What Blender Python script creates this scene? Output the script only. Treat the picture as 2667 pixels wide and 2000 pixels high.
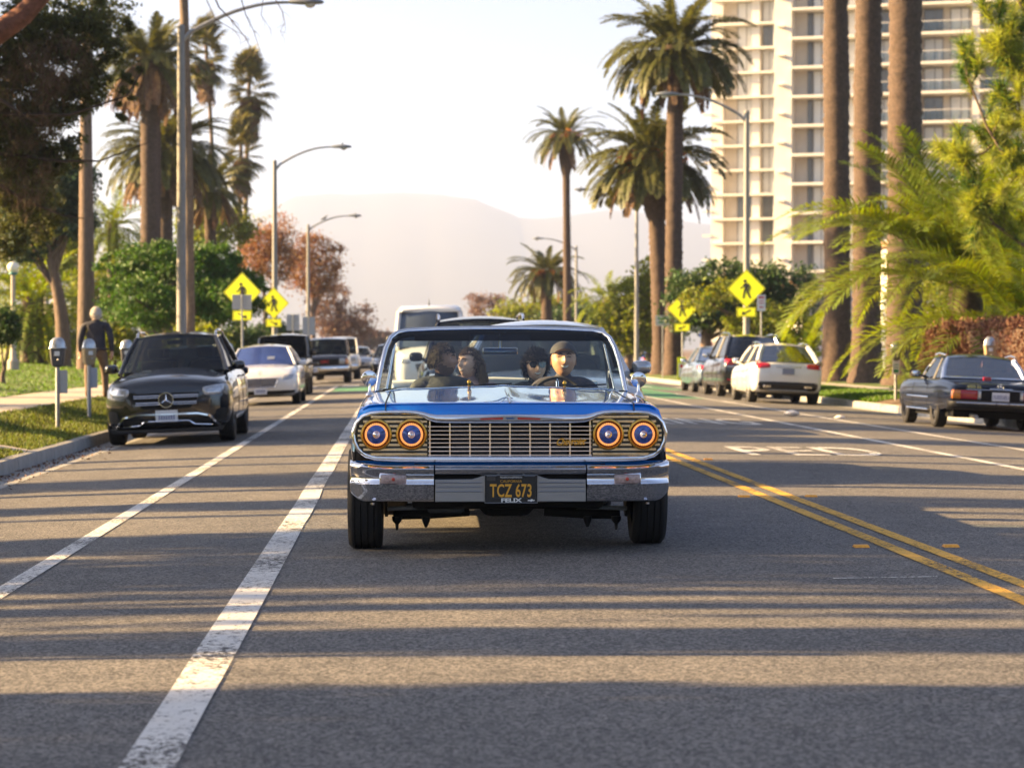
import bpy, bmesh, math, random
import numpy as np
from mathutils import Vector, Matrix, Euler
from mathutils.bvhtree import BVHTree
R = math.radians
for o in list(bpy.data.objects): bpy.data.objects.remove(o)
SC = bpy.context.scene
COL = SC.collection

# ------------------------------------------------------------------ camera
FPX, HOR, VPU, CAMZ = 6300.0, 908.0, 1037.0, 1.27        # in pixels of a 2667 x 2000 frame
YAW = math.atan((1333.5 - VPU) / FPX); PITCH = math.atan((1000 - HOR) / FPX)
cam = bpy.data.cameras.new('Camera'); cam_o = bpy.data.objects.new('Camera', cam); COL.objects.link(cam_o)
cam_o.location = (0, 0, CAMZ); cam_o.rotation_euler = (R(90) - PITCH, 0, -YAW)
cam.sensor_fit = 'HORIZONTAL'; cam.sensor_width = 36; cam.lens = 36 * FPX / 2667
cam.clip_start = 0.2; cam.clip_end = 30000
cam.dof.use_dof = True; cam.dof.focus_distance = 15.6; cam.dof.aperture_fstop = 4.0; cam.dof.aperture_blades = 0
SC.camera = cam_o
CAMROT = Euler((R(90) - PITCH, 0, -YAW)).to_matrix()

# ------------------------------------------------------------------ sky, sun, exposure
SUN_EL, SUN_A = R(21.0), R(8.0)          # low sun from the left, a little beyond square to the road
sdir = Vector((-math.cos(SUN_EL) * math.cos(SUN_A), math.cos(SUN_EL) * math.sin(SUN_A), math.sin(SUN_EL)))
W = bpy.data.worlds.new('World'); SC.world = W; W.use_nodes = True
nt = W.node_tree; nt.nodes.clear()
sky = nt.nodes.new('ShaderNodeTexSky'); sky.sky_type = 'NISHITA'; sky.sun_disc = False
sky.sun_elevation = SUN_EL; sky.sun_rotation = math.atan2(sdir.x, sdir.y)
sky.air_density = 0.55; sky.dust_density = 1.8; sky.ozone_density = 1.0
bg = nt.nodes.new('ShaderNodeBackground'); bg.inputs[1].default_value = 0.05
wo = nt.nodes.new('ShaderNodeOutputWorld')
nt.links.new(sky.outputs[0], bg.inputs[0]); nt.links.new(bg.outputs[0], wo.inputs[0])
sun = bpy.data.lights.new('Sun', 'SUN'); sun.energy = 5.0; sun.angle = R(0.53); sun.color = (1.0, 0.665, 0.30)
sun_o = bpy.data.objects.new('Sun', sun); COL.objects.link(sun_o)
sun_o.location = (-40, 20, 40); sun_o.rotation_euler = (-sdir).to_track_quat('-Z', 'Y').to_euler()
SC.view_settings.view_transform = 'Standard'; SC.view_settings.look = 'None'
SC.view_settings.exposure = 2.68; SC.view_settings.gamma = 1.0; SC.view_settings.use_curve_mapping = False
SC.render.engine = 'CYCLES'
SC.cycles.use_denoising = True
SC.cycles.max_bounces = 8; SC.cycles.transparent_max_bounces = 24; SC.cycles.volume_bounces = 0
SC.cycles.caustics_reflective = False; SC.cycles.caustics_refractive = False
SC.cycles.sample_clamp_indirect = 6.0

# ------------------------------------------------------------------ pixel -> place helpers
def ray(u, v):
    return CAMROT @ Vector(((u - 1333.5) / FPX, (1000 - v) / FPX, -1.0))
def at(u, v, Y):                       # the point at depth Y (along the street) seen at that pixel
    d = ray(u, v); t = Y / d.y
    return Vector((d.x * t, Y, CAMZ + d.z * t))
def X_(u, Y): return at(u, HOR, Y).x
def Z_(u, v, Y): return at(u, v, Y).z
CROWN = 3.25
def gz(x): return -0.0030 * min(abs(x - CROWN), 8.4) ** 2     # road camber
CURB_L, CURB_R = -4.5, 11.4

# ------------------------------------------------------------------ materials
MATS = {}
def mat(name, col, rough=0.6, metal=0.0, var=0.0, scale=8.0, bump=0.0, bscale=None, coat=0.0, emit=0.0, spec=0.5, col2=None,
        trans=0.0, island=0.0, det=6.0, coords='Object', stretch=None, aniso=None):
    if name in MATS: return MATS[name]
    m = bpy.data.materials.new(name); m.use_nodes = True; n = m.node_tree; N = n.nodes; L = n.links
    p = N['Principled BSDF']; out = N['Material Output']
    c = (*col, 1)
    p.inputs['Base Color'].default_value = c; p.inputs['Roughness'].default_value = rough; p.inputs['Metallic'].default_value = metal
    p.inputs['Specular IOR Level'].default_value = spec
    if coat: p.inputs['Coat Weight'].default_value = coat; p.inputs['Coat Roughness'].default_value = 0.03
    if emit: p.inputs['Emission Color'].default_value = c; p.inputs['Emission Strength'].default_value = emit
    tc = N.new('ShaderNodeTexCoord'); vec = tc.outputs[coords]
    if stretch:
        mp = N.new('ShaderNodeMapping'); mp.inputs['Scale'].default_value = stretch
        L.new(vec, mp.inputs['Vector']); vec = mp.outputs[0]
    src = None
    if var or col2:
        t = N.new('ShaderNodeTexNoise'); t.inputs['Scale'].default_value = scale; t.inputs['Detail'].default_value = det; t.inputs['Roughness'].default_value = 0.65
        L.new(vec, t.inputs['Vector'])
        r = N.new('ShaderNodeValToRGB'); r.color_ramp.elements[0].position = 0.3; r.color_ramp.elements[1].position = 0.7
        if col2:
            r.color_ramp.elements[0].color = c; r.color_ramp.elements[1].color = (*col2, 1)
        else:
            r.color_ramp.elements[0].color = tuple(max(0, x * (1 - var)) for x in col) + (1,)
            r.color_ramp.elements[1].color = tuple(min(1, x * (1 + var)) for x in col) + (1,)
        L.new(t.outputs['Fac'], r.inputs[0]); src = r.outputs[0]
        mr = N.new('ShaderNodeMapRange'); mr.inputs[3].default_value = max(0, rough - 0.1 * min(1, var * 3)); mr.inputs[4].default_value = min(1, rough + 0.1 * min(1, var * 3))
        L.new(t.outputs['Fac'], mr.inputs[0]); L.new(mr.outputs[0], p.inputs['Roughness'])
    if island:
        g = N.new('ShaderNodeNewGeometry'); hs = N.new('ShaderNodeHueSaturation')
        a = N.new('ShaderNodeMapRange'); a.inputs[3].default_value = 1 - island; a.inputs[4].default_value = 1 + island
        L.new(g.outputs['Random Per Island'], a.inputs[0]); L.new(a.outputs[0], hs.inputs['Value'])
        b = N.new('ShaderNodeMapRange'); b.inputs[3].default_value = 0.5 - island * 0.06; b.inputs[4].default_value = 0.5 + island * 0.05
        L.new(g.outputs['Random Per Island'], b.inputs[0]); L.new(b.outputs[0], hs.inputs['Hue'])
        if src: L.new(src, hs.inputs['Color'])
        else: hs.inputs['Color'].default_value = c
        src = hs.outputs[0]
    if src: L.new(src, p.inputs['Base Color'])
    if bump:
        t2 = N.new('ShaderNodeTexNoise'); t2.inputs['Scale'].default_value = bscale or scale * 3; t2.inputs['Detail'].default_value = 4
        L.new(vec, t2.inputs['Vector'])
        bp = N.new('ShaderNodeBump'); bp.inputs['Strength'].default_value = bump; bp.inputs['Distance'].default_value = 0.02
        L.new(t2.outputs['Fac'], bp.inputs['Height']); L.new(bp.outputs[0], p.inputs['Normal'])
    if trans:
        tr = N.new('ShaderNodeBsdfTranslucent'); mx = N.new('ShaderNodeMixShader'); mx.inputs[0].default_value = trans
        h2 = N.new('ShaderNodeHueSaturation'); h2.inputs['Hue'].default_value = 0.485; h2.inputs['Saturation'].default_value = 1.15; h2.inputs['Value'].default_value = 1.5
        if src: L.new(src, h2.inputs['Color'])
        else: h2.inputs['Color'].default_value = c
        L.new(h2.outputs[0], tr.inputs['Color'])
        L.new(p.outputs[0], mx.inputs[1]); L.new(tr.outputs[0], mx.inputs[2]); L.new(mx.outputs[0], out.inputs['Surface'])
    MATS[name] = m; return m

def glass(name, tint, refl=1.0, rough=0.0, spec_col=(1, 1, 1)):
    """thin pane: tinted see-through plus a fresnel reflection"""
    if name in MATS: return MATS[name]
    m = bpy.data.materials.new(name); m.use_nodes = True; n = m.node_tree; N = n.nodes; L = n.links
    N.remove(N['Principled BSDF']); out = N['Material Output']
    t = N.new('ShaderNodeBsdfTransparent'); t.inputs[0].default_value = (*tint, 1)
    g = N.new('ShaderNodeBsdfGlossy'); g.inputs['Roughness'].default_value = rough; g.inputs[0].default_value = (*spec_col, 1)
    f = N.new('ShaderNodeFresnel'); f.inputs[0].default_value = 1.5
    k = N.new('ShaderNodeMath'); k.operation = 'MULTIPLY'; k.inputs[1].default_value = refl; k.use_clamp = True
    L.new(f.outputs[0], k.inputs[0])
    mx = N.new('ShaderNodeMixShader'); L.new(k.outputs[0], mx.inputs[0]); L.new(t.outputs[0], mx.inputs[1]); L.new(g.outputs[0], mx.inputs[2])
    L.new(mx.outputs[0], out.inputs['Surface'])
    MATS[name] = m; return m

# ------------------------------------------------------------------ objects
def tag(o, label=None, cat=None, group=None, kind=None):
    if label: o['label'] = label
    if cat: o['category'] = cat
    if group: o['group'] = group
    if kind: o['kind'] = kind
    return o
def thing(name, label, cat, loc=(0, 0, 0), rz=0.0, group=None, ry=0.0):
    o = bpy.data.objects.new(name, None); COL.objects.link(o); o.empty_display_size = 0.3
    o.location = loc; o.rotation_euler = (0, ry, rz)
    return tag(o, label, cat, group)
KIDS = {}
def link(o, parent=None):
    COL.objects.link(o)
    if parent is not None:
        o.parent = parent; KIDS.setdefault(parent, []).append(o)
    return o
def inst(name, mesh, parent=None, loc=(0, 0, 0), rot=(0, 0, 0), sc=(1, 1, 1)):
    o = bpy.data.objects.new(name, mesh); link(o, parent)
    o.location = loc; o.rotation_euler = rot; o.scale = sc if hasattr(sc, '__len__') else (sc,) * 3
    return o
def copy_tree(o, parent=None):
    c = o.copy(); link(c, parent)
    for k in list(KIDS.get(o, [])): copy_tree(k, c)
    return c

class MB:
    def __init__(s): s.v = []; s.f = []; s.mi = []
    def add(s, vs, fs, mi=0):
        b = len(s.v); s.v += [tuple(p) for p in vs]; s.f += [tuple(b + i for i in f) for f in fs]; s.mi += [mi] * len(fs); return s
    def box(s, x0, x1, y0, y1, z0, z1, mi=0, M=None):
        vs = [(x, y, z) for z in (z0, z1) for y in (y0, y1) for x in (x0, x1)]
        if M is not None: vs = [M @ Vector(p) for p in vs]
        return s.add(vs, [(0, 2, 3, 1), (4, 5, 7, 6), (0, 1, 5, 4), (2, 6, 7, 3), (0, 4, 6, 2), (1, 3, 7, 5)], mi)
    def loft(s, rings, closed=True, cap=True, mi=0, wrap=False):
        n = len(rings[0]); vs = [p for r in rings for p in r]; fs = []
        m = len(rings)
        for i in range(m if wrap else m - 1):
            a = i * n; b = ((i + 1) % m) * n
            for j in range(n if closed else n - 1):
                k = (j + 1) % n
                fs.append((a + j, a + k, b + k, b + j))
        if cap and closed and not wrap:
            fs.append(tuple(range(n - 1, -1, -1))); fs.append(tuple(range((m - 1) * n, m * n)))
        return s.add(vs, fs, mi)
    def tube(s, pts, r, n=8, cap=True, mi=0, wrap=False, flat=None):
        pts = [Vector(p) for p in pts]; m = len(pts)
        rr = r if hasattr(r, '__len__') else [r] * m
        rings = []; prev = None
        for i, p in enumerate(pts):
            if wrap: d = pts[(i + 1) % m] - pts[i - 1]
            else: d = pts[min(i + 1, m - 1)] - pts[max(i - 1, 0)]
            d = d.normalized() if d.length > 1e-9 else Vector((0, 0, 1))
            if prev is None:
                a = Vector((0, 0, 1)) if abs(d.z) < 0.9 else Vector((0, 1, 0))
                x = d.cross(a).normalized()
            else:
                x = prev - d * prev.dot(d); x = x.normalized() if x.length > 1e-9 else d.orthogonal().normalized()
            prev = x; y = d.cross(x)
            fx, fy = flat or (1, 1)
            rings.append([p + (x * math.cos(2 * math.pi * k / n) * fx + y * math.sin(2 * math.pi * k / n) * fy) * rr[i] for k in range(n)])
        return s.loft(rings, True, cap, mi, wrap)
    def lathe(s, prof, n=16, M=None, mi=0, cap=True):
        """profile of (r, h) turned about local z"""
        rings = [[Vector((r * math.cos(2 * math.pi * k / n), r * math.sin(2 * math.pi * k / n), h)) for k in range(n)] for r, h in prof]
        if M is not None: rings = [[M @ p for p in r] for r in rings]
        return s.loft(rings, True, cap, mi)
    def prism(s, poly, d0, d1, plane='xz', mi=0, M=None):
        f = {'xz': lambda a, b, d: (a, d, b), 'xy': lambda a, b, d: (a, b, d), 'yz': lambda a, b, d: (d, a, b)}[plane]
        n = len(poly); vs = [Vector(f(a, b, d)) for d in (d0, d1) for a, b in poly]
        if M is not None: vs = [M @ p for p in vs]
        return s.add(vs, [tuple(range(n)), tuple(range(2 * n - 1, n - 1, -1))] + [(i, i + n, (i + 1) % n + n, (i + 1) % n) for i in range(n)], mi)
    def grid(s, rows, mi=0):
        return s.loft(rows, closed=False, cap=False, mi=mi)
    def mesh(s, name, mats, smooth=35, bevel=0.0, recalc=True, seg=2):
        me = bpy.data.meshes.new(name); me.from_pydata(s.v, [], s.f)
        for m in (mats if isinstance(mats, (list, tuple)) else [mats]): me.materials.append(m)
        if any(s.mi): me.polygons.foreach_set('material_index', s.mi)
        if bevel or recalc:
            bm = bmesh.new(); bm.from_mesh(me)
            if recalc: bmesh.ops.recalc_face_normals(bm, faces=bm.faces)
            if bevel:
                es = [e for e in bm.edges if len(e.link_faces) == 2 and e.calc_face_angle(0) > R(32)]
                bmesh.ops.bevel(bm, geom=es, offset=bevel, segments=seg, affect='EDGES', profile=0.5, clamp_overlap=True)
            bm.to_mesh(me); bm.free()
        if smooth:
            me.polygons.foreach_set('use_smooth', [True] * len(me.polygons)); me.set_sharp_from_angle(angle=R(smooth))
        me.update(); return me
    def build(s, name, m, parent=None, smooth=35, bevel=0.0, recalc=True, loc=None, rot=None, seg=2):
        o = bpy.data.objects.new(name, s.mesh(name, m, smooth, bevel, recalc, seg)); link(o, parent)
        if loc is not None: o.location = loc
        if rot is not None: o.rotation_euler = rot
        return o

def quads_mesh(name, V, m, k=4, smooth=False):
    """V: (N, k, 3) array of loose faces -> mesh"""
    V = np.asarray(V, dtype=np.float32); n = len(V)
    me = bpy.data.meshes.new(name); me.vertices.add(n * k); me.vertices.foreach_set('co', V.ravel())
    me.loops.add(n * k); me.loops.foreach_set('vertex_index', np.arange(n * k, dtype=np.int32))
    me.polygons.add(n); me.polygons.foreach_set('loop_start', np.arange(0, n * k, k, dtype=np.int32))
    me.materials.append(m); me.update(calc_edges=True); me.validate(); return me

def struct(name, mb, m, parent=None, **k):
    o = mb.build(name, m, parent, **k)
    if parent is None: o['kind'] = 'structure'
    return o
def text_mesh(txt, size, m, depth=0.002, shear=0.0, sx=1.0, spacing=1.0, font=None, offset=0.0):
    c = bpy.data.curves.new('text', 'FONT'); c.body = txt; c.size = size; c.align_x = 'CENTER'; c.align_y = 'CENTER'
    c.extrude = depth; c.shear = shear; c.space_character = spacing; c.resolution_u = 3; c.offset = offset
    o = bpy.data.objects.new('text', c); COL.objects.link(o)
    bpy.context.view_layer.update()
    me = bpy.data.meshes.new_from_object(o.evaluated_get(bpy.context.evaluated_depsgraph_get()))
    bpy.data.objects.remove(o); bpy.data.curves.remove(c)
    me.materials.clear(); me.materials.append(m)
    if sx != 1: me.transform(Matrix.Diagonal((sx, 1, 1, 1)))
    return me
def interp(xs, ys, x):
    """monotone cubic through the key points"""
    xs = np.asarray(xs, float); ys = np.asarray(ys, float); x = np.asarray(x, float)
    h = np.diff(xs); d = np.diff(ys) / h; m = np.zeros_like(ys)
    if len(xs) == 2: return np.interp(x, xs, ys)
    for i in range(1, len(xs) - 1):
        m[i] = 0 if d[i - 1] * d[i] <= 0 else 3 * (h[i - 1] + h[i]) / ((2 * h[i] + h[i - 1]) / d[i - 1] + (h[i] + 2 * h[i - 1]) / d[i])
    m[0], m[-1] = d[0], d[-1]
    i = np.clip(np.searchsorted(xs, x) - 1, 0, len(h) - 1); t = np.clip((x - xs[i]) / h[i], 0, 1)
    return (2*t**3 - 3*t**2 + 1) * ys[i] + (t**3 - 2*t**2 + t) * h[i] * m[i] + (-2*t**3 + 3*t**2) * ys[i+1] + (t**3 - t**2) * h[i] * m[i+1]
def tri_noise(x, y, seed=0):
    return (math.sin(x * 1.7 + seed) + math.sin(y * 2.3 + seed * 1.7) + math.sin((x + y) * 1.1 + seed * .6) + math.sin((x - y) * 2.9 + seed)) / 4

# shared materials
chrome = mat('chrome', (0.80, 0.80, 0.82), 0.06, 1.0, var=0.06, scale=30)
black_plastic = mat('black_plastic', (0.012, 0.012, 0.013), 0.45, var=0.2, scale=20)
rubber = mat('tyre_rubber', (0.014, 0.013, 0.013), 0.78, var=0.3, scale=25, bump=0.15)
galv = mat('galvanised_steel', (0.32, 0.33, 0.34), 0.5, 0.7, var=0.15, scale=12)
# ================================================================== the street, kerbs, verges, lawns
def asphalt_mat():
    m = bpy.data.materials.new('asphalt'); m.use_nodes = True; n = m.node_tree; N = n.nodes; L = n.links
    p = N['Principled BSDF']; tc = N.new('ShaderNodeTexCoord')
    def noise(sc, det=5, stretch=None, rough=.6):
        t = N.new('ShaderNodeTexNoise'); t.inputs['Scale'].default_value = sc; t.inputs['Detail'].default_value = det; t.inputs['Roughness'].default_value = rough
        if stretch:
            mp = N.new('ShaderNodeMapping'); mp.inputs['Scale'].default_value = stretch; L.new(tc.outputs['Object'], mp.inputs[0]); L.new(mp.outputs[0], t.inputs['Vector'])
        else: L.new(tc.outputs['Object'], t.inputs['Vector'])
        return t.outputs['Fac']
    def ramp(src, a, b, ca, cb):
        r = N.new('ShaderNodeValToRGB'); r.color_ramp.elements[0].position = a; r.color_ramp.elements[1].position = b
        r.color_ramp.elements[0].color = (*ca, 1); r.color_ramp.elements[1].color = (*cb, 1); L.new(src, r.inputs[0]); return r.outputs[0]
    def mix(mode, f, a, b):
        x = N.new('ShaderNodeMixRGB'); x.blend_type = mode; x.inputs[0].default_value = f; L.new(a, x.inputs[1]); L.new(b, x.inputs[2]); return x.outputs[0]
    vo = N.new('ShaderNodeTexVoronoi'); vo.inputs['Scale'].default_value = 95; L.new(tc.outputs['Object'], vo.inputs['Vector'])
    agg = N.new('ShaderNodeSeparateColor'); L.new(vo.outputs['Color'], agg.inputs[0])
    stones = ramp(agg.outputs[0], .25, .95, (.054, .053, .052), (.265, .252, .236))       # chips of aggregate
    fine = ramp(noise(260, 2), .35, .7, (.72, .72, .72), (1.2, 1.2, 1.2))
    big = ramp(noise(.5, 4, (1, .25, 1)), .3, .7, (.80, .80, .82), (1.14, 1.12, 1.10))    # tyre-polished lengths
    med = ramp(noise(3.2, 6), .3, .72, (.82, .82, .82), (1.13, 1.12, 1.1))
    c = mix('MULTIPLY', 1, mix('MULTIPLY', 1, mix('MULTIPLY', 1, stones, fine), big), med)
    wv = N.new('ShaderNodeTexVoronoi'); wv.feature = 'DISTANCE_TO_EDGE'; wv.inputs['Scale'].default_value = .30
    wm = N.new('ShaderNodeMapping'); wm.inputs['Scale'].default_value = (1, .5, 1)
    wn = N.new('ShaderNodeTexNoise'); wn.inputs['Scale'].default_value = 1.2; wn.inputs['Detail'].default_value = 5
    L.new(tc.outputs['Object'], wn.inputs['Vector']); wa = N.new('ShaderNodeMixRGB'); wa.inputs[0].default_value = .35
    L.new(tc.outputs['Object'], wa.inputs[1]); L.new(wn.outputs['Color'], wa.inputs[2]); L.new(wa.outputs[0], wm.inputs[0]); L.new(wm.outputs[0], wv.inputs['Vector'])
    crack = ramp(wv.outputs['Distance'], .0015, .004, (.55, .55, .55), (1, 1, 1))
    c = mix('MULTIPLY', .6, c, crack)
    L.new(c, p.inputs['Base Color']); p.inputs['Roughness'].default_value = .82; p.inputs['Specular IOR Level'].default_value = .35
    bp = N.new('ShaderNodeBump'); bp.inputs['Strength'].default_value = .5; bp.inputs['Distance'].default_value = .004
    ad = N.new('ShaderNodeMath'); ad.operation = 'ADD'; L.new(agg.outputs[1], ad.inputs[0]); L.new(noise(120, 3), ad.inputs[1])
    L.new(ad.outputs[0], bp.inputs['Height']); L.new(bp.outputs[0], p.inputs['Normal'])
    return m
def paint_mat(name, col, wear=.5):
    """road paint, chipped through to the asphalt"""
    m = mat(name, col, .7, var=.12, scale=6, bump=.25, bscale=160)
    n = m.node_tree; N = n.nodes; L = n.links; out = N['Material Output']; p = N['Principled BSDF']
    tc = N.new('ShaderNodeTexCoord'); t = N.new('ShaderNodeTexNoise'); t.inputs['Scale'].default_value = 34; t.inputs['Detail'].default_value = 5; t.inputs['Roughness'].default_value = .7
    t2 = N.new('ShaderNodeTexNoise'); t2.inputs['Scale'].default_value = .9; t2.inputs['Detail'].default_value = 3
    L.new(tc.outputs['Object'], t.inputs['Vector']); L.new(tc.outputs['Object'], t2.inputs['Vector'])
    k = N.new('ShaderNodeMath'); k.operation = 'MULTIPLY_ADD'; k.inputs[1].default_value = .45; L.new(t2.outputs['Fac'], k.inputs[0]); L.new(t.outputs['Fac'], k.inputs[2])
    r = N.new('ShaderNodeValToRGB'); r.color_ramp.elements[0].position = .62 + .12 * (1 - wear) + .06; r.color_ramp.elements[1].position = r.color_ramp.elements[0].position + .04
    L.new(k.outputs[0], r.inputs[0])
    tr = N.new('ShaderNodeBsdfTransparent'); mx = N.new('ShaderNodeMixShader')
    L.new(r.outputs[0], mx.inputs[0]); L.new(p.outputs[0], mx.inputs[1]); L.new(tr.outputs[0], mx.inputs[2]); L.new(mx.outputs[0], out.inputs['Surface'])
    return m
asph = asphalt_mat()
white_paint = paint_mat('white_road_paint', (.62, .60, .56), .35)
yellow_paint = paint_mat('yellow_road_paint', (.66, .36, .035), .3)
green_paint = paint_mat('green_road_paint', (.10, .33, .16), .6)
concrete = mat('concrete', (.27, .26, .24), .85, var=.22, scale=3.5, bump=.3, bscale=60)
gutter_m = mat('gutter_concrete', (.27, .265, .25), .85, var=.28, scale=2.2, bump=.3, bscale=50)
path_m = mat('path_concrete', (.42, .36, .29), .88, var=.15, scale=2.5, bump=.25, bscale=45)
soil = mat('soil', (.13, .085, .055), .95, var=.35, scale=5, bump=.6, bscale=40)
lawn_m = mat('lawn', (.055, .11, .012), .9, scale=.8, col2=(.11, .13, .022), bump=1.0, bscale=45)
verge_m = mat('dry_verge', (.07, .095, .02), .92, scale=1.4, col2=(.14, .125, .045), bump=1.0, bscale=45)
scrub = mat('hill_scrub', (.05, .052, .05), .95, scale=.004, col2=(.075, .07, .06))

YS = [-380, -120, -40, -14, 0, 6, 12, 18, 26, 36, 50, 70, 95, 130, 200, 350, 700]
def strip(xs, zs, ys=YS, mbk=None):
    m = mbk or MB(); m.grid([[(x, y, z) for x, z in zip(xs, zs)] for y in ys]); return m
big = MB(); big.grid([[(x, y, -.42) for x in (-10500, -400, 400, 10500)] for y in (-400, 700, 12400)])
struct('ground', big, soil, smooth=0)
rx = [CURB_L + .45 + (CURB_R - CURB_L - .9) * i / 24 for i in range(25)]
road = strip(rx, [gz(x) for x in rx]); road.grid([[(x, y, gz(CURB_R) + .004) for x in (CURB_R - .45, 20, 60)] for y in (88, 97)])
struct('road', road, asph, recalc=False)
g = strip([CURB_L, CURB_L + .45], [gz(CURB_L), gz(CURB_L + .45) + .002]); struct('gutter_left', g, gutter_m, smooth=0)
for a, b in ((-380, 88), (97, 700)):
    ys = [y for y in YS if a < y < b]; g = strip([CURB_R - .45, CURB_R], [gz(CURB_R - .45) + .002, gz(CURB_R)], [a] + ys + [b])
    struct('gutter_right', g, gutter_m, smooth=0)
# kerbs: cast lengths with joints
ztopL, ztopR = gz(CURB_L) + .16, gz(CURB_R) + .16
def kerb(name, x, side, y0, y1, step=3.0):
    root = bpy.data.objects.new(name, None); COL.objects.link(root); root['kind'] = 'structure'
    w = .16 * side
    prof = [(x, gz(x) - .06), (x + .012 * side, gz(x) + .12), (x + .035 * side, gz(x) + .155), (x + w, gz(x) + .16), (x + w, gz(x) - .06)]
    mb = MB(); mb.loft([[(px, 0, pz) for px, pz in prof], [(px, step - .02, pz) for px, pz in prof]]); me = mb.mesh('kerb_length', concrete, smooth=30)
    y = y0; k = 0
    while y < y1:
        inst('kerb_length', me, root, (0, y, (0.004 if k % 2 else 0)), sc=(1, 1, 1)); y += step; k += 1
    return root
kerb('kerb_left', CURB_L, -1, 14, 150); kerb('kerb_right', CURB_R, 1, 22, 86); kerb('kerb_far_right', CURB_R, 1, 97, 160)
# left: verge, bank, footpath, lawn
xl = [CURB_L - .16, CURB_L - .5, CURB_L - .95, CURB_L - 1.35, CURB_L - 1.75]
zl = [ztopL - .01, ztopL + .05, ztopL + .08, .17, .26]
struct('verge_left', strip(xl, zl), verge_m, smooth=60)
pth = MB(); root = bpy.data.objects.new('footpath_left', None); COL.objects.link(root); root['kind'] = 'structure'
slab = MB(); slab.box(-8.1, -6.2, 0, 1.98, .2, .275); slab = slab.mesh('paving_slab', path_m, smooth=0, bevel=.012)
for i in range(45): inst('paving_slab', slab, root, (0, 14 + 2 * i, .003 * (i % 3)))
def lawn_z(x): return .27 + .058 * max(0, -8.1 - x)
xs = [-8.1, -9, -11, -14, -20, -40, -120]; struct('lawn_left', strip(xs, [lawn_z(x) for x in xs]), lawn_m, smooth=60)
wk = MB(); wk.box(-6.25, CURB_L - .16, 30.2, 30.75, -.05, 0); 
wk = MB(); wk.grid([[(x, y, z + .012) for x, z in zip(xl, zl)] for y in (30.4, 31.0)]); struct('path_strip', wk, path_m)
# right: verge, footpath, bed
xr = [CURB_R + .16, CURB_R + .6, CURB_R + 1.3, CURB_R + 2.0]; zr = [ztopR - .01, .03, .07, .08]
for a, b in ((-380, 86), (97, 700)):
    ys = [a] + [y for y in YS if a < y < b] + [b]
    struct('verge_right', strip(xr, zr, ys), lawn_m if a > 0 else soil, smooth=60)
lw = MB(); lw.grid([[(x, y, z + .012) for x, z in zip(xr, zr)] for y in (58.5, 66, 76, 86)]); struct('lawn_strip_right', lw, lawn_m)
root = bpy.data.objects.new('footpath_right', None); COL.objects.link(root); root['kind'] = 'structure'
slab = MB(); slab.box(CURB_R + 2, CURB_R + 3.4, 0, 1.98, .0, .09); slab = slab.mesh('paving_slab', path_m, smooth=0, bevel=.012)
for i in range(33): inst('paving_slab', slab, root, (0, 20 + 2 * i, .003 * (i % 3)))
for a, b in ((-380, 86), (97, 700)):
    ys = [a] + [y for y in YS if a < y < b] + [b]
    struct('lawn_right', strip([CURB_R + 3.4, 18, 26, 60, 200], [.085, .1, .12, .15, .2], ys), lawn_m if a < 0 else soil, smooth=60)

# ------------------------------------------------------------------ road markings (sheets 4 mm up)
random.seed(5)
def lane_line(name, x, w, m, y0, y1, lift=.006, ragged=0.0):
    mb = MB(); ys = [y0]
    while ys[-1] < y1: ys.append(ys[-1] + (1.1 if ys[-1] < 40 else 8))
    rows = []; off = 0; ww = w
    for i, y in enumerate(ys):
        if ragged and random.random() < .4:
            off = random.uniform(-ragged, ragged); ww = w * random.uniform(1 - ragged * 3, 1 + ragged * 4)
            rows.append([(x + o, y, gz(x + o) + lift) for o in (off - ww / 2, off, off + ww / 2)]); y += .02
        rows.append([(x + o, y, gz(x + o) + lift) for o in (off - ww / 2, off, off + ww / 2)])
    mb.grid(rows); o = mb.build(name, m, smooth=0, recalc=False); o['kind'] = 'structure'
lane_line('bike_lane_line', -2.21, .125, white_paint, -60, 84); lane_line('traffic_lane_line', -.79, .178, white_paint, -60, 84, ragged=.006)
lane_line('traffic_lane_line', 6.75, .13, white_paint, -60, 86); lane_line('bike_lane_line', 8.27, .12, white_paint, -60, 66)
lane_line('centre_line', 3.14, .105, yellow_paint, -60, 84, ragged=.003); lane_line('centre_line', 3.36, .105, yellow_paint, -60, 84, ragged=.003)
for (x0, x1, y0, y1) in ((6.82, 8.2, 64, 100), (-2.1, -.9, 76, 84), (8.4, 9.6, 80, 98)):
    mb = MB(); mb.grid([[(x, y, gz(x) + .004) for x in np.linspace(x0, x1, 5)] for y in (y0, (y0 + y1) / 2, y1)]); o = mb.build('green_bike_lane', green_paint, smooth=0, recalc=False); o['kind'] = 'structure'
for y0 in (85.5, 99):                                     # ladder crossings
    for i in range(10):
        x = CURB_L + 1.0 + i * 1.5; mb = MB(); mb.grid([[(xx, y, gz(xx) + .006) for xx in (x, x + .6)] for y in (y0, y0 + 2.8)]); o = mb.build('crossing_bar', white_paint, smooth=0, recalc=False); o['kind'] = 'structure'
def road_word(txt, x, y, w, h):
    me = text_mesh(txt, 1.0, white_paint, depth=0.0, offset=.009)
    co = np.array([v.co[:] for v in me.vertices]); mn, mx = co.min(0), co.max(0)
    for v in me.vertices:
        v.co.x = x + ((v.co.x - mn[0]) / (mx[0] - mn[0]) - .5) * w; v.co.y = y + ((v.co.y - mn[1]) / (mx[1] - mn[1]) - .5) * h
        v.co.z = gz(v.co.x) + .008
    o = bpy.data.objects.new('road_lettering', me); link(o); o['kind'] = 'structure'
road_word('PED', 5.08, 29.9, 1.75, 2.5); road_word('XING', 5.15, 42.4, 2.1, 3.6)
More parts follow.
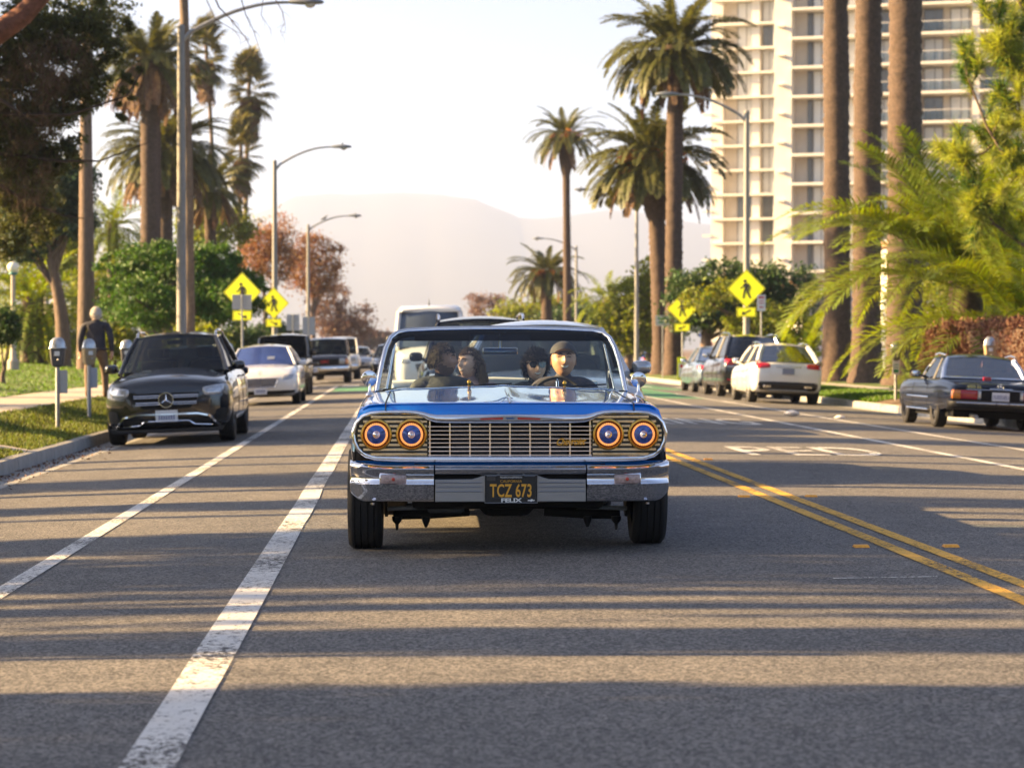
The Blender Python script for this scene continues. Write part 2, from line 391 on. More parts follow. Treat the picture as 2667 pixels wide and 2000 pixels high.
scr = MB(); scr.grid([[(x, y, gz(x) + .006) for x in (-4, -2.9)] for y in (15.6, 15.65)]); o = scr.build('paint_scrape', white_paint, smooth=0, recalc=False); o['kind'] = 'structure'
scr = MB(); scr.grid([[(x, 13.0 + .1 * x, gz(x) + .005) for x in (2.4, 3.0)], [(x, 13.03 + .1 * x, gz(x) + .005) for x in (2.4, 3.0)]]); o = scr.build('paint_scrape', white_paint, smooth=0, recalc=False); o['kind'] = 'structure'
# raised reflectors beside the yellow lines
amber = mat('amber_reflector', (.75, .33, .03), .35, var=.2, scale=40)
mk = MB(); mk.loft([[(-.05, -.05, 0), (.05, -.05, 0), (.05, .05, 0), (-.05, .05, 0)], [(-.045, -.022, .017), (.045, -.022, .017), (.045, .022, .017), (-.045, .022, .017)]])
mk = mk.mesh('road_reflector', amber, smooth=0, bevel=.003)
for side, lab in ((2.96, 'amber raised road reflector on the kerb side of the yellow lines'), (3.54, 'amber raised road reflector across the yellow lines')):
    for y in (15.35, 20.6, 27.5):
        tag(inst('road_reflector', mk, None, (side, y, gz(side))), lab, 'reflector', 'raised reflectors along the yellow lines')
# litter
paper = mat('crumpled_paper', (.75, .70, .64), .8, var=.1, scale=20)
def crumple(s, seed):
    random.seed(seed); mb = MB(); rings = []
    for i in range(7):
        t = i / 6; rr = math.sin(math.pi * min(max(t, .04), .97)) ** .6
        rings.append([(math.cos(a) * rr * s * random.uniform(.75, 1.15), math.sin(a) * rr * s * .7 * random.uniform(.7, 1.15), max(0, s * .75 * t * random.uniform(.85, 1.1))) for a in [2 * math.pi * k / 11 for k in range(11)]])
    mb.loft(rings); return mb
p = at(2062, 1082, 47.2); tag(crumple(.16, 3).build('crumpled_bag', paper, smooth=15, loc=(p.x, 47.2, gz(p.x))), 'crumpled white plastic bag lying beside the bike lane line', 'litter')
p = at(2188, 1087, 46.4); tag(crumple(.11, 8).build('paper_scrap', paper, smooth=15, loc=(p.x, 46.4, gz(p.x) - .02)), 'small flat scrap of white paper beside the parking lane line', 'litter')
# fallen leaves in the gutter
rng = np.random.default_rng(4); n = 900
y = rng.uniform(18, 36, n); x = CURB_L + np.abs(rng.normal(0, .22, n)) + .02; c = np.stack([x, y, np.array([gz(a) for a in x]) + .012], 1)
a = rng.normal(size=(n, 3)); a[:, 2] *= .4; a /= np.linalg.norm(a, axis=1)[:, None]; b = np.cross(a, rng.normal(size=(n, 3)) * .4 + [0, 0, 1]); b /= np.linalg.norm(b, axis=1)[:, None]
s = rng.uniform(.012, .032, (n, 1)); dead = mat('dead_leaves', (.16, .075, .035), .9, island=.5)
o = link(bpy.data.objects.new('fallen_leaves', quads_mesh('fallen_leaves', np.stack([c - a * s, c - b * s * .5, c + a * s, c + b * s * .5], 1), dead))); tag(o, 'brown fallen leaves drifted along the left gutter', 'leaves', kind='stuff')
# grass blades
def blades(name, label, f, n, h, m, seed):
    rng = np.random.default_rng(seed); P = f(rng, n); k = len(P)
    ang = rng.uniform(0, 2 * np.pi, k); w = rng.uniform(.006, .012, k) * (1 + P[:, 1] / 40)
    dx = np.stack([np.cos(ang) * w, np.sin(ang) * w, np.zeros(k)], 1); tip = np.stack([rng.normal(0, .3, k), rng.normal(0, .3, k), np.ones(k)], 1) * (h * rng.uniform(.5, 1.3, k))[:, None]
    o = link(bpy.data.objects.new(name, quads_mesh(name, np.stack([P - dx, P + dx, P + tip], 1), m, 3))); tag(o, label, 'grass', kind='stuff')
blade_g = mat('grass_blade', (.085, .16, .02), .6, island=.4, trans=.35); blade_d = mat('verge_blade', (.11, .14, .028), .7, island=.5, trans=.3)
def fv(rng, n):
    y = 22 + 40 * rng.random(n) ** 1.5; x = rng.uniform(CURB_L - 1.72, CURB_L - .14, n); keep = ~((y > 30.35) & (y < 31.05)); x, y = x[keep], y[keep]
    return np.stack([x, y, np.interp(x, xl[::-1], zl[::-1]) - .01], 1)
def fl(rng, n):
    y = 24 + 100 * rng.random(n) ** 1.4; x = rng.uniform(-20, -8.1, n); return np.stack([x, y, [lawn_z(q) - .01 for q in x]], 1)
def fr(rng, n):
    y = 58.5 + 27 * rng.random(n); x = rng.uniform(CURB_R + .16, CURB_R + 1.95, n); return np.stack([x, y, np.interp(x, xr, zr)], 1)
blades('verge_grass', 'short dry grass on the verge beside the left kerb', fv, 45000, .06, blade_d, 1)
blades('lawn_grass', 'short bright grass of the park lawn', fl, 40000, .07, blade_g, 2)
blades('lawn_grass', 'short bright grass beside the right kerb', fr, 16000, .08, blade_g, 3)

# ------------------------------------------------------------------ hills
def ridge(u):
    return np.interp(u, [-1500, 300, 560, 640, 700, 760, 840, 900, 1040, 1150, 1240, 1300, 1360, 1420, 1500, 1600, 1700, 1800, 2100, 2600, 4000],
                        [700, 640, 590, 565, 545, 512, 503, 506, 501, 506, 520, 545, 568, 570, 558, 545, 560, 580, 600, 590, 640])
HY = 9000.0; hm = MB(); us = np.linspace(-1500, 4000, 190); rows = []
for dy, f in ((-3000, 0), (-2100, .28), (-1000, .66), (-350, .93), (0, 1), (1000, .8), (3000, 0)):
    row = []
    for u in us:
        p = at(u, float(ridge(u)) + 3 * tri_noise(u * .05, dy, 1), HY)
        row.append((p.x, HY + dy + 40 * tri_noise(u * .03, dy * .01, 2), max(-.5, p.z * f + (5 * tri_noise(u * .012, dy * .002, 3) if 0 < f < 1 else 0))))
    rows.append(row)
hm.grid(rows); struct('hills', hm, scrub, smooth=60)
# ================================================================== apartment tower
stucco = mat('white_stucco', (.74, .71, .64), .85, var=.05, scale=.6, bump=.1, bscale=20)
beige = mat('beige_stucco', (.62, .56, .47), .85, var=.06, scale=.8)
alu = mat('window_aluminium', (.16, .15, .14), .45, .4, var=.1, scale=10)
curtain = mat('pale_curtain', (.62, .61, .57), .9, var=.08, scale=2, stretch=(12, 1, 1))
dark_room = mat('dark_room', (.05, .055, .06), .8, var=.3, scale=1)
pane_g = glass('balcony_glass', (.84, .87, .85), .7)
win_g = mat('tower_window_glass', (.14, .15, .15), .05, 0, spec=.6, var=.2, scale=.5)
win_c = mat('tower_window_curtained', (.62, .62, .59), .12, 0, spec=.6, var=.12, scale=.35)
FL = 2.9
def boxm(name, sx, sy, sz, m, bevel=0.0):
    b = MB(); b.box(-sx / 2, sx / 2, -sy / 2, sy / 2, -sz / 2, sz / 2); return b.mesh(name, m, smooth=0, bevel=bevel)
def bxx(parent, name, m, x0, x1, y0, y1, z0, z1, bevel=0.0):
    b = MB(); b.box(x0, x1, y0, y1, z0, z1); return b.build(name, m, parent, smooth=0, bevel=bevel)
random.seed(21)
_wm = {}
def window(parent, x0, x1, y, z0, z1, kind):
    """frame with a pane set back in it and a mullion"""
    key = (round(x1 - x0, 2), round(z1 - z0, 2), kind)
    if key not in _wm:
        w, h = x1 - x0, z1 - z0; b = MB(); t = .07
        b.box(0, w, -.05, .05, 0, t).box(0, w, -.05, .05, h - t, h).box(0, t, -.05, .05, t, h - t).box(w - t, w, -.05, .05, t, h - t)
        b.box(w * .55, w * .55 + t, -.045, .05, t, h - t)
        g = MB(); g.box(t * .5, w - t * .5, .0, .03, t * .5, h - t * .5)
        _wm[key] = (b.mesh('window', alu, smooth=0), g.mesh('pane', win_c if kind else win_g, smooth=0))
    f, g = _wm[key]
    o = inst('window', f, parent, (x0, y, z0)); inst('pane', g, o); return o
tower = thing('apartment_tower', 'white high-rise apartment block with glass-fronted balconies behind the palms', 'building', (X_(2016, 241), 241, 0.0), -R(20))
NF = 17; H = NF * FL + .4
bxx(tower, 'core_wall', beige, .3, 32, 1.75, 20, 0, H)
bxx(tower, 'corner_pier', stucco, 0, 1.73, 0, 20, 0, H + 1)
bays = [(1.73, 8.8), (9.5, 13.9), (14.35, 19.6), (20.3, 25.6), (26.3, 31.6)]
for a, b in ((8.8, 9.5), (13.9, 14.35), (19.6, 20.3), (25.6, 26.3), (31.6, 32.3)): bxx(tower, 'pier', stucco, a, b, -.15, 1.8, 0, H + 1)
slab_m = [boxm('floor_slab', b - a - .01, 2.35, .26, stucco) for a, b in bays]
ledge = boxm('ledge', .75, .7, .16, stucco)
rail_p = boxm('glass_panel', .92, .02, .85, pane_g); hand = {}
for k in range(NF + 1):
    z = .4 + FL * k
    for i, (a, b) in enumerate(bays): inst('floor_slab', slab_m[i], tower, ((a + b) / 2, .6 if i else .75, z - .13))
    inst('ledge', ledge, tower, (.75, -.33, z + 1.1))
    if k == NF: break
    # first bay: recessed window wall, no balcony rail
    window(tower, 3.05, 3.55, 1.68, z, z + FL - .28, 0); window(tower, 3.6, 5.1, 1.68, z, z + FL - .28, 1); window(tower, 5.5, 6.9, 1.68, z, z + FL - .28, random.random() < .7); window(tower, 7.1, 8.6, 1.68, z, z + FL - .28, 1)
    for i, (a, b) in enumerate(bays[1:], 1):
        w = b - a; window(tower, a + .3, a + w * .42, 1.68, z, z + FL - .4, random.random() < .75); window(tower, a + w * .55, b - .5, 1.68, z, z + FL - .4, random.random() < .7)
        if k < 3: continue
        n = int(w / .96)
        for j in range(n): inst('glass_panel', rail_p, tower, (a + (j + .5) * w / n, -.5, z + .56))
        if i not in hand: hand[i] = boxm('hand_rail', w - .02, .07, .06, stucco)
        inst('hand_rail', hand[i], tower, ((a + b) / 2, -.5, z + 1.03))
bxx(tower, 'roof_parapet', stucco, -.2, 32.5, -.4, 20, H + 1, H + 1.8)
wing = thing('apartment_wing', 'narrow white apartment wing with stacked window bays set behind the tower corner', 'building', (X_(1885, 288), 288, 0), -R(20))
bxx(wing, 'core_wall', beige, -.2, 14, 1.4, 16, 0, H + 3); bxx(wing, 'pier', stucco, -1.6, -.2, .2, 16, 0, H + 3); bxx(wing, 'pier', stucco, 3.3, 4.25, .3, 1.5, 0, H + 3); bxx(wing, 'pier', stucco, 5.9, 7, .3, 1.5, 0, H + 3)
sm = boxm('floor_slab', 8.2, 2.2, .26, stucco); bal = boxm('end_balcony', 1.1, 1.2, .2, stucco)
for k in range(NF + 1):
    z = 2.2 + FL * k; inst('floor_slab', sm, wing, (2.6, .75, z)); inst('end_balcony', bal, wing, (-2.1, .6, z + 1.0))
    window(wing, 1.35, 3.3, 1.33, z + .13, z + FL - .13, random.random() < .8); window(wing, 4.4, 5.85, 1.33, z + .13, z + FL - .13, random.random() < .7)
# low pale houses glimpsed between trees on the right
for (u0, u1, v, Y, lab) in ((2090, 2300, 740, 150, 'low cream stucco house wall behind the tall palm trunks'), (2330, 2760, 640, 120, 'pale stucco house half hidden behind the large young palm'), (1560, 1640, 850, 210, 'distant cream bungalow beyond the side street')):
    p0, p1 = at(u0, v, Y), at(u1, v, Y); hs = thing('stucco_house', lab, 'house', ((p0.x + p1.x) / 2, Y, 0)); w = p1.x - p0.x
    bxx(hs, 'wall', stucco, -w / 2, w / 2, 0, 8, 0, p0.z); bxx(hs, 'roof', mat('clay_roof', (.33, .17, .10), .8, var=.2, scale=3), -w / 2 - .3, w / 2 + .3, -.3, 8.3, p0.z, p0.z + .25)
    for j in range(3): window(hs, -w / 2 + w * (.12 + .3 * j), -w / 2 + w * (.3 + .3 * j), -.03, p0.z - 2.0, p0.z - .7, 0)
# ================================================================== vegetation
bark_palm = mat('palm_bark', (.078, .052, .039), .95, var=.5, scale=9, bump=1.0, bscale=22)
bark_fan = mat('fan_palm_bark', (.15, .11, .08), .95, var=.25, scale=5, bump=.7, bscale=18, stretch=(1, 1, 3))
bark_dk = mat('dark_bark', (.05, .035, .028), .95, var=.4, scale=8, bump=1.0, bscale=16)
bark = mat('tree_bark', (.15, .105, .08), .95, var=.35, scale=6, bump=1.0, bscale=14, stretch=(2, 2, .5))
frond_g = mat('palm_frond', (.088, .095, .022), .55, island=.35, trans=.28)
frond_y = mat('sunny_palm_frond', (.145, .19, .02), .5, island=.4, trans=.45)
frond_d = mat('dead_frond', (.17, .105, .06), .9, island=.35, trans=.1)
fan_g = mat('fan_leaf', (.12, .115, .028), .6, island=.3, trans=.25)
leaf_dark = mat('dark_leaf', (.065, .075, .022), .65, island=.5, trans=.42)
leaf_mid = mat('green_leaf', (.045, .085, .022), .6, island=.45, trans=.3)
leaf_pine = mat('pine_leaf', (.055, .125, .012), .6, island=.4, trans=.25)
leaf_yel = mat('yellow_green_leaf', (.155, .185, .02), .6, island=.5, trans=.4)
leaf_org = mat('autumn_leaf', (.24, .125, .05), .7, island=.4, trans=.3)
leaf_red = mat('russet_leaf', (.17, .10, .07), .75, island=.4, trans=.2)
leaf_blue = mat('blue_green_leaf', (.05, .085, .045), .6, island=.4, trans=.25)
hedge_m = mat('russet_hedge_twig', (.13, .06, .036), .85, island=.5, trans=.15)
twig_m = mat('brown_twig', (.10, .065, .045), .9, island=.4)
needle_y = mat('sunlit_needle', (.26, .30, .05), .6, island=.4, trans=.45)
fruit_m = mat('orange_fruit', (.55, .20, .03), .6, island=.3, trans=.2)

def unit(a): return a / np.maximum(np.linalg.norm(a, axis=-1, keepdims=True), 1e-9)
def frond_mesh(name, m, L, th0, arch, nleaf, leaf, seed, v=.45, droop=.35, width=.028, back=0.0):
    """a feather frond: tapering midrib and two ranks of narrow bent leaflets"""
    rng = np.random.default_rng(seed); K = 14; P = [np.zeros(3)]; T = []
    for i in range(K):
        t = (i + .5) / K; a = R(th0 - arch * t ** 1.25); d = np.array([math.cos(a), .04 * math.sin(3 * t + seed), math.sin(a)]); T.append(d); P.append(P[-1] + d * L / K)
    P = np.array(P); T.append(T[-1]); T = unit(np.array(T)); quads = []
    rr = [.035 * L / 3 * (1 - .85 * i / K) for i in range(K + 1)]
    for i in range(K):                                   # midrib: a flat tapering strip, two-sided V
        n = np.cross(T[i], [0, 1, 0]); s = np.array([0, 1, 0.0])
        for sg in (-1, 1):
            quads.append([P[i] + n * rr[i] * .6, P[i] + s * sg * rr[i], P[i + 1] + s * sg * rr[i + 1], P[i + 1] + n * rr[i + 1] * .6])
    for side in (-1, 1):
        for j in range(nleaf):
            t = .10 + .9 * (j + rng.uniform(0, .6)) / nleaf; x = min(t, .999) * K; i = int(x); f = x - i
            p = P[i] * (1 - f) + P[i + 1] * f; d = T[i]; n = np.cross(d, [0, 1, 0]); n = n / np.linalg.norm(n)
            ll = leaf * (math.sin(math.pi * min(1, .12 + .86 * t)) ** .55) * rng.uniform(.85, 1.1)
            fw = .55 + .5 * t + rng.normal(0, .08)
            e = d * fw + np.array([0, side, 0]) * 1.0 + n * (v * rng.uniform(.5, 1.4)) * (1 if j % 2 else .6); e /= np.linalg.norm(e)
            e2 = e * .9 + np.array([0, 0, -droop]) * rng.uniform(.6, 1.3); e2 /= np.linalg.norm(e2)
            wv = np.cross(e, n); wv = wv / (np.linalg.norm(wv) + 1e-9) * width * rng.uniform(.8, 1.2)
            a, b, c = p, p + e * ll * .5, p + e * ll * .5 + e2 * ll * .5
            quads.append([a - wv * .6, a + wv * .6, b + wv, b - wv]); quads.append([b - wv, b + wv, c + wv * .12, c - wv * .12])
    return quads_mesh(name, quads, m)
def fr_set(tag_, m, L, leaf, n, width, seed, hang_m=None):
    return [frond_mesh('frond', m, L, 75, 55, n, leaf, seed, width=width), frond_mesh('frond', m, L, 52, 80, n, leaf, seed + 1, width=width),
            frond_mesh('frond', m, L, 24, 85, n, leaf, seed + 2, width=width), frond_mesh('frond', m, L * .97, -8, 70, n, leaf, seed + 3, width=width, droop=.6),
            frond_mesh('frond', hang_m or m, L * .9, -42, 42, n, leaf * .9, seed + 4, width=width, droop=.8)]
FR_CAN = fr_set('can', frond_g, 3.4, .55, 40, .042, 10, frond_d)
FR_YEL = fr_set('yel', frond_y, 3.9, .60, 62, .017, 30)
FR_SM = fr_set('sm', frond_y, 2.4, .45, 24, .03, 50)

def trunk_mesh(name, m, h, r0, r1, seed, rings=34, n=16, rough=.05, lean=(0, 0), bulb=None, flare=1.35):
    rng = random.Random(seed); mb = MB(); rs = []
    for i in range(rings + 1):
        t = i / rings; z = h * t; r = r0 + (r1 - r0) * t; r *= (1 + (flare - 1) * math.exp(-z / .55)) * (1 + (.035 if i % 2 else -.02) * min(1, rough * 18) + .03 * math.sin(z * 1.3 + seed))
        if bulb:
            zb = h - z
            if zb < bulb[0]: r = max(r, r1 + (bulb[1] - r1) * math.sin(math.pi * min(1, .12 + zb / bulb[0] * .88)) ** .8)
        ph = (i % 2) * math.pi / n
        rs.append([(lean[0] * t * t + math.cos(2 * math.pi * k / n + ph) * r * (1 + rng.uniform(-rough, rough)), lean[1] * t * t + math.sin(2 * math.pi * k / n + ph) * r * (1 + rng.uniform(-rough, rough)), z - (.12 if i == 0 else 0)) for k in range(n)])
    mb.loft(rs); return mb.mesh(name, m, smooth=70)
def palm(label, loc, h, r0, r1, fr, nf, scale, seed, bulb=None, dist=(.10, .27, .52), group=None, lean=(0, 0), name='date_palm', fruit=0, dead=.15, trunk_m=None, top_el=None, base_m=None):
    rng = random.Random(seed); t = thing(name, label, 'palm tree', loc, 0, group)
    inst('trunk', trunk_mesh('trunk', trunk_m or bark_palm, h, r0, r1, seed, bulb=bulb, lean=lean, rings=max(24, int(h * 7)), rough=.065), t)
    for i in range(nf):
        f = (i + .5) / nf                        # 0 = youngest, upright; 1 = oldest, hanging
        k = 0 if f < dist[0] else 1 if f < dist[1] else 2 if f < dist[2] else 3 if f < 1 - dead else 4
        az = i * 2.39996 + rng.uniform(-.15, .15); rr = r1 * .7 + (.12 if not bulb else bulb[1] * .35)
        zz = h - .05 - f * (.5 if not bulb else bulb[0] * .16)
        s = scale * rng.uniform(.88, 1.1) * (.85 if k == 0 else 1)
        inst('frond', fr[k], t, (lean[0] + math.cos(az) * rr, lean[1] + math.sin(az) * rr, zz), (rng.uniform(-.25, .25), rng.uniform(-.12, .12), az), s)
    for j in range(fruit):
        az = rng.uniform(0, 6.28); rg = np.random.default_rng(seed * 7 + j); n = 130
        d = unit(rg.normal(size=(n, 3))); c = np.array([math.cos(az), math.sin(az), 0]) * rg.uniform(.7, 1.5, (n, 1)) + d * .22 + np.array([0, 0, -.55]) * rg.uniform(0, 1, (n, 1)) ** 1.5
        a = unit(rg.normal(size=(n, 3))) * .085; b = np.cross(d, a) * .9
        fo_ = inst('fruit_cluster', quads_mesh('fruit_cluster', np.stack([c - a, c - b, c + a, c + b], 1), fruit_m), t, (lean[0], lean[1], h - rng.uniform(.0, .35)), sc=scale); fo_['kind'] = 'stuff'
    return t
def P0(u, Y, z): return (X_(u, Y), Y, z)

# --- right: palms along the street
GRP = 'date palms along the street'
palm('tallest full-crowned date palm with a rough bulb under its fronds', P0(1754, 110, .05), Z_(1754, 120, 110), .40, .37, FR_CAN, 118, 1.0, 1, bulb=(2.4, .66), lean=(.1, 0), group=GRP, dead=.07)
palm('date palm with orange fruit beside the tallest full-crowned palm', P0(1722, 114, .05), Z_(1708, 400, 114), .42, .40, FR_CAN, 122, 1.02, 2, bulb=(3.2, .75), lean=(-.45, 0), fruit=14, group=GRP, dead=.07)
palm('slender tall date palm with thin trunk and open round crown', P0(1478, 172, .05), Z_(1473, 345, 172), .31, .24, FR_CAN, 60, .84, 3, bulb=(3.2, .55), lean=(-.15, 0), fruit=4, group=GRP, dead=.12)
palm('short date palm with red-orange fruit beside the slender tall palm', P0(1424, 188, .05), Z_(1424, 705, 188), .45, .4, FR_CAN, 75, .9, 4, bulb=(2, .6), fruit=16, group=GRP, dead=.12)
palm('scruffy upright young palm beyond the side street', P0(1584, 142, .05), Z_(1578, 775, 142), .35, .3, FR_SM, 40, .95, 5, group=GRP, dead=.1)
# three great columns whose crowns are above the frame
for u, Y, r0, h, lab, ln in ((2180, 88, .50, 20, 'thick palm trunk standing farthest from the russet hedge', (-.15, 0)), (2257, 82, .50, 21, 'thick palm trunk in the middle of the three by the right footpath', (.1, 0)), (2354, 77, .56, 22, 'thickest palm trunk nearest the russet hedge', (.1, 0))):
    palm(lab, P0(u, Y, .08), h, r0, r0 * .86, FR_CAN, 70, 1.05, int(u), bulb=(2.2, .8), lean=ln, group='great date palm trunks by the right footpath', dead=.2)
# big young palm arching over the hedge
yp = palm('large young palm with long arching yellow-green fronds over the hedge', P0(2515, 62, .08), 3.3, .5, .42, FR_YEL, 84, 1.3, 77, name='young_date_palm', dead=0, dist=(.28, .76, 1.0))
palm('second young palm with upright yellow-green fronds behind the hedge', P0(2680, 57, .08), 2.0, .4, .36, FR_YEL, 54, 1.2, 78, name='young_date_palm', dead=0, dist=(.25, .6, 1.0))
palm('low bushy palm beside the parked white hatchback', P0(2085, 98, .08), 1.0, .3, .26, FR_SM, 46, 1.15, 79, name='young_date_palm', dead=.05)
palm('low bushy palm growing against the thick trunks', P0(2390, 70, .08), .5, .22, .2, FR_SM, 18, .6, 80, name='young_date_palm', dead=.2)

# --- left: palms in the park
GL = 'date palms in the park'
palm('very tall park palm with a long skirt of dead fronds', P0(390, 126, .3), Z_(395, 165, 126), .46, .43, FR_CAN, 120, .92, 11, bulb=(2.5, .75), group=GL, dead=.45)
palm('slimmer twin trunk palm beside the very tall park palm', P0(404, 131, .3), Z_(400, 205, 131), .33, .32, FR_CAN, 50, .8, 12, group=GL, dead=.5)
palm('broad park palm with arching green crown behind the lamp post', P0(432, 136, .3), Z_(434, 395, 136), .44, .4, FR_CAN, 130, 1.12, 13, bulb=(2.6, .7), group=GL, dead=.2)
palm('lower park palm with round crown beside the slender fan palms', P0(548, 142, .3), Z_(548, 490, 142), .36, .32, FR_CAN, 70, .78, 14, group=GL, dead=.25)
palm('pale sunlit young park palm between the dark conifer and tall palms', P0(294, 140, .3), Z_(294, 590, 140), .35, .3, FR_SM, 48, 1.2, 15, group=GL, dead=.15)
palm('stout pale-trunked park palm beside the globe lamp', P0(86, 100, .55), Z_(90, 770, 100) - .55, .46, .42, FR_SM, 60, 1.35, 16, group=GL, dead=.3)

# fan palms
def fan_mesh(m, seed, n=26, rad=.75, spread=150, droop=.5):
    rng = np.random.default_rng(seed); q = []; pet = .75
    for sg in (-1, 1): q.append([[0, -.018, 0], [0, .018, 0], [pet, .012, .02 * sg], [pet, -.012, .02 * sg]])
    for j in range(n):
        a = R(-spread + 2 * spread * (j + .5) / n); ll = rad * (1 - .25 * abs(a) / math.pi) * rng.uniform(.9, 1.08)
        d = np.array([math.cos(a), math.sin(a), .12 * (j % 2)]); w = np.array([-math.sin(a), math.cos(a), 0]) * rad * .072
        p = np.array([pet, 0, 0]); b = p + d * ll * .6; c = b + (d * .8 + np.array([0, 0, -droop])) * ll * .45
        q.append([p - w * .2, p + w * .2, b + w, b - w]); q.append([b - w, b + w, c + w * .1, c - w * .1])
    return quads_mesh('fan_leaf', q, m)
FAN = [fan_mesh(fan_g, i) for i in range(3)]; FAND = [fan_mesh(frond_d, 7, droop=.9), fan_mesh(frond_d, 8, droop=1.1)]
def fan_palm(label, loc, h, r, nl, skirt, seed, lean=(0, 0), scale=1.0):
    rng = random.Random(seed); t = thing('fan_palm', label, 'palm tree', loc, 0, 'slender fan palms in the park')
    inst('trunk', trunk_mesh('trunk', bark_fan, h, r * 1.25, r * .8, seed, rings=30, n=10, rough=.03, lean=lean, flare=1.5), t)
    for i in range(nl):
        f = i / nl; el = R(80 - 135 * f); az = i * 2.39996
        inst('fan_leaf', FAN[i % 3], t, (lean[0], lean[1], h - f * 1.7 * scale), Euler((rng.uniform(-.4, .4), -el, az)), scale * rng.uniform(.85, 1.15))
    ns = int(skirt * 9)
    for i in range(ns):
        inst('dead_leaf', FAND[i % 2], t, (lean[0], lean[1], h - .8 * scale - skirt * (i / max(1, ns))), Euler((rng.uniform(-.4, .4), R(rng.uniform(58, 80)), i * 2.39996)), scale * rng.uniform(.7, 1.0))
    return t
def fanp(label, u_top, v_top, u_bot, Y, r, nl, skirt, seed, scale):
    b = P0(u_bot, Y, .3); p = at(u_top, v_top, Y); return fan_palm(label, b, p.z - .3, r, nl, skirt, seed, (p.x - b[0], 0), scale)
fanp('tall slender fan palm next to the lamp post with brown skirt', 535, 100, 566, 190, .17, 28, 2.6, 1, 1.5)
fanp('tall slender fan palm with a thick long leafy crown', 650, 190, 636, 192, .19, 34, 3.2, 2, 1.55)
fanp('shorter fan palm with a drooping brown skirt beside its taller twin', 628, 355, 622, 186, .17, 34, 2.5, 3, 1.4)
fanp('leaning fan palm whose trunk runs up behind the big lamp post', 440, -900, 494, 76, .14, 30, 1.5, 4, 1.2)

# --- leaf-cloud trees
def cloud(blobs, n, size, seed, clump=70, spread=.22, aspect=.5, hang=0.0, shell=.55):
    """leaf quads gathered in clumps spread through ellipsoids; blobs: (centre, radii, weight)"""
    rng = np.random.default_rng(seed); ws = np.array([b[2] if len(b) > 2 else b[1][0] * b[1][1] * b[1][2] for b in blobs]); ws = ws / ws.sum(); out = []
    for (b, w) in zip(blobs, ws):
        k = max(3, int(n * w / clump)); d = unit(rng.normal(size=(k, 3))); rad = shell + (1 - shell) * rng.random((k, 1)) ** .6
        cc = np.array(b[0]) + d * rad * np.array(b[1]); m = k * clump; idx = rng.integers(0, k, m)
        sp = spread * min(b[1]) * rng.uniform(.6, 1.5, (k, 1))
        p = cc[idx] + rng.normal(size=(m, 3)) * sp[idx] * np.array([1, 1, .7])
        out.append(p)
    p = np.concatenate(out); m = len(p); a = unit(rng.normal(size=(m, 3)) + np.array([0, 0, -hang])); b2 = unit(np.cross(a, rng.normal(size=(m, 3)))); s = size * rng.uniform(.55, 1.3, (m, 1))
    return np.stack([p - a * s, p + b2 * s * aspect, p + a * s, p - b2 * s * aspect], 1)
def tree(name, label, loc, blobs, n, size, m, trunk_r, trunk_top, seed, group=None, limbs=6, clump=70, aspect=.5, spread=.24, hang=0, cat='tree', lean=(0, 0), bm=None, shell=.55):
    rng = random.Random(seed); t = thing(name, label, cat, loc, 0, group)
    mb = MB(); pts = [(lean[0] * f * f + .04 * math.sin(5 * f + seed), lean[1] * f, -.1 + (trunk_top + .1) * f) for f in [i / 7 for i in range(8)]]
    mb.tube(pts, [trunk_r * (1.25 - .6 * i / 7) for i in range(8)], 10); tr = mb.build('trunk', bm or bark, t, smooth=60)
    for i in range(limbs):
        b = blobs[i % len(blobs)]; s = pts[-1 - (i % 3)]; e = Vector(b[0]) + Vector((rng.uniform(-.6, .6) * b[1][0], rng.uniform(-.6, .6) * b[1][1], rng.uniform(-.3, .6) * b[1][2])); mid = (Vector(s) + e) / 2 + Vector((0, 0, -.15 * b[1][2]))
        lb = MB(); lb.tube([s, mid, e], [trunk_r * .45, trunk_r * .28, trunk_r * .08], 6); lb.build('limb', bm or bark, t, smooth=60)
    inst('crown', quads_mesh('crown', cloud(blobs, n, size, seed, clump, spread, aspect, hang, shell), m), t)
    return t
def rel(u, v, Y, loc): p = at(u, v, Y); return (p.x - loc[0], p.y - loc[1], p.z - loc[2])
def tree_px(name, label, ub, Y, z0, bl, n, size, m, tr, ttop, seed, dy=None, **k):
    """bl: (u, v, half-width px, half-height px[, depth offset]) blobs at depth Y"""
    loc = P0(ub, Y, z0); s = Y / FPX; blobs = []
    for b in bl:
        d = b[4] if len(b) > 4 else 0; c = rel(b[0], b[1], Y + d, loc); blobs.append((c, (b[2] * s, max(b[2], b[3]) * s * .8, b[3] * s)))
    return tree(name, label, loc, blobs, n, size, m, tr, ttop, seed, **k)

# dome-shaped dark pine in the park
dome = [(470, 720, 150, 75), (330, 770, 70, 75), (400, 680, 95, 50), (540, 690, 90, 55), (610, 770, 80, 70), (470, 800, 140, 55, -1), (300, 700, 50, 45), (660, 760, 40, 50), (380, 790, 80, 60, -2), (560, 790, 80, 60, -2), (460, 660, 60, 30)]
tree_px('dome_pine', 'broad dome-shaped green pine behind the black parked SUV', 470, 88, .3, dome, 56000, .085, leaf_pine, .3, 2.6, 31, clump=90, spread=.17, aspect=.32, limbs=11, shell=.72)
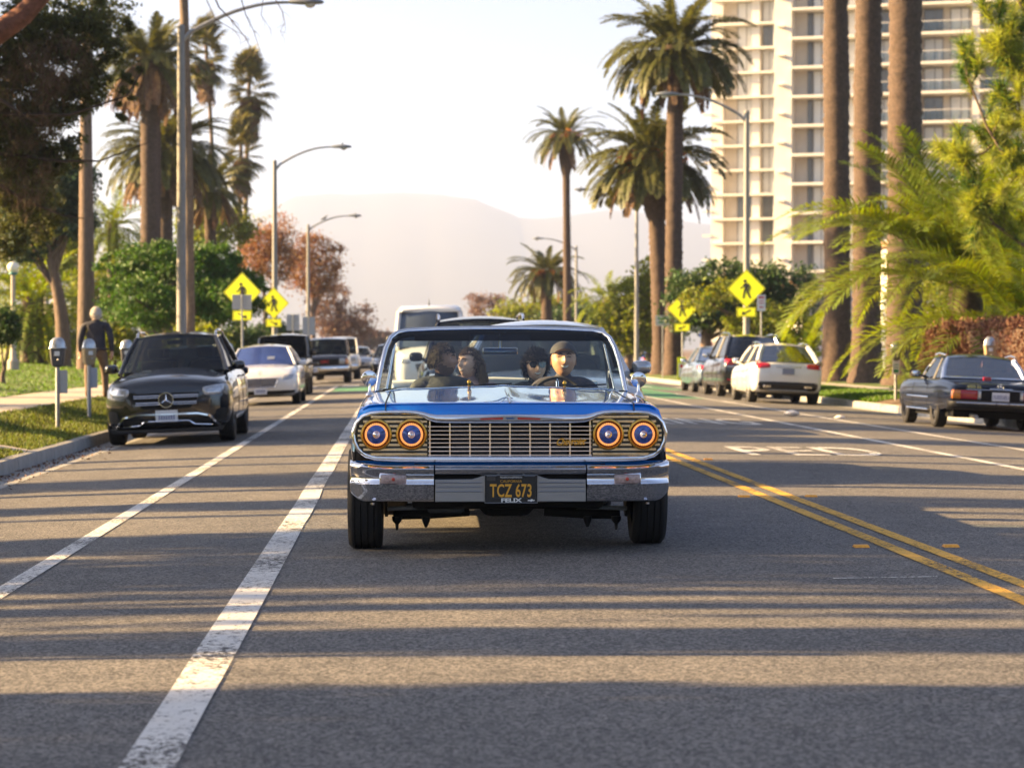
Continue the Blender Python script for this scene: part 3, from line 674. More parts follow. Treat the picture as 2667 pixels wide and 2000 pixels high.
# yellowish shrubs under and behind it
for i, (u, v, w, h, Y, m, lab) in enumerate(((300, 880, 60, 50, 92, leaf_yel, 'yellow-green shrub beside the walking man'), (520, 890, 70, 40, 84, leaf_yel, 'yellow-green shrub under the dome pine'), (640, 890, 70, 40, 100, leaf_mid, 'low green shrub under the crossing sign'), (40, 860, 90, 60, 150, leaf_yel, 'sunlit shrub behind the teal bin'), (180, 850, 80, 60, 150, leaf_yel, 'sunlit shrub behind the leaning trunk'), (250, 760, 60, 70, 150, leaf_yel, 'tall sunlit shrub behind the straight tall trunk'),
        (10, 845, 36, 50, 62, leaf_mid, 'round clipped green shrub at the lawn edge'), (100, 660, 130, 110, 165, leaf_yel, 'hazy sunlit tree far across the park'), (560, 590, 100, 50, 170, leaf_yel, 'hazy yellow-green tree behind the tall park palms'), (720, 880, 60, 35, 130, leaf_mid, 'low green shrub behind the parked off-roader'))):
    tree_px('shrub', lab, u, Y, .3, [(u, v, w, h), (u - w * .5, v + h * .3, w * .6, h * .7), (u + w * .5, v + h * .25, w * .6, h * .7)], 6500, .075 * Y / 90, m, .07, .5, 40 + i, limbs=3, cat='shrub', spread=.3)
# autumn trees
for i, (bl, Y, m, lab, n) in enumerate((([(690, 640, 40, 55), (730, 600, 30, 40), (720, 680, 55, 50), (660, 670, 35, 45)], 175, leaf_org, 'orange autumn tree beside the fan palm trunks', 9000),
        ([(815, 640, 40, 40), (860, 690, 30, 50), (790, 700, 40, 60), (835, 740, 45, 40), (880, 655, 18, 22)], 190, leaf_org, 'orange and green autumn tree behind the lamp posts', 9000),
        ([(885, 780, 25, 40), (940, 840, 32, 40), (900, 850, 50, 50), (850, 830, 40, 50), (960, 800, 14, 25), (830, 790, 30, 40)], 230, leaf_red, 'sparse russet tree at the end of the parked cars', 8000),
        ([(1235, 790, 22, 30), (1270, 810, 40, 35), (1300, 800, 25, 30)], 330, leaf_red, 'small russet tree far down the street', 2600))):
    ub = bl[0][0]; tree_px('autumn_tree', lab, ub, Y, .1, bl, n, .10 * Y / 175, m, .2, 4.5, 60 + i, spread=.33, clump=40, limbs=7)
# right-hand broadleaf trees
tree_px('broadleaf_tree', 'spreading dark green tree with yellow tips behind the crossing signs', 1840, 106, .1, [(1800, 740, 60, 45), (1880, 720, 80, 40), (1960, 740, 90, 55), (2050, 760, 80, 70), (1850, 800, 90, 60), (1950, 820, 90, 60), (1780, 800, 50, 60)], 24000, .10, leaf_mid, .28, 2.2, 71, limbs=9)
tree_px('broadleaf_tree', 'yellow-tinged low tree in front of the spreading dark tree', 1990, 100, .1, [(1830, 780, 60, 35), (1900, 760, 60, 35), (1990, 850, 100, 60), (2060, 870, 70, 70)], 10000, .09, leaf_yel, .2, 2.0, 72, limbs=5)
tree_px('broadleaf_tree', 'yellow-green street tree left of the fruiting palm', 1640, 128, .05, [(1620, 800, 55, 60), (1660, 760, 45, 45), (1590, 840, 50, 50), (1650, 860, 70, 60), (1690, 720, 35, 45), (1700, 830, 50, 60)], 15000, .11, leaf_yel, .2, 2.4, 73, limbs=7)
tree_px('broadleaf_tree', 'dark green street tree behind the yellow-green one', 1690, 136, .05, [(1680, 780, 60, 60), (1640, 850, 80, 50), (1720, 850, 60, 70)], 9000, .11, leaf_mid, .2, 2.4, 74, limbs=5)
tree_px('bush_clump', 'big tropical bush clump below the fruiting short palm', 1440, 230, .05, [(1330, 830, 50, 50), (1400, 810, 60, 50), (1470, 820, 70, 55), (1540, 830, 50, 50), (1380, 860, 90, 40)], 15000, .2, leaf_yel, .2, 1.5, 75, limbs=4, cat='shrub')
tree_px('bush_clump', 'dark green bush clump under the upright young palm', 1530, 205, .05, [(1500, 850, 70, 50), (1580, 850, 60, 50), (1450, 850, 50, 40)], 8000, .18, leaf_mid, .2, 1.5, 76, limbs=4, cat='shrub')
tree_px('bush_clump', 'hazy far trees closing the end of the street', 960, 420, 0, [(930, 870, 40, 35), (985, 885, 45, 28), (1030, 890, 40, 22), (880, 875, 40, 35)], 5000, .4, leaf_red, .2, 1.5, 77, limbs=3, cat='tree')
for i, (u, Y, h, m) in enumerate(((2560, 90, 5.5, leaf_yel), (2700, 84, 6, leaf_mid), (2450, 100, 4.0, leaf_yel))):
    lab = ('yellow-green tree filling in behind the large young palm', 'green tree behind the pine boughs', 'yellow-green tree behind the thickest palm trunk')[i]
    loc = P0(u, Y, .1); tree('broadleaf_tree', lab, loc, [((0, 0, h * .7), (2.4, 2, h * .3)), ((-1, 0, h * .45), (1.8, 1.6, h * .3)), ((1.2, 0, h * .5), (1.8, 1.6, h * .3))], 11000, .085, m, .2, h * .4, 90 + i)

# russet clipped hedge: dense twig cloud over a solid core
def hedge(label, x0, x1, y0, y1, z1, n, seed):
    rng = np.random.default_rng(seed); t = thing('clipped_hedge', label, 'hedge', ((x0 + x1) / 2, (y0 + y1) / 2, .05)); cx, cy = (x0 + x1) / 2, (y0 + y1) / 2
    core = MB(); rows = 26; core.box(x0 - cx + .12, x1 - cx - .12, y0 - cy + .12, y1 - cy - .12, 0, z1 - .15); core.build('core', twig_m, t, smooth=0)
    A = np.array([(x1 - x0) * (y1 - y0), (y1 - y0) * z1, (y1 - y0) * z1, (x1 - x0) * z1]); A = A / A.sum(); ch = rng.choice(4, n, p=A)
    x = rng.uniform(x0, x1, n); y = rng.uniform(y0, y1, n); z = rng.uniform(0, z1, n)
    z[ch == 0] = z1; x[ch == 1] = x0; x[ch == 2] = x1; y[ch == 3] = y0
    p = np.stack([x - cx, y - cy, z], 1) + rng.normal(0, .05, (n, 3)) + .07 * np.stack([np.sin(y * 3.1) * np.cos(z * 4), 0 * y, np.sin(y * 2.3 + x)], 1)
    a = unit(rng.normal(size=(n, 3)) + [0, 0, .9]); b = unit(np.cross(a, rng.normal(size=(n, 3)))); s = rng.uniform(.03, .075, (n, 1))
    inst('twigs', quads_mesh('twigs', np.stack([p - a * s, p + b * s * .3, p + a * s, p - b * s * .3], 1), hedge_m), t)
hedge('russet clipped hedge along the right footpath behind the navy coupe', 12.9, 14.3, 36, 55.0, 1.78, 30000, 5)
hedge('short russet hedge block stepping out at the end of the long hedge', 12.55, 13.6, 55.15, 57.4, 1.74, 9000, 6)

# pine with long needle tufts, trunk beyond the right edge
def tuft_mesh(seed, m, n=70, L=.24):
    rng = np.random.default_rng(seed); d = unit(rng.normal(size=(n, 3)) + [1.0, 0, .2]); o = np.array([1, 0, .1]) * rng.uniform(-.12, .12, (n, 1)); w = unit(np.cross(d, rng.normal(size=(n, 3)))) * .006; ll = L * rng.uniform(.7, 1.15, (n, 1))
    tip = o + d * ll + np.array([0, 0, -.02]); return quads_mesh('needle_tuft', np.stack([o - w, o + w, tip + w * .3, tip - w * .3], 1), m)
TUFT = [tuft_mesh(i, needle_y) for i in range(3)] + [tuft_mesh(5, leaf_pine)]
def bough(t, pts, r, ntuft, rng, spread=.35, sub=5):
    mb = MB(); mb.tube(pts, [r * (1 - .75 * i / (len(pts) - 1)) for i in range(len(pts))], 7); o = mb.build('bough', bark, t, smooth=60)
    P = [Vector(p) for p in pts]
    def pt(f): x = f * (len(P) - 1); i = min(int(x), len(P) - 2); return P[i].lerp(P[i + 1], x - i), (P[i + 1] - P[i]).normalized()
    for k in range(sub):
        f = .25 + .75 * (k + .5) / sub; p, d = pt(f); e = d * .8 + Vector((rng.uniform(-.7, .7), rng.uniform(-.7, .7), rng.uniform(.0, .9))); ln = rng.uniform(.4, .9)
        q = p + e.normalized() * ln; m2 = MB(); m2.tube([p, (p + q) / 2 + Vector((0, 0, -.04)), q], [r * .35, r * .25, r * .12], 5); m2.build('branchlet', bark, o, smooth=60)
        for j in range(ntuft):
            c = p.lerp(q, .3 + .7 * (j + .5) / ntuft); dd = (q - p).normalized() + Vector((rng.uniform(-.4, .4), rng.uniform(-.4, .4), rng.uniform(-.2, .5)))
            inst('needle_tuft', TUFT[rng.randrange(4)], o, c, dd.to_track_quat('X', 'Z').to_euler(), rng.uniform(.9, 1.5))
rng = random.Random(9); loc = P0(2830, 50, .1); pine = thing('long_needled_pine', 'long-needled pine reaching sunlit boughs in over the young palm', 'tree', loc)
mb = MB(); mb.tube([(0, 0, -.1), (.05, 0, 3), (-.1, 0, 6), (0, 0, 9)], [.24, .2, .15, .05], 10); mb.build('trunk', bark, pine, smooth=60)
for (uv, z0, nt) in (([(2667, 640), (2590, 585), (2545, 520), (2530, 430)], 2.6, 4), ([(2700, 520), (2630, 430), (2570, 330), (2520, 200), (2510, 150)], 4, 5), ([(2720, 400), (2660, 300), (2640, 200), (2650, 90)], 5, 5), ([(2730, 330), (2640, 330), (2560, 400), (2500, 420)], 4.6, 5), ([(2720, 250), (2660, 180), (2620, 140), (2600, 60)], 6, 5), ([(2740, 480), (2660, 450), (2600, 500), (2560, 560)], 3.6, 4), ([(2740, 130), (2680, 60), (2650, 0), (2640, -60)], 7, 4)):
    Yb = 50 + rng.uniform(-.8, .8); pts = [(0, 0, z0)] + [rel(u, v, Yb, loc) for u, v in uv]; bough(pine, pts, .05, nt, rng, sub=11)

# --- dark conifer overhanging the park on the left
loc = P0(-150, 56, .4); con = thing('dark_conifer', 'big dark conifer overhanging the lawn with brown drooping twigs', 'tree', loc); rng = random.Random(3)
mb = MB(); mb.tube([(0, 0, -.2), (.1, 0, 3), (.2, 0, 6), (.1, 0, 11)], [.45, .4, .34, .15], 12); mb.build('trunk', bark, con, smooth=60)
limb_px = [[(0, 300), (180, 300), (330, 250), (380, 170)], [(0, 60), (150, 60), (270, 60), (330, 110)], [(0, 400), (150, 420), (260, 420), (390, 370)], [(-20, 160), (120, 150), (220, 200), (360, 260)], [(-20, 470), (60, 520), (160, 560), (220, 570)], [(-30, 240), (60, 300), (110, 330), (150, 300)]]
for i, l in enumerate(limb_px):
    Yb = 56 + rng.uniform(-1.5, 1.5); pts = [(.1, 0, Z_(l[0][0], l[0][1], Yb) - .6)] + [rel(u, v, Yb, loc) for u, v in l]
    m2 = MB(); m2.tube(pts, [.07, .05, .035, .022, .01], 7); m2.build('limb', bark_dk, con, smooth=60)
s = 56 / FPX
def blob(u, v, w, h, d=0): c = rel(u, v, 56 + d, loc); return (c, (w * s, max(w, h) * s * .7, h * s))
con_b = [blob(60, 120, 90, 110), blob(180, 90, 70, 90), blob(260, 60, 50, 70), blob(40, 300, 80, 130), blob(150, 260, 80, 90), blob(230, 210, 60, 80), blob(300, 130, 35, 50), blob(335, 75, 20, 22), blob(345, 225, 40, 40), blob(60, 480, 80, 110, 1), blob(170, 400, 60, 60), blob(300, 290, 30, 25), blob(20, 620, 50, 70, 1), blob(370, 180, 22, 20), blob(120, 560, 60, 70, 2), blob(90, 420, 80, 80)]
con_b += [((.1, 0, 10.5), (1.8, 1.8, 1.6), .8), ((-.9, 0, 8.6), (1.6, 1.7, 1.3), .7), ((-.6, 0, 6.4), (1.6, 1.6, 1.2), .7), ((.2, 0, 8), (1.4, 1.4, 1.4), .6)]
inst('crown', quads_mesh('crown', cloud(con_b, 84000, .08, 4, clump=80, spread=.22, aspect=.26, hang=.3, shell=.3), leaf_dark), con)
inst('drooping_twigs', quads_mesh('drooping_twigs', cloud([blob(80, 250, 100, 140, -.8), blob(150, 180, 90, 90, -.8), blob(60, 450, 70, 100, -.8), blob(90, 560, 50, 60, -.8)], 4200, .16, 6, clump=24, spread=.22, aspect=.03, hang=1.6), mat('dry_twig', (.11, .068, .042), .9, island=.4)), con)
loc2 = P0(-70, 50, .4); nt_ = thing('rough_barked_tree', 'red-brown rough tree limb crossing the top corner of the park', 'tree', loc2)
red_b = mat('red_bark', (.15, .06, .04), .95, var=.5, scale=7, bump=1.0, bscale=20)
mb = MB(); mb.tube([(-2.2, 0, -.2), (-2.0, 0, 3), (-2.1, 0, 6), (-2.5, 0, 9), (-2.6, 0, 12)], [.42, .36, .32, .24, .1], 12); mb.build('trunk', red_b, nt_, smooth=60)
mb = MB(); mb.tube([(-2.1, 0, 5.6), (-1.4, 0, 6.6), rel(-40, 110, 50, loc2), rel(60, 40, 50, loc2), rel(150, -60, 50, loc2), rel(300, -230, 50, loc2)], [.3, .28, .25, .22, .18, .06], 12); mb.build('limb', red_b, nt_, smooth=60)
for (pts, r) in (([(545, -40), (570, 20), (600, 50), (640, 100), (655, 130)], .02), ([(620, -30), (640, 40), (660, 80), (676, 130)], .014), ([(700, -30), (735, 30), (742, 60), (730, 82)], .012), ([(690, -40), (680, 40), (700, 70)], .01), ([(520, -40), (560, 50), (610, 80), (640, 95)], .012)):
    m2 = MB(); m2.tube([rel(u, v, 50, loc2) for u, v in pts], [r * (1 - .7 * i / (len(pts) - 1)) for i in range(len(pts))], 5); m2.build('bare_twig', bark, nt_, smooth=60)
    for k in range(6):
        u, v = pts[-1 - k % 3]; m3 = MB(); e = (u + rng.uniform(-30, 25), v + rng.uniform(5, 45)); m3.tube([rel(u, v, 50, loc2), rel((u + e[0]) / 2 + 6, (v + e[1]) / 2, 50, loc2), rel(e[0], e[1], 50, loc2)], [r * .35, r * .25, r * .15], 4); m3.build('bare_twig', bark, nt_, smooth=60)
inst('crown', quads_mesh('crown', cloud([((-2.5, 0, 11.8), (2.6, 3, 1.8)), ((-4, -1, 9.8), (2, 2.4, 1.5)), ((.8, 0, 11.2), (2.2, 2, 1.1))], 12000, .09, 14, aspect=.4), leaf_dark), nt_)
# bluish leafy tree with leaning trunk, and the straight tall trunk beside it
tree_px('leafy_park_tree', 'blue-green leafy tree with a leaning trunk in the park', 165, 95, .55, [(110, 500, 110, 70), (190, 470, 55, 70), (40, 560, 70, 70), (150, 580, 90, 45), (200, 560, 40, 50), (60, 640, 60, 40)], 26000, .09, leaf_blue, .27, 4.2, 81, lean=(-.45, 0), limbs=8)
lc = P0(222, 92, .55); tt = tree('tall_park_tree', 'tall straight bare trunk rising through the dark conifer', lc, [((0, 0, 14), (2, 2, 1.6)), ((.8, .5, 12.8), (1.2, 1.2, .8))], 4000, .1, leaf_dark, .28, 12.8, 82, lean=(.15, 0), limbs=4)
for u, Y in ((118, 125), (150, 132), (330, 150), (560, 205)):
    lc = P0(u, Y, .5); m2 = thing('park_tree', {118: 'slim pale park trunk right behind the dark bench', 150: 'slim pale park trunk beside the leaning leafy tree', 330: 'slim pale park trunk past the walking man', 560: 'slim pale park trunk far behind the lamp post'}[u], 'tree', lc, 0, 'slim pale trunks across the lawn')
    inst('trunk', trunk_mesh('trunk', bark_fan, 5.5, .2, .16, int(u), rings=12, n=10), m2); inst('crown', quads_mesh('crown', cloud([((0, 0, 6), (1.6, 1.6, 1.1))], 2500, .12, int(u)), leaf_yel), m2)

# trees of the same park standing left of the view; they throw the long bands of shade over the road
SH = 'park trees beyond the left edge of the view'
CLOUDS = [quads_mesh('crown', cloud([((0, 0, 0), (1, 1, 1)), ((.3, .5, -.5), (.8, .8, .7)), ((-.2, -.5, -.3), (.8, .8, .8))], n, .085, 200 + i, clump=40, spread=.2), leaf_dark) for i, n in enumerate((5200, 520))]
TANA = math.tan(SUN_A)
def band_y(x, yb, X=2.0): return yb + TANA * (X - x)
def shade_tree(x, yb, r, zc, hz, dense, lab, k):
    t = thing('park_tree', lab, 'tree', (x, band_y(x, yb), .4), 0, SH); inst('trunk', trunk_mesh('trunk', bark, zc, .22, .14, k, rings=10, n=9), t)
    inst('crown', CLOUDS[0 if dense else 1], t, (0, 0, zc), (0, 0, 0), (2.2, r / 1.25, hz))
def shade_palm(x, yb, r, h, lab, k):
    t = thing('date_palm', lab, 'palm tree', (x, band_y(x, yb), .4), 0, SH); inst('trunk', trunk_mesh('trunk', bark_palm, h, r, r * .9, k, rings=30, n=12), t)
    for i in range(40):
        f = i / 40; q = 0 if f < .1 else 1 if f < .3 else 2 if f < .6 else 3
        inst('frond', FR_CAN[q], t, (0, 0, h), (0, 0, i * 2.39996), .95)
# the long bands of shade over the road: (band y, half-width, tree x, crown centre z, half height, dense, label)
SHADE_T = [(41.5, 3.0, -19, 8.4, 3.2, 1, 'broad park tree shading the road beyond the painted letters'),
           (34.5, 1.3, -17, 7.6, 3.2, 1, 'park tree shading the road between the painted words'),
           (24.2, 1.2, -17, 7.6, 3.2, 1, 'park tree shading the road before the painted letters'),
           (20.2, .55, -16, 7.2, 3.0, 1, 'park tree shading the road behind the blue car'),
           (16.2, .9, -16, 7.2, 3.0, 1, 'dark bushy park tree beyond the verge, shading the blue car front'),
           (14.0, 1.1, -17, 7.4, 3.2, 1, 'dark bushy park tree shading the road before the car'),
           (11.9, .7, -15, 6.6, 3.0, 0, 'sparse park tree dappling a strip of road'),
           (10.5, .28, -15, 6.6, 3.0, 1, 'thin park tree shading a narrow strip of road'),
           (8.45, .48, -14, 6.2, 2.6, 1, 'park tree shading the bottom of the road'),
           (7.55, .30, -14, 6.2, 3.0, 1, 'park tree shading the lowest strip of road'),
           (5.9, .7, -14, 6.4, 3.0, 1, 'park tree standing level with the photographer')]
# palms whose trunks draw narrow bars of shade: (band y, trunk radius, x, height, label)
SHADE_P = [(29.6, .22, -14, 15, 'tall palm whose trunk bars the road at the painted letters'), (27.6, .16, -21, 17, 'slim palm whose trunk bars the road near the letters'),
           (22.4, .14, -13, 14, 'slim palm whose trunk bars the road behind the car'), (18.9, .10, -22, 17, 'slim palm set back whose trunk bars the road by the car'), (12.5, .13, -20, 16, 'slim palm whose trunk bars the road before the car'), (8.0, .10, -19, 16, 'slim palm whose trunk bars the lowest road')]
# ================================================================== shade bands over the road
for k, (yb, r, x, zc, hz, dense, lab) in enumerate(SHADE_T): shade_tree(x, yb, r, zc, hz, dense, lab, k)
for k, (yb, r, x, h, lab) in enumerate(SHADE_P): shade_palm(x, yb, r, h, lab, 50 + k)
for k, (x, y) in enumerate(((-12, -18), (-13, -40), (17, -12), (16, -30), (17, -55))):
    t = thing('park_tree', ('leafy tree a few steps behind the photographer on the park side', 'leafy tree farther behind the photographer on the park side', 'leafy tree just behind the photographer on the house side', 'second leafy tree behind the photographer on the house side', 'third leafy tree behind the photographer on the house side')[k], 'tree', (x, y, .2), 0, 'street trees behind the photographer')
    inst('trunk', trunk_mesh('trunk', bark, 4.5, .25, .16, 90 + k, rings=10, n=9), t); inst('crown', CLOUDS[0], t, (0, 0, 6.5), (0, 0, k), (2.6, 2.6, 2.4))
# ================================================================== street furniture
pole_m = mat('concrete_pole', (.25, .25, .24), .75, .0, var=.12, scale=9, bump=.15, bscale=60)
lum_m = mat('luminaire_grey', (.20, .22, .24), .5, .3, var=.1, scale=10)
lens_m = mat('lamp_lens', (.5, .5, .48), .25)
def street_lamp(label, x, y, z0, h, side, arm=3.0):
    """tapered round pole, bowed arm, cobra-head luminaire; side=+1 reaches towards +x"""
    t = thing('street_lamp', label, 'street lamp', (x, y, z0), 0, 'street lamps along both kerbs')
    mb = MB(); mb.lathe([(.17, -.05), (.17, .35), (.125, .4), (.12, 1), (.085, h)], 14); mb.build('pole', pole_m, t)
    b = MB(); b.lathe([(.24, -.03), (.24, .06), (.2, .09), (.17, .1)], 14); b.build('base', pole_m, t)
    pts = [(0, 0, h - .35)] + [(side * arm * f, 0, h - .25 + .85 * math.sin(min(1, f * 1.02) * math.pi / 2) ** .9) for f in [i / 10 for i in range(1, 11)]]
    a = MB(); a.tube(pts, [.055 - .02 * i / 10 for i in range(11)], 8); a.build('arm', galv, t)
    c = MB(); c.lathe([(.09, h - .01), (.1, h), (.07, h + .06), (.0001, h + .08)], 12); c.build('cap', pole_m, t)
    ex, ez = side * arm, pts[-1][2]
    rings = []
    for f, w, hh in ((0, .05, .05), (.12, .1, .08), (.3, .15, .1), (.55, .17, .1), (.75, .12, .07), (.82, .04, .03)):
        rings.append([(ex + side * f, w * math.cos(q), ez + hh * math.sin(q) * (1 if math.sin(q) > 0 else .55)) for q in [2 * math.pi * k / 12 for k in range(12)]])
    l = MB(); l.loft(rings); lo = l.build('luminaire', lum_m, t)
    n = MB(); n.lathe([(.13, 0), (.11, -.05), (.05, -.085), (.0001, -.09)], 12, Matrix.Translation((ex + side * .5, 0, ez - .04))); n.build('lens', lens_m, lo)
    e = MB(); e.lathe([(.03, 0), (.03, .07), (.0001, .08)], 8, Matrix.Translation((ex + side * .45, 0, ez + .095))); e.build('photocell', black_plastic, lo)
    return t
def lamp_px(label, u, vtop, ulum, Y, side):
    x = X_(u, Y); z0 = .02; h = Z_(u, vtop, Y) - z0; arm = abs(X_(ulum, Y) - x) - .35; return street_lamp(label, x, Y, z0, h, side, arm)
lamp_px('tall grey street lamp standing behind the black parked SUV', 473, 72, 792, 57, 1)
lamp_px('street lamp with bowed arm beside the white parked saloon', 716, 422, 886, 97, 1)
lamp_px('street lamp with a small bird perched on its arm', 803, 588, 922, 148, 1)
lamp_px('street lamp with grey head in front of the white tower', 1944, 294, 1742, 82, -1)
lamp_px('street lamp between the slender palm and the fruiting palm', 1658, 525, 1518, 126, -1)
lamp_px('street lamp beside the trunk of the slender tall palm', 1501, 643, 1404, 180, -1)
lamp_px('smallest street lamp far down behind the bush clump', 1411, 748, 1333, 290, -1)
# bird on the third lamp's arm
_x0, _h = X_(803, 148), Z_(803, 588, 148) - .02; _arm = abs(X_(922, 148) - _x0) - .35; _f = .42
bird = thing('bird', 'small dark bird perched on a street lamp arm', 'bird', (_x0 + _arm * _f, 148, .02 + _h - .25 + .85 * math.sin(_f * 1.02 * math.pi / 2) ** .9 + .05))
bm_ = mat('bird_feathers', (.06, .055, .05), .8, var=.3, scale=30)
b = MB(); b.loft([[(x, math.cos(q) * r, z + math.sin(q) * r) for q in [2 * math.pi * k / 10 for k in range(10)]] for x, z, r in ((-.28, .0, .012), (-.16, .04, .035), (-.05, .09, .075), (.04, .14, .08), (.09, .2, .05), (.11, .24, .042), (.14, .26, .03), (.165, .255, .012), (.2, .25, .003))]); b.build('body', bm_, bird, smooth=70)
for s in (-1, 1):
    w = MB(); w.loft([[(x, s * (y + .012 * math.cos(q)), z + h * math.sin(q)) for q in [2 * math.pi * k / 8 for k in range(8)]] for x, y, z, h in ((.05, .07, .13, .05), (-.05, .08, .1, .05), (-.18, .05, .05, .025), (-.27, .03, .0, .008))]); w.build('wing', bm_, bird, smooth=70)
    l = MB(); l.tube([(0, s * .03, .08), (.005, s * .03, -.01)], .008, 5); l.build('leg', bm_, bird)

# ------------------------------------------------------------------ signs
fy = mat('fluorescent_yellow_green', (.88, .93, .012), .5, var=.04, scale=3); sign_black = mat('sign_black', (.015, .015, .015), .6)
sign_back = mat('sign_back_aluminium', (.42, .43, .45), .45, .5, var=.08, scale=5); sign_white = mat('sign_white', (.72, .72, .70), .5, var=.04, scale=6)
sign_red = mat('sign_red', (.55, .03, .035), .5, var=.08, scale=6); sign_blue = mat('sign_blue', (.03, .13, .5), .5); sign_green = mat('sign_green_ink', (.02, .25, .10), .5)
def disc(cx, cz, r, n=14): return [(cx + r * math.cos(2 * math.pi * k / n), cz + r * math.sin(2 * math.pi * k / n)) for k in range(n)]
def limb2(a, b, w0, w1):
    d = Vector((b[0] - a[0], b[1] - a[1])).normalized(); n = Vector((-d.y, d.x))
    return [(a[0] + n.x * w0, a[1] + n.y * w0), (b[0] + n.x * w1, b[1] + n.y * w1), (b[0] - n.x * w1, b[1] - n.y * w1), (a[0] - n.x * w0, a[1] - n.y * w0)]
def walker(mb, s, y0, y1, flip=1):
    """the walking-person pictogram"""
    k = 0
    def P(poly):
        nonlocal k
        mb.prism([(flip * x * s, z * s) for x, z in poly], y0 - .0002 * k, y1, 'xz'); k += 1
    P(disc(-.06, .33, .068)); P([(-.10, .235), (.04, .25), (.10, .17), (.075, -.03), (-.065, -.03), (-.085, .1)])
    P(limb2((-.07, .21), (-.16, .06), .035, .028)); P(limb2((-.16, .06), (-.27, .02), .028, .02)); P(limb2((.06, .2), (.15, .07), .038, .028)); P(limb2((.15, .07), (.12, -.07), .028, .02))
    P(limb2((-.03, -.0), (-.10, -.2), .05, .038)); P(limb2((-.10, -.2), (-.14, -.42), .038, .03)); P(limb2((.035, -.0), (.07, -.2), .05, .038)); P(limb2((.07, -.2), (.17, -.42), .038, .03))
def crossing_sign(label, u, v, half_px, vpl, Y, arrow, flip=1, pole=True, tilt=-R(15)):
    p = at(u, v, Y); s = half_px * Y / FPX; z0 = .03
    t = thing('crossing_sign', label, 'road sign', (p.x, Y, z0), tilt, 'yellow-green pedestrian crossing signs'); zc = p.z - z0
    q = MB(); r = .07 * s
    def dia(s_): return [(a * (s_ - r) + r * ca, b * (s_ - r) + r * cb) for a, b, cs in ((0, 1, ((.6, .75), (0, 1), (-.6, .75))), (-1, 0, ((-.75, .6), (-1, 0), (-.75, -.6))), (0, -1, ((-.6, -.75), (0, -1), (.6, -.75))), (1, 0, ((.75, -.6), (1, 0), (.75, .6)))) for ca, cb in cs]
    q.prism([(x, z + zc) for x, z in dia(s)], -.006, 0, 'xz'); pl = q.build('diamond_plate', fy, t, smooth=0)
    b = MB(); o = dia(s * .965); i = dia(s * .935); n = len(o); vs = [(x, -.009, z + zc) for x, z in o] + [(x, -.009, z + zc) for x, z in i]; b.add(vs, [(k, (k + 1) % n, n + (k + 1) % n, n + k) for k in range(n)]); b.build('border', sign_black, pl, smooth=0, recalc=False)
    w = MB(); walker(w, s * 1.22, -.011, -.0065, flip); w.v = [(x, y, z + zc) for x, y, z in w.v]; w.build('walking_figure', sign_black, pl, smooth=0)
    zp = Z_(u, vpl, Y) - z0; hw, hh = s * .51, s * .25
    a = MB(); a.box(-hw, hw, -.006, 0, zp - hh, zp + hh); ap = a.build('arrow_plate', fy, t, smooth=0, bevel=.001)
    b = MB(); b.box(-hw * .93, hw * .93, -.0085, -.0065, zp + hh * .82, zp + hh * .9).box(-hw * .93, hw * .93, -.0085, -.0065, zp - hh * .9, zp - hh * .82).box(-hw * .93, -hw * .89, -.0085, -.0065, zp - hh * .9, zp + hh * .9).box(hw * .89, hw * .93, -.0085, -.0065, zp - hh * .9, zp + hh * .9); b.build('border', sign_black, ap, smooth=0)
    w = MB(); e = arrow; w.prism([(x, z + zp) for x, z in limb2((-e * hw * .45, hh * .42), (e * hw * .25, -hh * .25), hh * .13, hh * .13)], -.0105, -.0065); w.prism([(e * hw * .52, zp - hh * .55), (e * hw * .02, zp - hh * .5), (e * hw * .36, zp + hh * .2)], -.0107, -.0065); w.build('arrow', sign_black, ap, smooth=0)
    if pole: m = MB(); m.lathe([(.03, -.1), (.03, zc + s * .4)], 10, Matrix.Translation((0, .035, 0))); m.build('post', galv, t)
    return t
crossing_sign('diamond walking-person sign part covered by the back of another sign', 631, 761, 50.5, 822, 82, 1)
crossing_sign('diamond walking-person sign mounted on the bowed-arm lamp post', 713, 790, 41, 841, 96.6, 1, pole=False)
crossing_sign('diamond walking-person sign before the white tower lamp post', 1944, 752, 49.5, 813, 81.6, -1, pole=False)
crossing_sign('diamond walking-person sign in front of the fruiting palm trunk', 1777, 804, 39.5, 853, 103, -1)
def plate_sign(label, u, v, w, h, Y, m, post_h=None, vbot=None, name='parking_sign', extra=None, group=None):
    p = at(u, v, Y); s = Y / FPX; hw, hh = w * s / 2, h * s / 2; t = thing(name, label, 'road sign', (p.x, Y, .03), 0, group); zc = p.z - .03
    b = MB(); b.box(-hw, hw, -.004, 0, zc - hh, zc + hh); pl = b.build('plate', m, t, smooth=0, bevel=.0015)
    q = MB(); q.lathe([(.025, -.1), (.025, zc + hh)], 8, Matrix.Translation((0, .027 if m is not sign_back else -.03, 0))); q.build('post', galv, t)
    if extra: extra(pl, hw, hh, zc)
    return t
plate_sign('grey back of a sign in front of the first yellow crossing diamond', 630, 787, 50, 39, 79, sign_back)
plate_sign('grey back of a rectangular sign beyond the second yellow diamond', 763, 840, 34, 42, 118, sign_back); plate_sign('grey backs of a sign pair behind the bird lamp post', 804, 849, 32, 48, 128, sign_back)
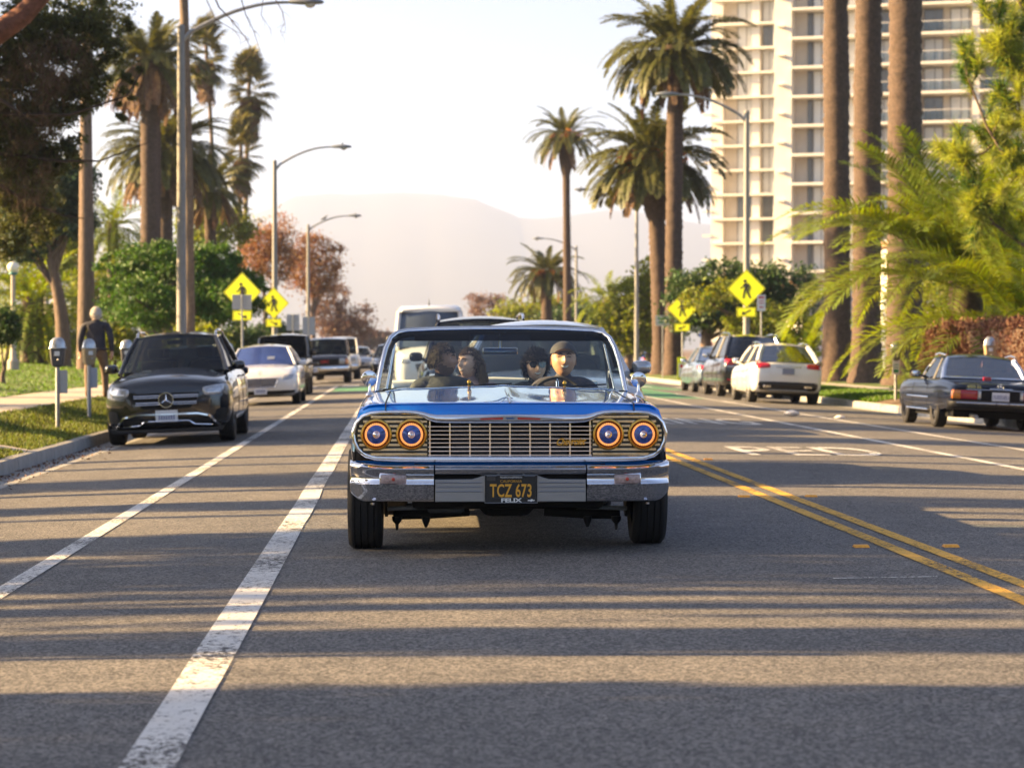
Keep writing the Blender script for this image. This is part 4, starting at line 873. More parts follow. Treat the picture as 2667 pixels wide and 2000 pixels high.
for k, (yb, h) in enumerate(((10.0, 2.75), (11.9, 3.2))):
    t = thing('parking_sign', ('parking sign post on the verge casting the short thin shadow line', 'taller parking sign post on the verge casting a thin shadow line')[k], 'road sign', (-5.3, band_y(-5.3, yb), ztopL + .05)); q = MB(); q.lathe([(.03, -.1), (.03, h)], 8); q.build('post', galv, t)
    q = MB(); q.box(-.16, .16, -.04, -.033, h - .5, h); q.build('plate', sign_white, t, smooth=0)
def inkrows(rows, m):
    def f(pl, hw, hh, zc):
        b = MB()
        for (a, c, z0, z1) in rows: b.box(a * hw, c * hw, -.006, -.0045, zc + z0 * hh, zc + z1 * hh)
        b.build('printing', m, pl, smooth=0)
    return f
plate_sign('narrow white parking sign with red print on a thin post', 1983, 789, 22, 42, 76, sign_white, extra=inkrows([(-.7, .7, .55, .8), (-.6, .6, .2, .3), (-.6, .6, -.1, 0), (-.5, .5, -.6, -.45)], sign_red))
plate_sign('grey-green street sign with two lines beside the palm trunk', 1726, 835, 38, 27, 107, sign_white, extra=inkrows([(-.7, .7, .25, .55), (-.7, .2, -.55, -.25), (.35, .7, -.55, -.25)], sign_green))
def octo(r): return [(r * math.cos(R(22.5 + 45 * k)), r * math.sin(R(22.5 + 45 * k))) for k in range(8)]
def stop_sign(label, u, v, rpx, Y, back=False):
    p = at(u, v, Y); r = rpx * Y / FPX; t = thing('stop_sign', label, 'road sign', (p.x, Y, .03)); zc = p.z - .03
    b = MB(); b.prism([(x, z + zc) for x, z in octo(r)], -.005, 0, 'xz'); pl = b.build('octagon_plate', sign_back if back else sign_white, t, smooth=0)
    if not back:
        b = MB(); b.prism([(x, z + zc) for x, z in octo(r * .94)], -.007, -.0055, 'xz'); b.build('red_face', sign_red, pl, smooth=0)
        me = text_mesh('STOP', r * .82, sign_white, .001, sx=.8); o = inst('lettering', me, pl, (0, -.009, zc), (R(90), 0, 0))
    q = MB(); q.lathe([(.03, -.1), (.03, zc + r)], 8, Matrix.Translation((0, .032, 0))); q.build('post', galv, t); return t
stop_sign('red octagonal STOP sign on the side street', 1841, 900, 17.5, 125); stop_sign('pale back of an octagonal sign far down the right kerb', 1678, 912, 12.5, 190, True)
plate_sign('blue street name sign above the STOP sign', 1843, 873, 46, 10, 125.3, sign_blue, name='street_name_sign', extra=inkrows([(-.8, .8, -.4, .4)], sign_white))
plate_sign('small blue sign beside the far octagonal sign back', 1708, 905, 16, 12, 185, sign_blue)
def ped_panel(pl, hw, hh, zc):
    b = MB(); b.box(-hw * .7, hw * .7, -.008, -.0045, zc - hh * .78, zc + hh * .45); w = b.build('white_panel', sign_white, pl, smooth=0)
    b = MB(); b.prism([(x, z + zc + hh * .22) for x, z in octo(hw * .42)], -.011, -.0085, 'xz'); b.build('red_octagon', sign_red, w, smooth=0)
    b = MB(); walker(b, hw * 1.1, -.0115, -.0085); b.v = [(x, y, z + zc - hh * .35) for x, y, z in b.v]; b.build('walking_figure', sign_black, w, smooth=0)
plate_sign('yellow-green upright crossing panel with red stop symbol at the kerb', 1775, 960, 22, 60, 101, fy, name='crossing_sign', extra=ped_panel)

# ------------------------------------------------------------------ parking meters
meter_dark = mat('meter_grey_paint', (.075, .075, .08), .5, .2, var=.2, scale=14); meter_dome = mat('meter_dome', (.45, .46, .47), .2, .6, var=.15, scale=14); meter_tan = mat('meter_tan_paint', (.36, .27, .15), .55, .2, var=.15, scale=14)
def meter(label, u, Y, z0, m, h=1.42, plate=None, rz=0.0):
    t = thing('parking_meter', label, 'parking meter', (X_(u, Y), Y, z0), rz, 'parking meters along both kerbs'); s = h / 1.42
    p = MB(); p.lathe([(.034, -.1), (.034, .98 * s)], 12); p.build('post', galv, t)
    hd = MB(); secs = []
    for z, w, d in ((.95, .055, .05), (.97, .085, .06), (1.02, .098, .065), (1.16, .112, .07), (1.24, .12, .075)):
        secs.append([(x * w, y * d, z * s) for x, y in ((-1, -.7), (-.8, -1), (.8, -1), (1, -.7), (1, .7), (.8, 1), (-.8, 1), (-1, .7))])
    hd.loft(secs); hb = hd.build('housing', m, t, smooth=30)
    do = MB(); rr = []
    for k in range(7):
        a = k / 6 * math.pi / 2; rr.append([(x * .125 * math.cos(a) ** .7 + 0, y * .07 * max(.05, math.cos(a) ** .8), (1.24 + .165 * math.sin(a)) * s) for x, y in [(math.cos(2 * math.pi * j / 14), math.sin(2 * math.pi * j / 14)) for j in range(14)]])
    do.loft(rr); do.build('dome', meter_dome, t, smooth=50)
    bz = MB(); bz.lathe([(.135, 0), (.14, .012), (.135, .024)], 14, Matrix.Translation((0, 0, 1.228 * s)) @ Matrix.Diagonal((1, .62, 1, 1))); bz.build('collar', meter_dome, t)
    cs = MB(); cs.box(-.04, .04, -.078, -.066, 1.12 * s, 1.19 * s); cs.build('coin_plate', sign_white, hb, smooth=0, bevel=.003)
    hn = MB(); hn.lathe([(.018, 0), (.018, .02), (.008, .03)], 8, Matrix.Translation((.02, -.07, 1.06 * s)) @ Matrix.Rotation(R(90), 4, 'X')); hn.build('handle', galv, hb)
    if plate == 'side': q = MB(); q.box(.035, .15, -.006, .0, .55, .9); q.build('info_plate', sign_back, t, smooth=0)
    if plate == 'front': q = MB(); q.box(-.085, .085, -.045, -.038, .62, .98); pp = q.build('info_plate', sign_white, t, smooth=0, bevel=.003); q = MB(); q.box(-.06, .06, -.048, -.0455, .66, .74).box(-.06, .06, -.048, -.0455, .78, .8).box(-.06, .06, -.048, -.0455, .84, .86); q.build('printing', sign_green, pp, smooth=0)
    return t
vz = ztopL + .06
meter('dark parking meter on the verge with a small plate on its post', 150, 37.2, vz, meter_dark, plate='side'); meter('tan-sided parking meter in front of the walking man', 232, 42.2, vz, meter_tan, plate='side', rz=.5)
meter('parking meter half hidden by the black SUV mirror', 330, 46.8, vz, meter_dark); meter('parking meter just past the black SUV roof', 566, 70.5, vz, meter_tan); meter('tan parking meter beside the white saloon roof', 597, 75.5, vz, meter_tan)
meter('grey parking meter with a pale plate on its post near the hedge', 2333, 58, .03, meter_dark, plate='front'); meter('brass-coloured parking meter behind the navy coupe', 2578, 49, .03, meter_tan, h=1.5)

# ------------------------------------------------------------------ park globe lamps, bin, bench bits
globe_m = mat('opal_globe', (.85, .80, .66), .3); teal = mat('teal_bin_paint', (.03, .20, .20), .5, var=.15, scale=6); post_m = mat('park_post', (.42, .36, .30), .7, var=.1, scale=8)
def globe_lamp(label, u, v, Y, rpx):
    p = at(u, v, Y); z0 = lawn_z(p.x); r = rpx * Y / FPX; t = thing('globe_lamp', label, 'park lamp', (p.x, Y, z0), 0, 'globe lamps in the park'); h = p.z - z0
    m = MB(); m.lathe([(.2, -.05), (.2, .3), (.12, .4), (.085, 1.0), (.075, h - r * 1.2)], 14); m.build('post', post_m, t)
    c = MB(); c.lathe([(.1, h - r * 1.25), (.16, h - r * 1.1), (.14, h - r * .85)], 14); c.build('collar', teal, t)
    g = MB(); g.lathe([(max(.001, r * math.sin(a)), h - r * math.cos(a)) for a in [math.pi * i / 12 for i in range(13)]], 18); g.build('globe', globe_m, t, smooth=80)
globe_lamp('globe park lamp with pale post beside the teal bin', 34, 697, 82, 15); globe_lamp('globe park lamp behind the leaning park trunk', 141, 738, 104, 13); globe_lamp('globe park lamp far across the lawn', 120, 700, 120, 9)
p = P0(46, 108, 0); z0 = lawn_z(p[0]); bn = thing('litter_bin', 'teal litter bin on the lawn with a pale bag', 'bin', (p[0], 108, z0))
b = MB(); b.lathe([(.30, 0), (.31, .03), (.34, .65), (.36, .68), (.35, .7), (.31, .69), (.28, .4)], 18, cap=False); b.build('drum', teal, bn); 
for k in range(16): q = MB(); a = 2 * math.pi * k / 16; q.box(-.012, .012, -.008, .008, .04, .64, M=Matrix.Translation((.328 * math.cos(a), .328 * math.sin(a), 0)) @ Matrix.Rotation(a + math.pi / 2, 4, 'Z')); q.build('rib', teal, bn, smooth=0)
b = MB(); b.lathe([(.31, .62), (.33, .72), (.25, .78), (.12, .8), (.001, .77)], 14); b.build('bag', mat('pale_bag', (.40, .26, .14), .6, var=.2, scale=8), bn)
p = P0(128, 122, 0); pb = thing('park_bench', 'dark park bench among the pale trunks', 'bench', (p[0], 122, lawn_z(p[0]))); wood = mat('bench_wood', (.10, .055, .035), .7, var=.2, scale=8)
for k in range(4): b = MB(); b.box(-.9, .9, -.2 + .12 * k, -.1 + .12 * k, .43, .47); b.build('seat_slat', wood, pb, smooth=0)
for k in range(3): b = MB(); b.box(-.9, .9, .27, .31, .55 + .13 * k, .65 + .13 * k); b.build('back_slat', wood, pb, smooth=0)
for s in (-.75, .75): b = MB(); b.box(s - .03, s + .03, -.2, -.14, 0, .43).box(s - .03, s + .03, .22, .27, 0, .93).box(s - .03, s + .03, -.2, .25, .39, .43); b.build('leg', black_plastic, pb, smooth=0)
# ================================================================== vehicles (local frame: front at y=0 facing -y, x to the viewer's right, z up)
def paint(name, col, metal=0.0, rough=.18): return mat(name, col, rough, metal, var=.05, scale=3, coat=1.0)
p_black = paint('black_car_paint', (.006, .007, .010)); p_white = paint('white_car_paint', (.70, .70, .69)); p_silver = paint('silver_car_paint', (.42, .43, .45), .6)
p_navy = mat('navy_car_paint', (.005, .009, .024), .10, 0, spec=.2, var=.05, scale=3); p_dgrey = paint('dark_grey_car_paint', (.03, .033, .04), .3); p_bluegrey = paint('blue_grey_car_paint', (.18, .25, .33), .5); p_tan = paint('tan_truck_paint', (.05, .05, .065), .3)
car_glass = glass('car_window_glass', (.30, .34, .33), .8); car_glass_blue = mat('blue_tint_windscreen', (.03, .055, .20), .06, 0, spec=.8, var=.15, scale=1.5); car_glass_dark = glass('privacy_glass', (.05, .055, .06), .35)
interior = mat('car_interior', (.02, .019, .018), .8, var=.2, scale=8); seat_tan = mat('tan_leather', (.10, .07, .05), .6, var=.2, scale=8)
red_lens = mat('red_lamp_lens', (.42, .008, .016), .15, coat=1.0, var=.15, scale=25); amber_lens = mat('amber_lamp_lens', (.65, .20, .015), .15, coat=1.0, var=.15, scale=25); clear_lens = mat('clear_lamp_lens', (.42, .43, .45), .12, .4, coat=1.0, var=.35, scale=18)
plate_w = mat('licence_plate_white', (.70, .71, .74), .45, var=.05, scale=20); plate_ink = mat('plate_ink_blue', (.05, .07, .22), .6)
rim_m = mat('alloy_rim', (.45, .45, .46), .25, .9, var=.1, scale=20); disc_dark = mat('wheel_well_dark', (.008, .008, .008), .9)

def body_loft(st, n=46, half=None):
    """stations (y, w, zb, zs, zc): half-width, underside, shoulder, centreline height -> closed rings"""
    st = np.array(st, float); ys = np.unique(np.concatenate([np.linspace(st[0, 0], st[-1, 0], n), st[:, 0]])); C = [interp(st[:, 0], st[:, k], ys) for k in range(1, 5)]; rings = []
    for y, w, zb, zs, zc in zip(ys, *C):
        h = zs - zb; H = [(.0, zb), (.70, zb), (.90, zb + .02), (.965, zb + .10 * h), (.99, zb + .25 * h), (1.0, zb + .45 * h), (.995, zb + .65 * h), (.975, zb + .82 * h), (.935, zb + .93 * h), (.87, zs - .0 * h), (.74, zs + .30 * (zc - zs)), (.5, zs + .72 * (zc - zs)), (.25, zs + .93 * (zc - zs)), (0, zc)]
        rings.append([(-a * w, y, z) for a, z in H] + [(a * w, y, z) for a, z in H[-2:0:-1]])
    return rings
def cut(obj, cutter):
    m = obj.modifiers.new('cut', 'BOOLEAN'); m.operation = 'DIFFERENCE'; m.object = cutter; m.solver = 'EXACT'
    bpy.context.view_layer.update(); me = bpy.data.meshes.new_from_object(obj.evaluated_get(bpy.context.evaluated_depsgraph_get())); obj.modifiers.clear()
    old = obj.data; obj.data = me; bpy.data.meshes.remove(old); c = cutter.data; bpy.data.objects.remove(cutter); bpy.data.meshes.remove(c)
    me.polygons.foreach_set('use_smooth', [True] * len(me.polygons)); me.set_sharp_from_angle(angle=R(38))
WHEELS = {}
def wheel(parent, x, y, r, w, rim=rim_m, z=None, spokes=10):
    key = (round(r, 3), round(w, 3), rim.name)
    if key not in WHEELS:
        M = Matrix.Rotation(R(90), 4, 'Y'); h = w / 2; t = MB(); prof = [(r * .62, -h * .85), (r * .80, -h), (r * .93, -h * .97), (r * .985, -h * .8)]
        for g in (-.55, -.2, .2, .55): prof += [(r, (g - .14) * h), (r, (g - .035) * h), (r - .010, (g - .03) * h), (r - .010, (g + .03) * h), (r, (g + .035) * h)]
        prof += [(r, .74 * h), (r * .985, h * .8), (r * .93, h * .97), (r * .80, h), (r * .62, h * .85)]; t.lathe(prof, 36, M, cap=False)
        rm = MB(); rm.lathe([(r * .64, -h * .86), (r * .66, -h * .2), (r * .2, h * .2), (r * .66, h * .2), (r * .66, h * .8), (r * .60, h * .84)], 28, M, cap=False)
        for k in range(spokes):
            a = 2 * math.pi * k / spokes
            for s in (-1, 1): rm.box(-.016, .016, r * .10, r * .63, h * .45, h * .62, M=Matrix.Rotation(R(90) * s, 4, 'Y') @ Matrix.Rotation(a, 4, 'Z'))
        for s in (-1, 1): rm.lathe([(r * .17, h * .4), (r * .15, h * .72), (.001, h * .74)], 14, Matrix.Rotation(R(90) * s, 4, 'Y'))
        WHEELS[key] = (t.mesh('wheel', rubber, smooth=40), rm.mesh('rim', rim, smooth=40))
    t, rm = WHEELS[key]; o = inst('wheel', t, parent, (x, y, r if z is None else z)); inst('rim', rm, o); return o

class Car:
    def __init__(s, name, label, cat, X, Yfront, heading, group, L, st, body_m, axles, wr, ww=.22, track=None, under=.2, lift=0.0):
        """heading -1: faces the camera (front at Yfront); +1: drives away (rear at Yfront)"""
        s.L = L; roll = -math.atan(2 * .003 * (CROWN - X)) if X < CROWN else math.atan(2 * .003 * (X - CROWN))
        s.root = thing(name, label, cat, (X, Yfront + (0 if heading < 0 else L), gz(X)), 0 if heading < 0 else math.pi, group)
        s.root.rotation_euler = (0, roll if heading < 0 else -roll, 0 if heading < 0 else math.pi)
        mb = MB(); mb.loft(body_loft(st)); s.body = mb.build('body', body_m, s.root, smooth=38); s.m = body_m
        wmax = max(a[1] for a in st); s.w = wmax; track = track or wmax - ww / 2 - .015
        c = MB()
        for ya in axles:
            for sg in (-1, 1): c.lathe([(wr + .065, -.24), (wr + .065, .30)], 28, Matrix.Translation((sg * (wmax - .08), ya, wr + .015)) @ Matrix.Rotation(R(90) * sg, 4, 'Y'))
        co = c.build('cutter', disc_dark, None); cut(s.body, co)
        s.body.data.materials.clear(); s.body.data.materials.append(body_m)
        for ya in axles:
            for sg in (-1, 1): wheel(s.root, sg * track, ya, wr, ww)
        u = MB(); u.box(-wmax * .82, wmax * .82, .35, L - .35, under, under + .12); 
        for ya in axles: u.box(-wmax * .78, wmax * .78, ya - .06, ya + .06, wr - .07, wr + .07)
        u.build('underbody', disc_dark, s.root, smooth=0)
        bm = bmesh.new(); bm.from_mesh(s.body.data); s.bvh = BVHTree.FromBMesh(bm); bm.free()
    def hit(s, x, z, rear=False):
        h = s.bvh.ray_cast(Vector((x, s.L + 2 if rear else -2, z)), Vector((0, -1 if rear else 1, 0)))
        return h[0].y if h[0] else (s.L if rear else 0)
    def patch(s, name, m, q, off=.012, rnd=.3, rear=False, nx=12, nz=6, parent=None, thick=.05, both=False, smooth=40, label=None):
        """a panel lying on the body: q = 4 corners (x,z) lower-left, lower-right, upper-right, upper-left"""
        out = []
        for sg in ((1, -1) if both else (1,)):
            mb = MB(); d = 1 if rear else -1; rows = []; rim = []
            for j in range(nz + 1):
                b = -1 + 2 * j / nz; row = []
                for i in range(nx + 1):
                    a = -1 + 2 * i / nx; sx = a * math.sqrt(1 - rnd * b * b / 2); sz = b * math.sqrt(1 - rnd * a * a / 2)
                    fx, fz = (sx + 1) / 2, (sz + 1) / 2
                    x = (q[0][0] * (1 - fx) + q[1][0] * fx) * (1 - fz) + (q[3][0] * (1 - fx) + q[2][0] * fx) * fz
                    z = (q[0][1] * (1 - fx) + q[1][1] * fx) * (1 - fz) + (q[3][1] * (1 - fx) + q[2][1] * fx) * fz
                    edge = i in (0, nx) or j in (0, nz); row.append((sg * x, s.hit(sg * x, z, rear) + d * (off * (.35 if edge else 1)), z))
                rows.append(row)
            mb.grid(rows); n = nx + 1
            loop = [(0, i) for i in range(nx)] + [(j, nx) for j in range(nz)] + [(nz, i) for i in range(nx, 0, -1)] + [(j, 0) for j in range(nz, 0, -1)]
            top = [rows[j][i] for j, i in loop]; bot = [(x, y - d * thick, z) for x, y, z in top]; k = len(loop)
            mb.add(top + bot, [(i, (i + 1) % k, k + (i + 1) % k, k + i) for i in range(k)])
            o = mb.build(name, m, parent or s.root, smooth=smooth); out.append(o)
            if label: o['label'] = label
        return out[0] if not both else out
    def strip(s, name, m, pts, r=.012, off=.01, rear=False, parent=None, n=6):
        d = 1 if rear else -1; mb = MB(); P = []
        for (x0, z0), (x1, z1) in zip(pts[:-1], pts[1:]):
            for k in range(5): f = k / 5; P.append((x0 + (x1 - x0) * f, z0 + (z1 - z0) * f))
        P.append(pts[-1]); mb.tube([(x, s.hit(x, z, rear) + d * off, z) for x, z in P], r, n); return mb.build(name, m, parent or s.root)
    def cabin(s, ys, yr, yq, yt, zb, zr, wb, wr_, zb2=None, glass_m=car_glass, side_m=None, rear_m=None, pillar=None, roof_m=None, bul=.16, mid=(.5,), pr=.035, seats=True, rbul=.10, steer=1, head=True):
        """greenhouse: roof panel, pillars, screens, side glass, seats"""
        t = s.root; zb2 = zb2 or zb; pm = pillar or s.m; ze = zr - .06; N = 10
        def base(f): return Vector((wb * f, ys - bul * (1 - f * f), zb))
        def top(f): return Vector((wr_ * f, yr - bul * .55 * (1 - f * f), ze + .045 * (1 - f * f)))
        def base2(f): return Vector((wb * .97 * f, yt + rbul * (1 - f * f), zb2))
        def top2(f): return Vector((wr_ * .96 * f, yq + rbul * .7 * (1 - f * f), ze + .035 * (1 - f * f)))
        F = [-1 + 2 * i / N for i in range(N + 1)]
        for nm, a, b, gm in (('windscreen', base, top, glass_m), ('rear_window', base2, top2, rear_m or glass_m)):
            g = MB(); g.grid([[a(f) * (1 - k / 5) + b(f) * (k / 5) for f in F] for k in range(6)]); g.build(nm, gm, t, smooth=80, recalc=False)
        ro = MB(); rings = []
        for k in range(11):
            f = k / 10; row = []
            for q in F:
                p = top(q) * (1 - f) + top2(q) * f; p.z += .055 * math.sin(math.pi * f) * (1 - .5 * q * q); p.x *= 1 + .03 * math.sin(math.pi * f); row.append(p)
            rings.append([p + Vector((0, 0, .012)) for p in row] + [p - Vector((0, 0, .03)) for p in reversed(row)])
        ro.loft(rings); ro.build('roof', roof_m or s.m, t, smooth=50)
        for sg in (-1, 1):
            A0, A1, C0, C1 = base(sg), top(sg), base2(sg), top2(sg)
            for nm, a, b, w in (('windscreen_pillar', A0, A1, pr), ('rear_pillar', C0, C1, pr * 1.5)):
                m = MB(); m.tube([a - Vector((0, 0, .03)), a * .5 + b * .5 + Vector((sg * .012, 0, .008)), b + Vector((0, 0, -.005))], [w * 1.15, w, w], 8, flat=(1, 1)); m.build(nm, pm, t)
            for f in mid:
                a = A0 * (1 - f) + C0 * f; b = A1 * (1 - f) + C1 * f; m = MB(); m.tube([a + Vector((sg * .01, 0, -.03)), b], [pr * 1.2, pr], 6); m.build('door_pillar', black_plastic, t)
            g = MB(); g.grid([[(A0 * (1 - f) + C0 * f) * (1 - k) + (A1 * (1 - f) + C1 * f) * k + Vector((sg * .018 * math.sin(math.pi * (.2 + .6 * k)), 0, 0)) for f in [i / 8 for i in range(9)]] for k in (0, .5, 1)]); g.build('side_window', side_m or glass_m, t, smooth=80, recalc=False)
        fl = MB(); fl.box(-wb * .93, wb * .93, ys - .02, yt - .02, zb - .06, zb + .004); fl.build('cabin_floor', interior, t, smooth=0)
        if seats:
            for y in (ys + (yt - ys) * .42, ys + (yt - ys) * .72):
                for x in (-wb * .48, wb * .48):
                    b = MB(); b.box(x - .24, x + .24, y, y + .14, zb - .05, zb + .16); so = b.build('seat', interior, t, bevel=.04)
                    if head: h = MB(); h.box(x - .13, x + .13, y + .02, y + .12, zb + .19, zb + .36); h.build('headrest', interior, so, bevel=.04)
            sw = MB(); c = Vector((wb * .45 * steer, ys + .42, zb + .0)); sw.tube([c + Vector((.18 * math.cos(a), .07 * math.sin(a), .17 * math.sin(a))) for a in [2 * math.pi * k / 20 for k in range(20)]], .014, 6, wrap=True); sw.build('steering_wheel', interior, t)
            mr = MB(); mp = top(0) * .8 + base(0) * .2; mr.box(-.12, .12, mp.y + .06, mp.y + .09, mp.z - .04, mp.z + .03); mr.build('rear_view_mirror', black_plastic, t, bevel=.01)
    def mirrors(s, x, y, z, m=None, w=.2, h=.14):
        for sg in (-1, 1):
            rings = []
            for f, a in ((0, .5), (.03, .85), (.07, 1), (.11, .9), (.14, .5)):
                rings.append([(sg * (x + w / 2 + math.cos(q) * w / 2 * a * abs(math.cos(q)) ** -.3 if abs(math.cos(q)) > .01 else sg * 0 + x + w / 2) if False else sg * (x + w / 2 + max(-1, min(1, 1.15 * math.cos(q))) * w / 2 * a), y - .07 + f, z + max(-1, min(1, 1.15 * math.sin(q))) * h / 2 * a) for q in [2 * math.pi * k / 16 for k in range(16)]])
            b = MB(); b.loft(rings); o = b.build('door_mirror', m or s.m, s.root, smooth=45)
            g = MB(); g.box(sg * (x + w / 2) - w * .4, sg * (x + w / 2) + w * .4, y + .068, y + .074, z - h * .4, z + h * .4); g.build('mirror_glass', chrome, o, bevel=.004)
            a = MB(); a.tube([(sg * (x - .1), y + .02, z - h * .35), (sg * (x + .05), y, z - h * .2)], .025, 6); a.build('mirror_arm', black_plastic, o)
    def rails(s, x, y0, y1, z, m=galv):
        for sg in (-1, 1):
            b = MB(); b.tube([(sg * x, y0 - .12, z - .075), (sg * x, y0, z), (sg * x, (y0 + y1) / 2, z + .02), (sg * x, y1, z - .01), (sg * x, y1 + .12, z - .08)], .02, 8); b.build('roof_rail', m, s.root)
    def plate(s, x, z, w=.31, h=.16, rear=False, m=plate_w, txt=None, ink=plate_ink, y=None):
        d = 1 if rear else -1; yy = (s.hit(x, z, rear) if y is None else y) + d * .03; b = MB(); b.box(x - w / 2, x + w / 2, min(yy, yy - d * .03), max(yy, yy - d * .03), z - h / 2, z + h / 2); o = b.build('licence_plate', m, s.root, smooth=0, bevel=.003)
        if txt:
            me = text_mesh(txt, h * .62, ink, .0015, sx=.78); inst('characters', me, o, (x, yy + d * .002, z - h * .06), (R(90), 0, math.pi if rear else 0))
        else:
            k = MB(); random.seed(int(z * 1000))
            for i in range(7): cx = x + (-.4 + .8 * i / 6) * w * .82; k.box(cx - w * .04, cx + w * .04, min(yy + d * .002, yy), max(yy + d * .002, yy), z - h * .3, z + h * .2)
            k.build('characters', mat('faded_plate_ink', (.22, .24, .36), .6), o, smooth=0)
        return o
    def door_lines(s, ys, z0, z1):
        for y in ys:
            for sg in (-1, 1):
                mb = MB(); pts = []
                for k in range(7):
                    z = z0 + (z1 - z0) * k / 6; h = s.bvh.ray_cast(Vector((sg * 3, y, z)), Vector((-sg, 0, 0)))
                    if h[0]: pts.append((h[0].x + sg * .001, y, z))
                if len(pts) > 2: mb.tube(pts, .005, 5); mb.build('door_gap', black_plastic, s.root)
    def handles(s, ys, z):
        for y in ys:
            for sg in (-1, 1):
                h = s.bvh.ray_cast(Vector((sg * 3, y, z)), Vector((-sg, 0, 0)))
                if h[0]: b = MB(); b.tube([(h[0].x, y - .1, z), (h[0].x + sg * .025, y - .07, z), (h[0].x + sg * .025, y + .07, z), (h[0].x, y + .1, z)], .012, 6); b.build('door_handle', s.m, s.root)

PK_L, PK_R, FO = 'cars parked along the left kerb', 'cars parked along the right kerb', 'vehicles following the blue convertible'
def star(parent, x, y, z, r, m, face=-1):
    mb = MB(); mb.tube([(x + r * math.cos(a), y, z + r * math.sin(a)) for a in [2 * math.pi * k / 24 for k in range(24)]], r * .1, 6, wrap=True)
    for k in range(3):
        a = math.pi / 2 + 2 * math.pi * k / 3; c, s_ = math.cos(a), math.sin(a); n = (-s_, c)
        mb.loft([[(x + n[0] * r * .13, y, z + n[1] * r * .13), (x + c * 0, y + face * r * .12, z), (x - n[0] * r * .13, y, z - n[1] * r * .13), (x, y - face * .004, z)], [(x + c * r * .95 + n[0] * .002, y, z + s_ * r * .95 + n[1] * .002), (x + c * r * .95, y + face * .002, z + s_ * r * .95), (x + c * r * .95 - n[0] * .002, y, z + s_ * r * .95 - n[1] * .002), (x + c * r * .95, y - face * .002, z + s_ * r * .95)]])
    return mb.build('star_emblem', m, parent)

# ---- black SUV, nearest at the left kerb
c = Car('black_suv', 'black SUV with round star emblem and chrome lower bumper parked by the left kerb', 'car', X_(437, 35.4), 35.4, -1, PK_L, 4.66,
        [(0, .62, .34, .80, .86), (.04, .72, .28, .86, .92), (.14, .83, .25, .90, .97), (.35, .91, .24, .93, 1.02), (.85, .935, .24, .97, 1.08), (1.35, .94, .24, 1.0, 1.12), (1.9, .945, .24, 1.02, 1.05), (3.6, .945, .24, 1.05, 1.07), (4.35, .92, .28, 1.06, 1.08), (4.6, .86, .36, 1.02, 1.05), (4.66, .8, .42, .95, .98)], p_black, (.88, 3.75), .365, .235)
c.cabin(1.32, 1.98, 3.75, 4.45, 1.06, 1.63, .80, .60, bul=.22, rear_m=car_glass)
c.mirrors(.86, 1.62, 1.12); c.rails(.60, 2.2, 3.6, 1.655, chrome); c.door_lines((1.75, 2.75, 3.6), .4, 1.0); c.handles((2.6, 3.5), .95)
gr = c.patch('grille', disc_dark, [(-.36, .52), (.36, .52), (.52, .76), (-.52, .76)], .006, .25)
for z, w in ((.705, .47), (.605, .44)):
    c.strip('grille_bar', chrome, [(-w, z + .012), (-.1, z + .012)], .011, .022, parent=gr); c.strip('grille_bar', chrome, [(.1, z + .012), (w, z + .012)], .011, .022, parent=gr); c.strip('grille_bar', chrome, [(-w, z - .016), (-.1, z - .016)], .009, .02, parent=gr); c.strip('grille_bar', chrome, [(.1, z - .016), (w, z - .016)], .009, .02, parent=gr)
d = MB(); d.lathe([(.112, 0), (.112, .02), (.001, .024)], 24, Matrix.Translation((0, c.hit(0, .655) - .012, .655)) @ Matrix.Rotation(R(90), 4, 'X')); d.build('emblem_disc', black_plastic, gr); star(gr, 0, c.hit(0, .655) - .04, .655, .105, chrome)
for hl in c.patch('headlight', clear_lens, [(.55, .70), (.80, .70), (.86, .87), (.52, .83)], .014, .5, both=True, nx=14): pass
for dl in c.patch('daytime_lamp', mat('lamp_white', (.8, .82, .85), .2), [(.60, .735), (.78, .735), (.80, .755), (.59, .75)], .022, .1, both=True): pass
c.patch('lower_intake', disc_dark, [(-.66, .27), (.66, .27), (.62, .40), (-.62, .40)], .008, .15, nx=20)
c.strip('chrome_bumper_trim', chrome, [(-.74, .27), (-.62, .41), (-.45, .445), (.45, .445), (.62, .41), (.74, .27)], .024, .016); c.strip('chrome_bumper_trim', chrome, [(-.66, .27), (-.40, .29), (-.32, .345), (.32, .345), (.40, .29), (.66, .27)], .014, .02)
c.patch('fog_intake', disc_dark, [(.69, .32), (.86, .34), (.86, .52), (.72, .50)], .008, .3, both=True); c.patch('lower_apron', black_plastic, [(-.8, .18), (.8, .18), (.84, .28), (-.84, .28)], .012, .1, nx=20)
c.plate(0, .42, .32, .17)
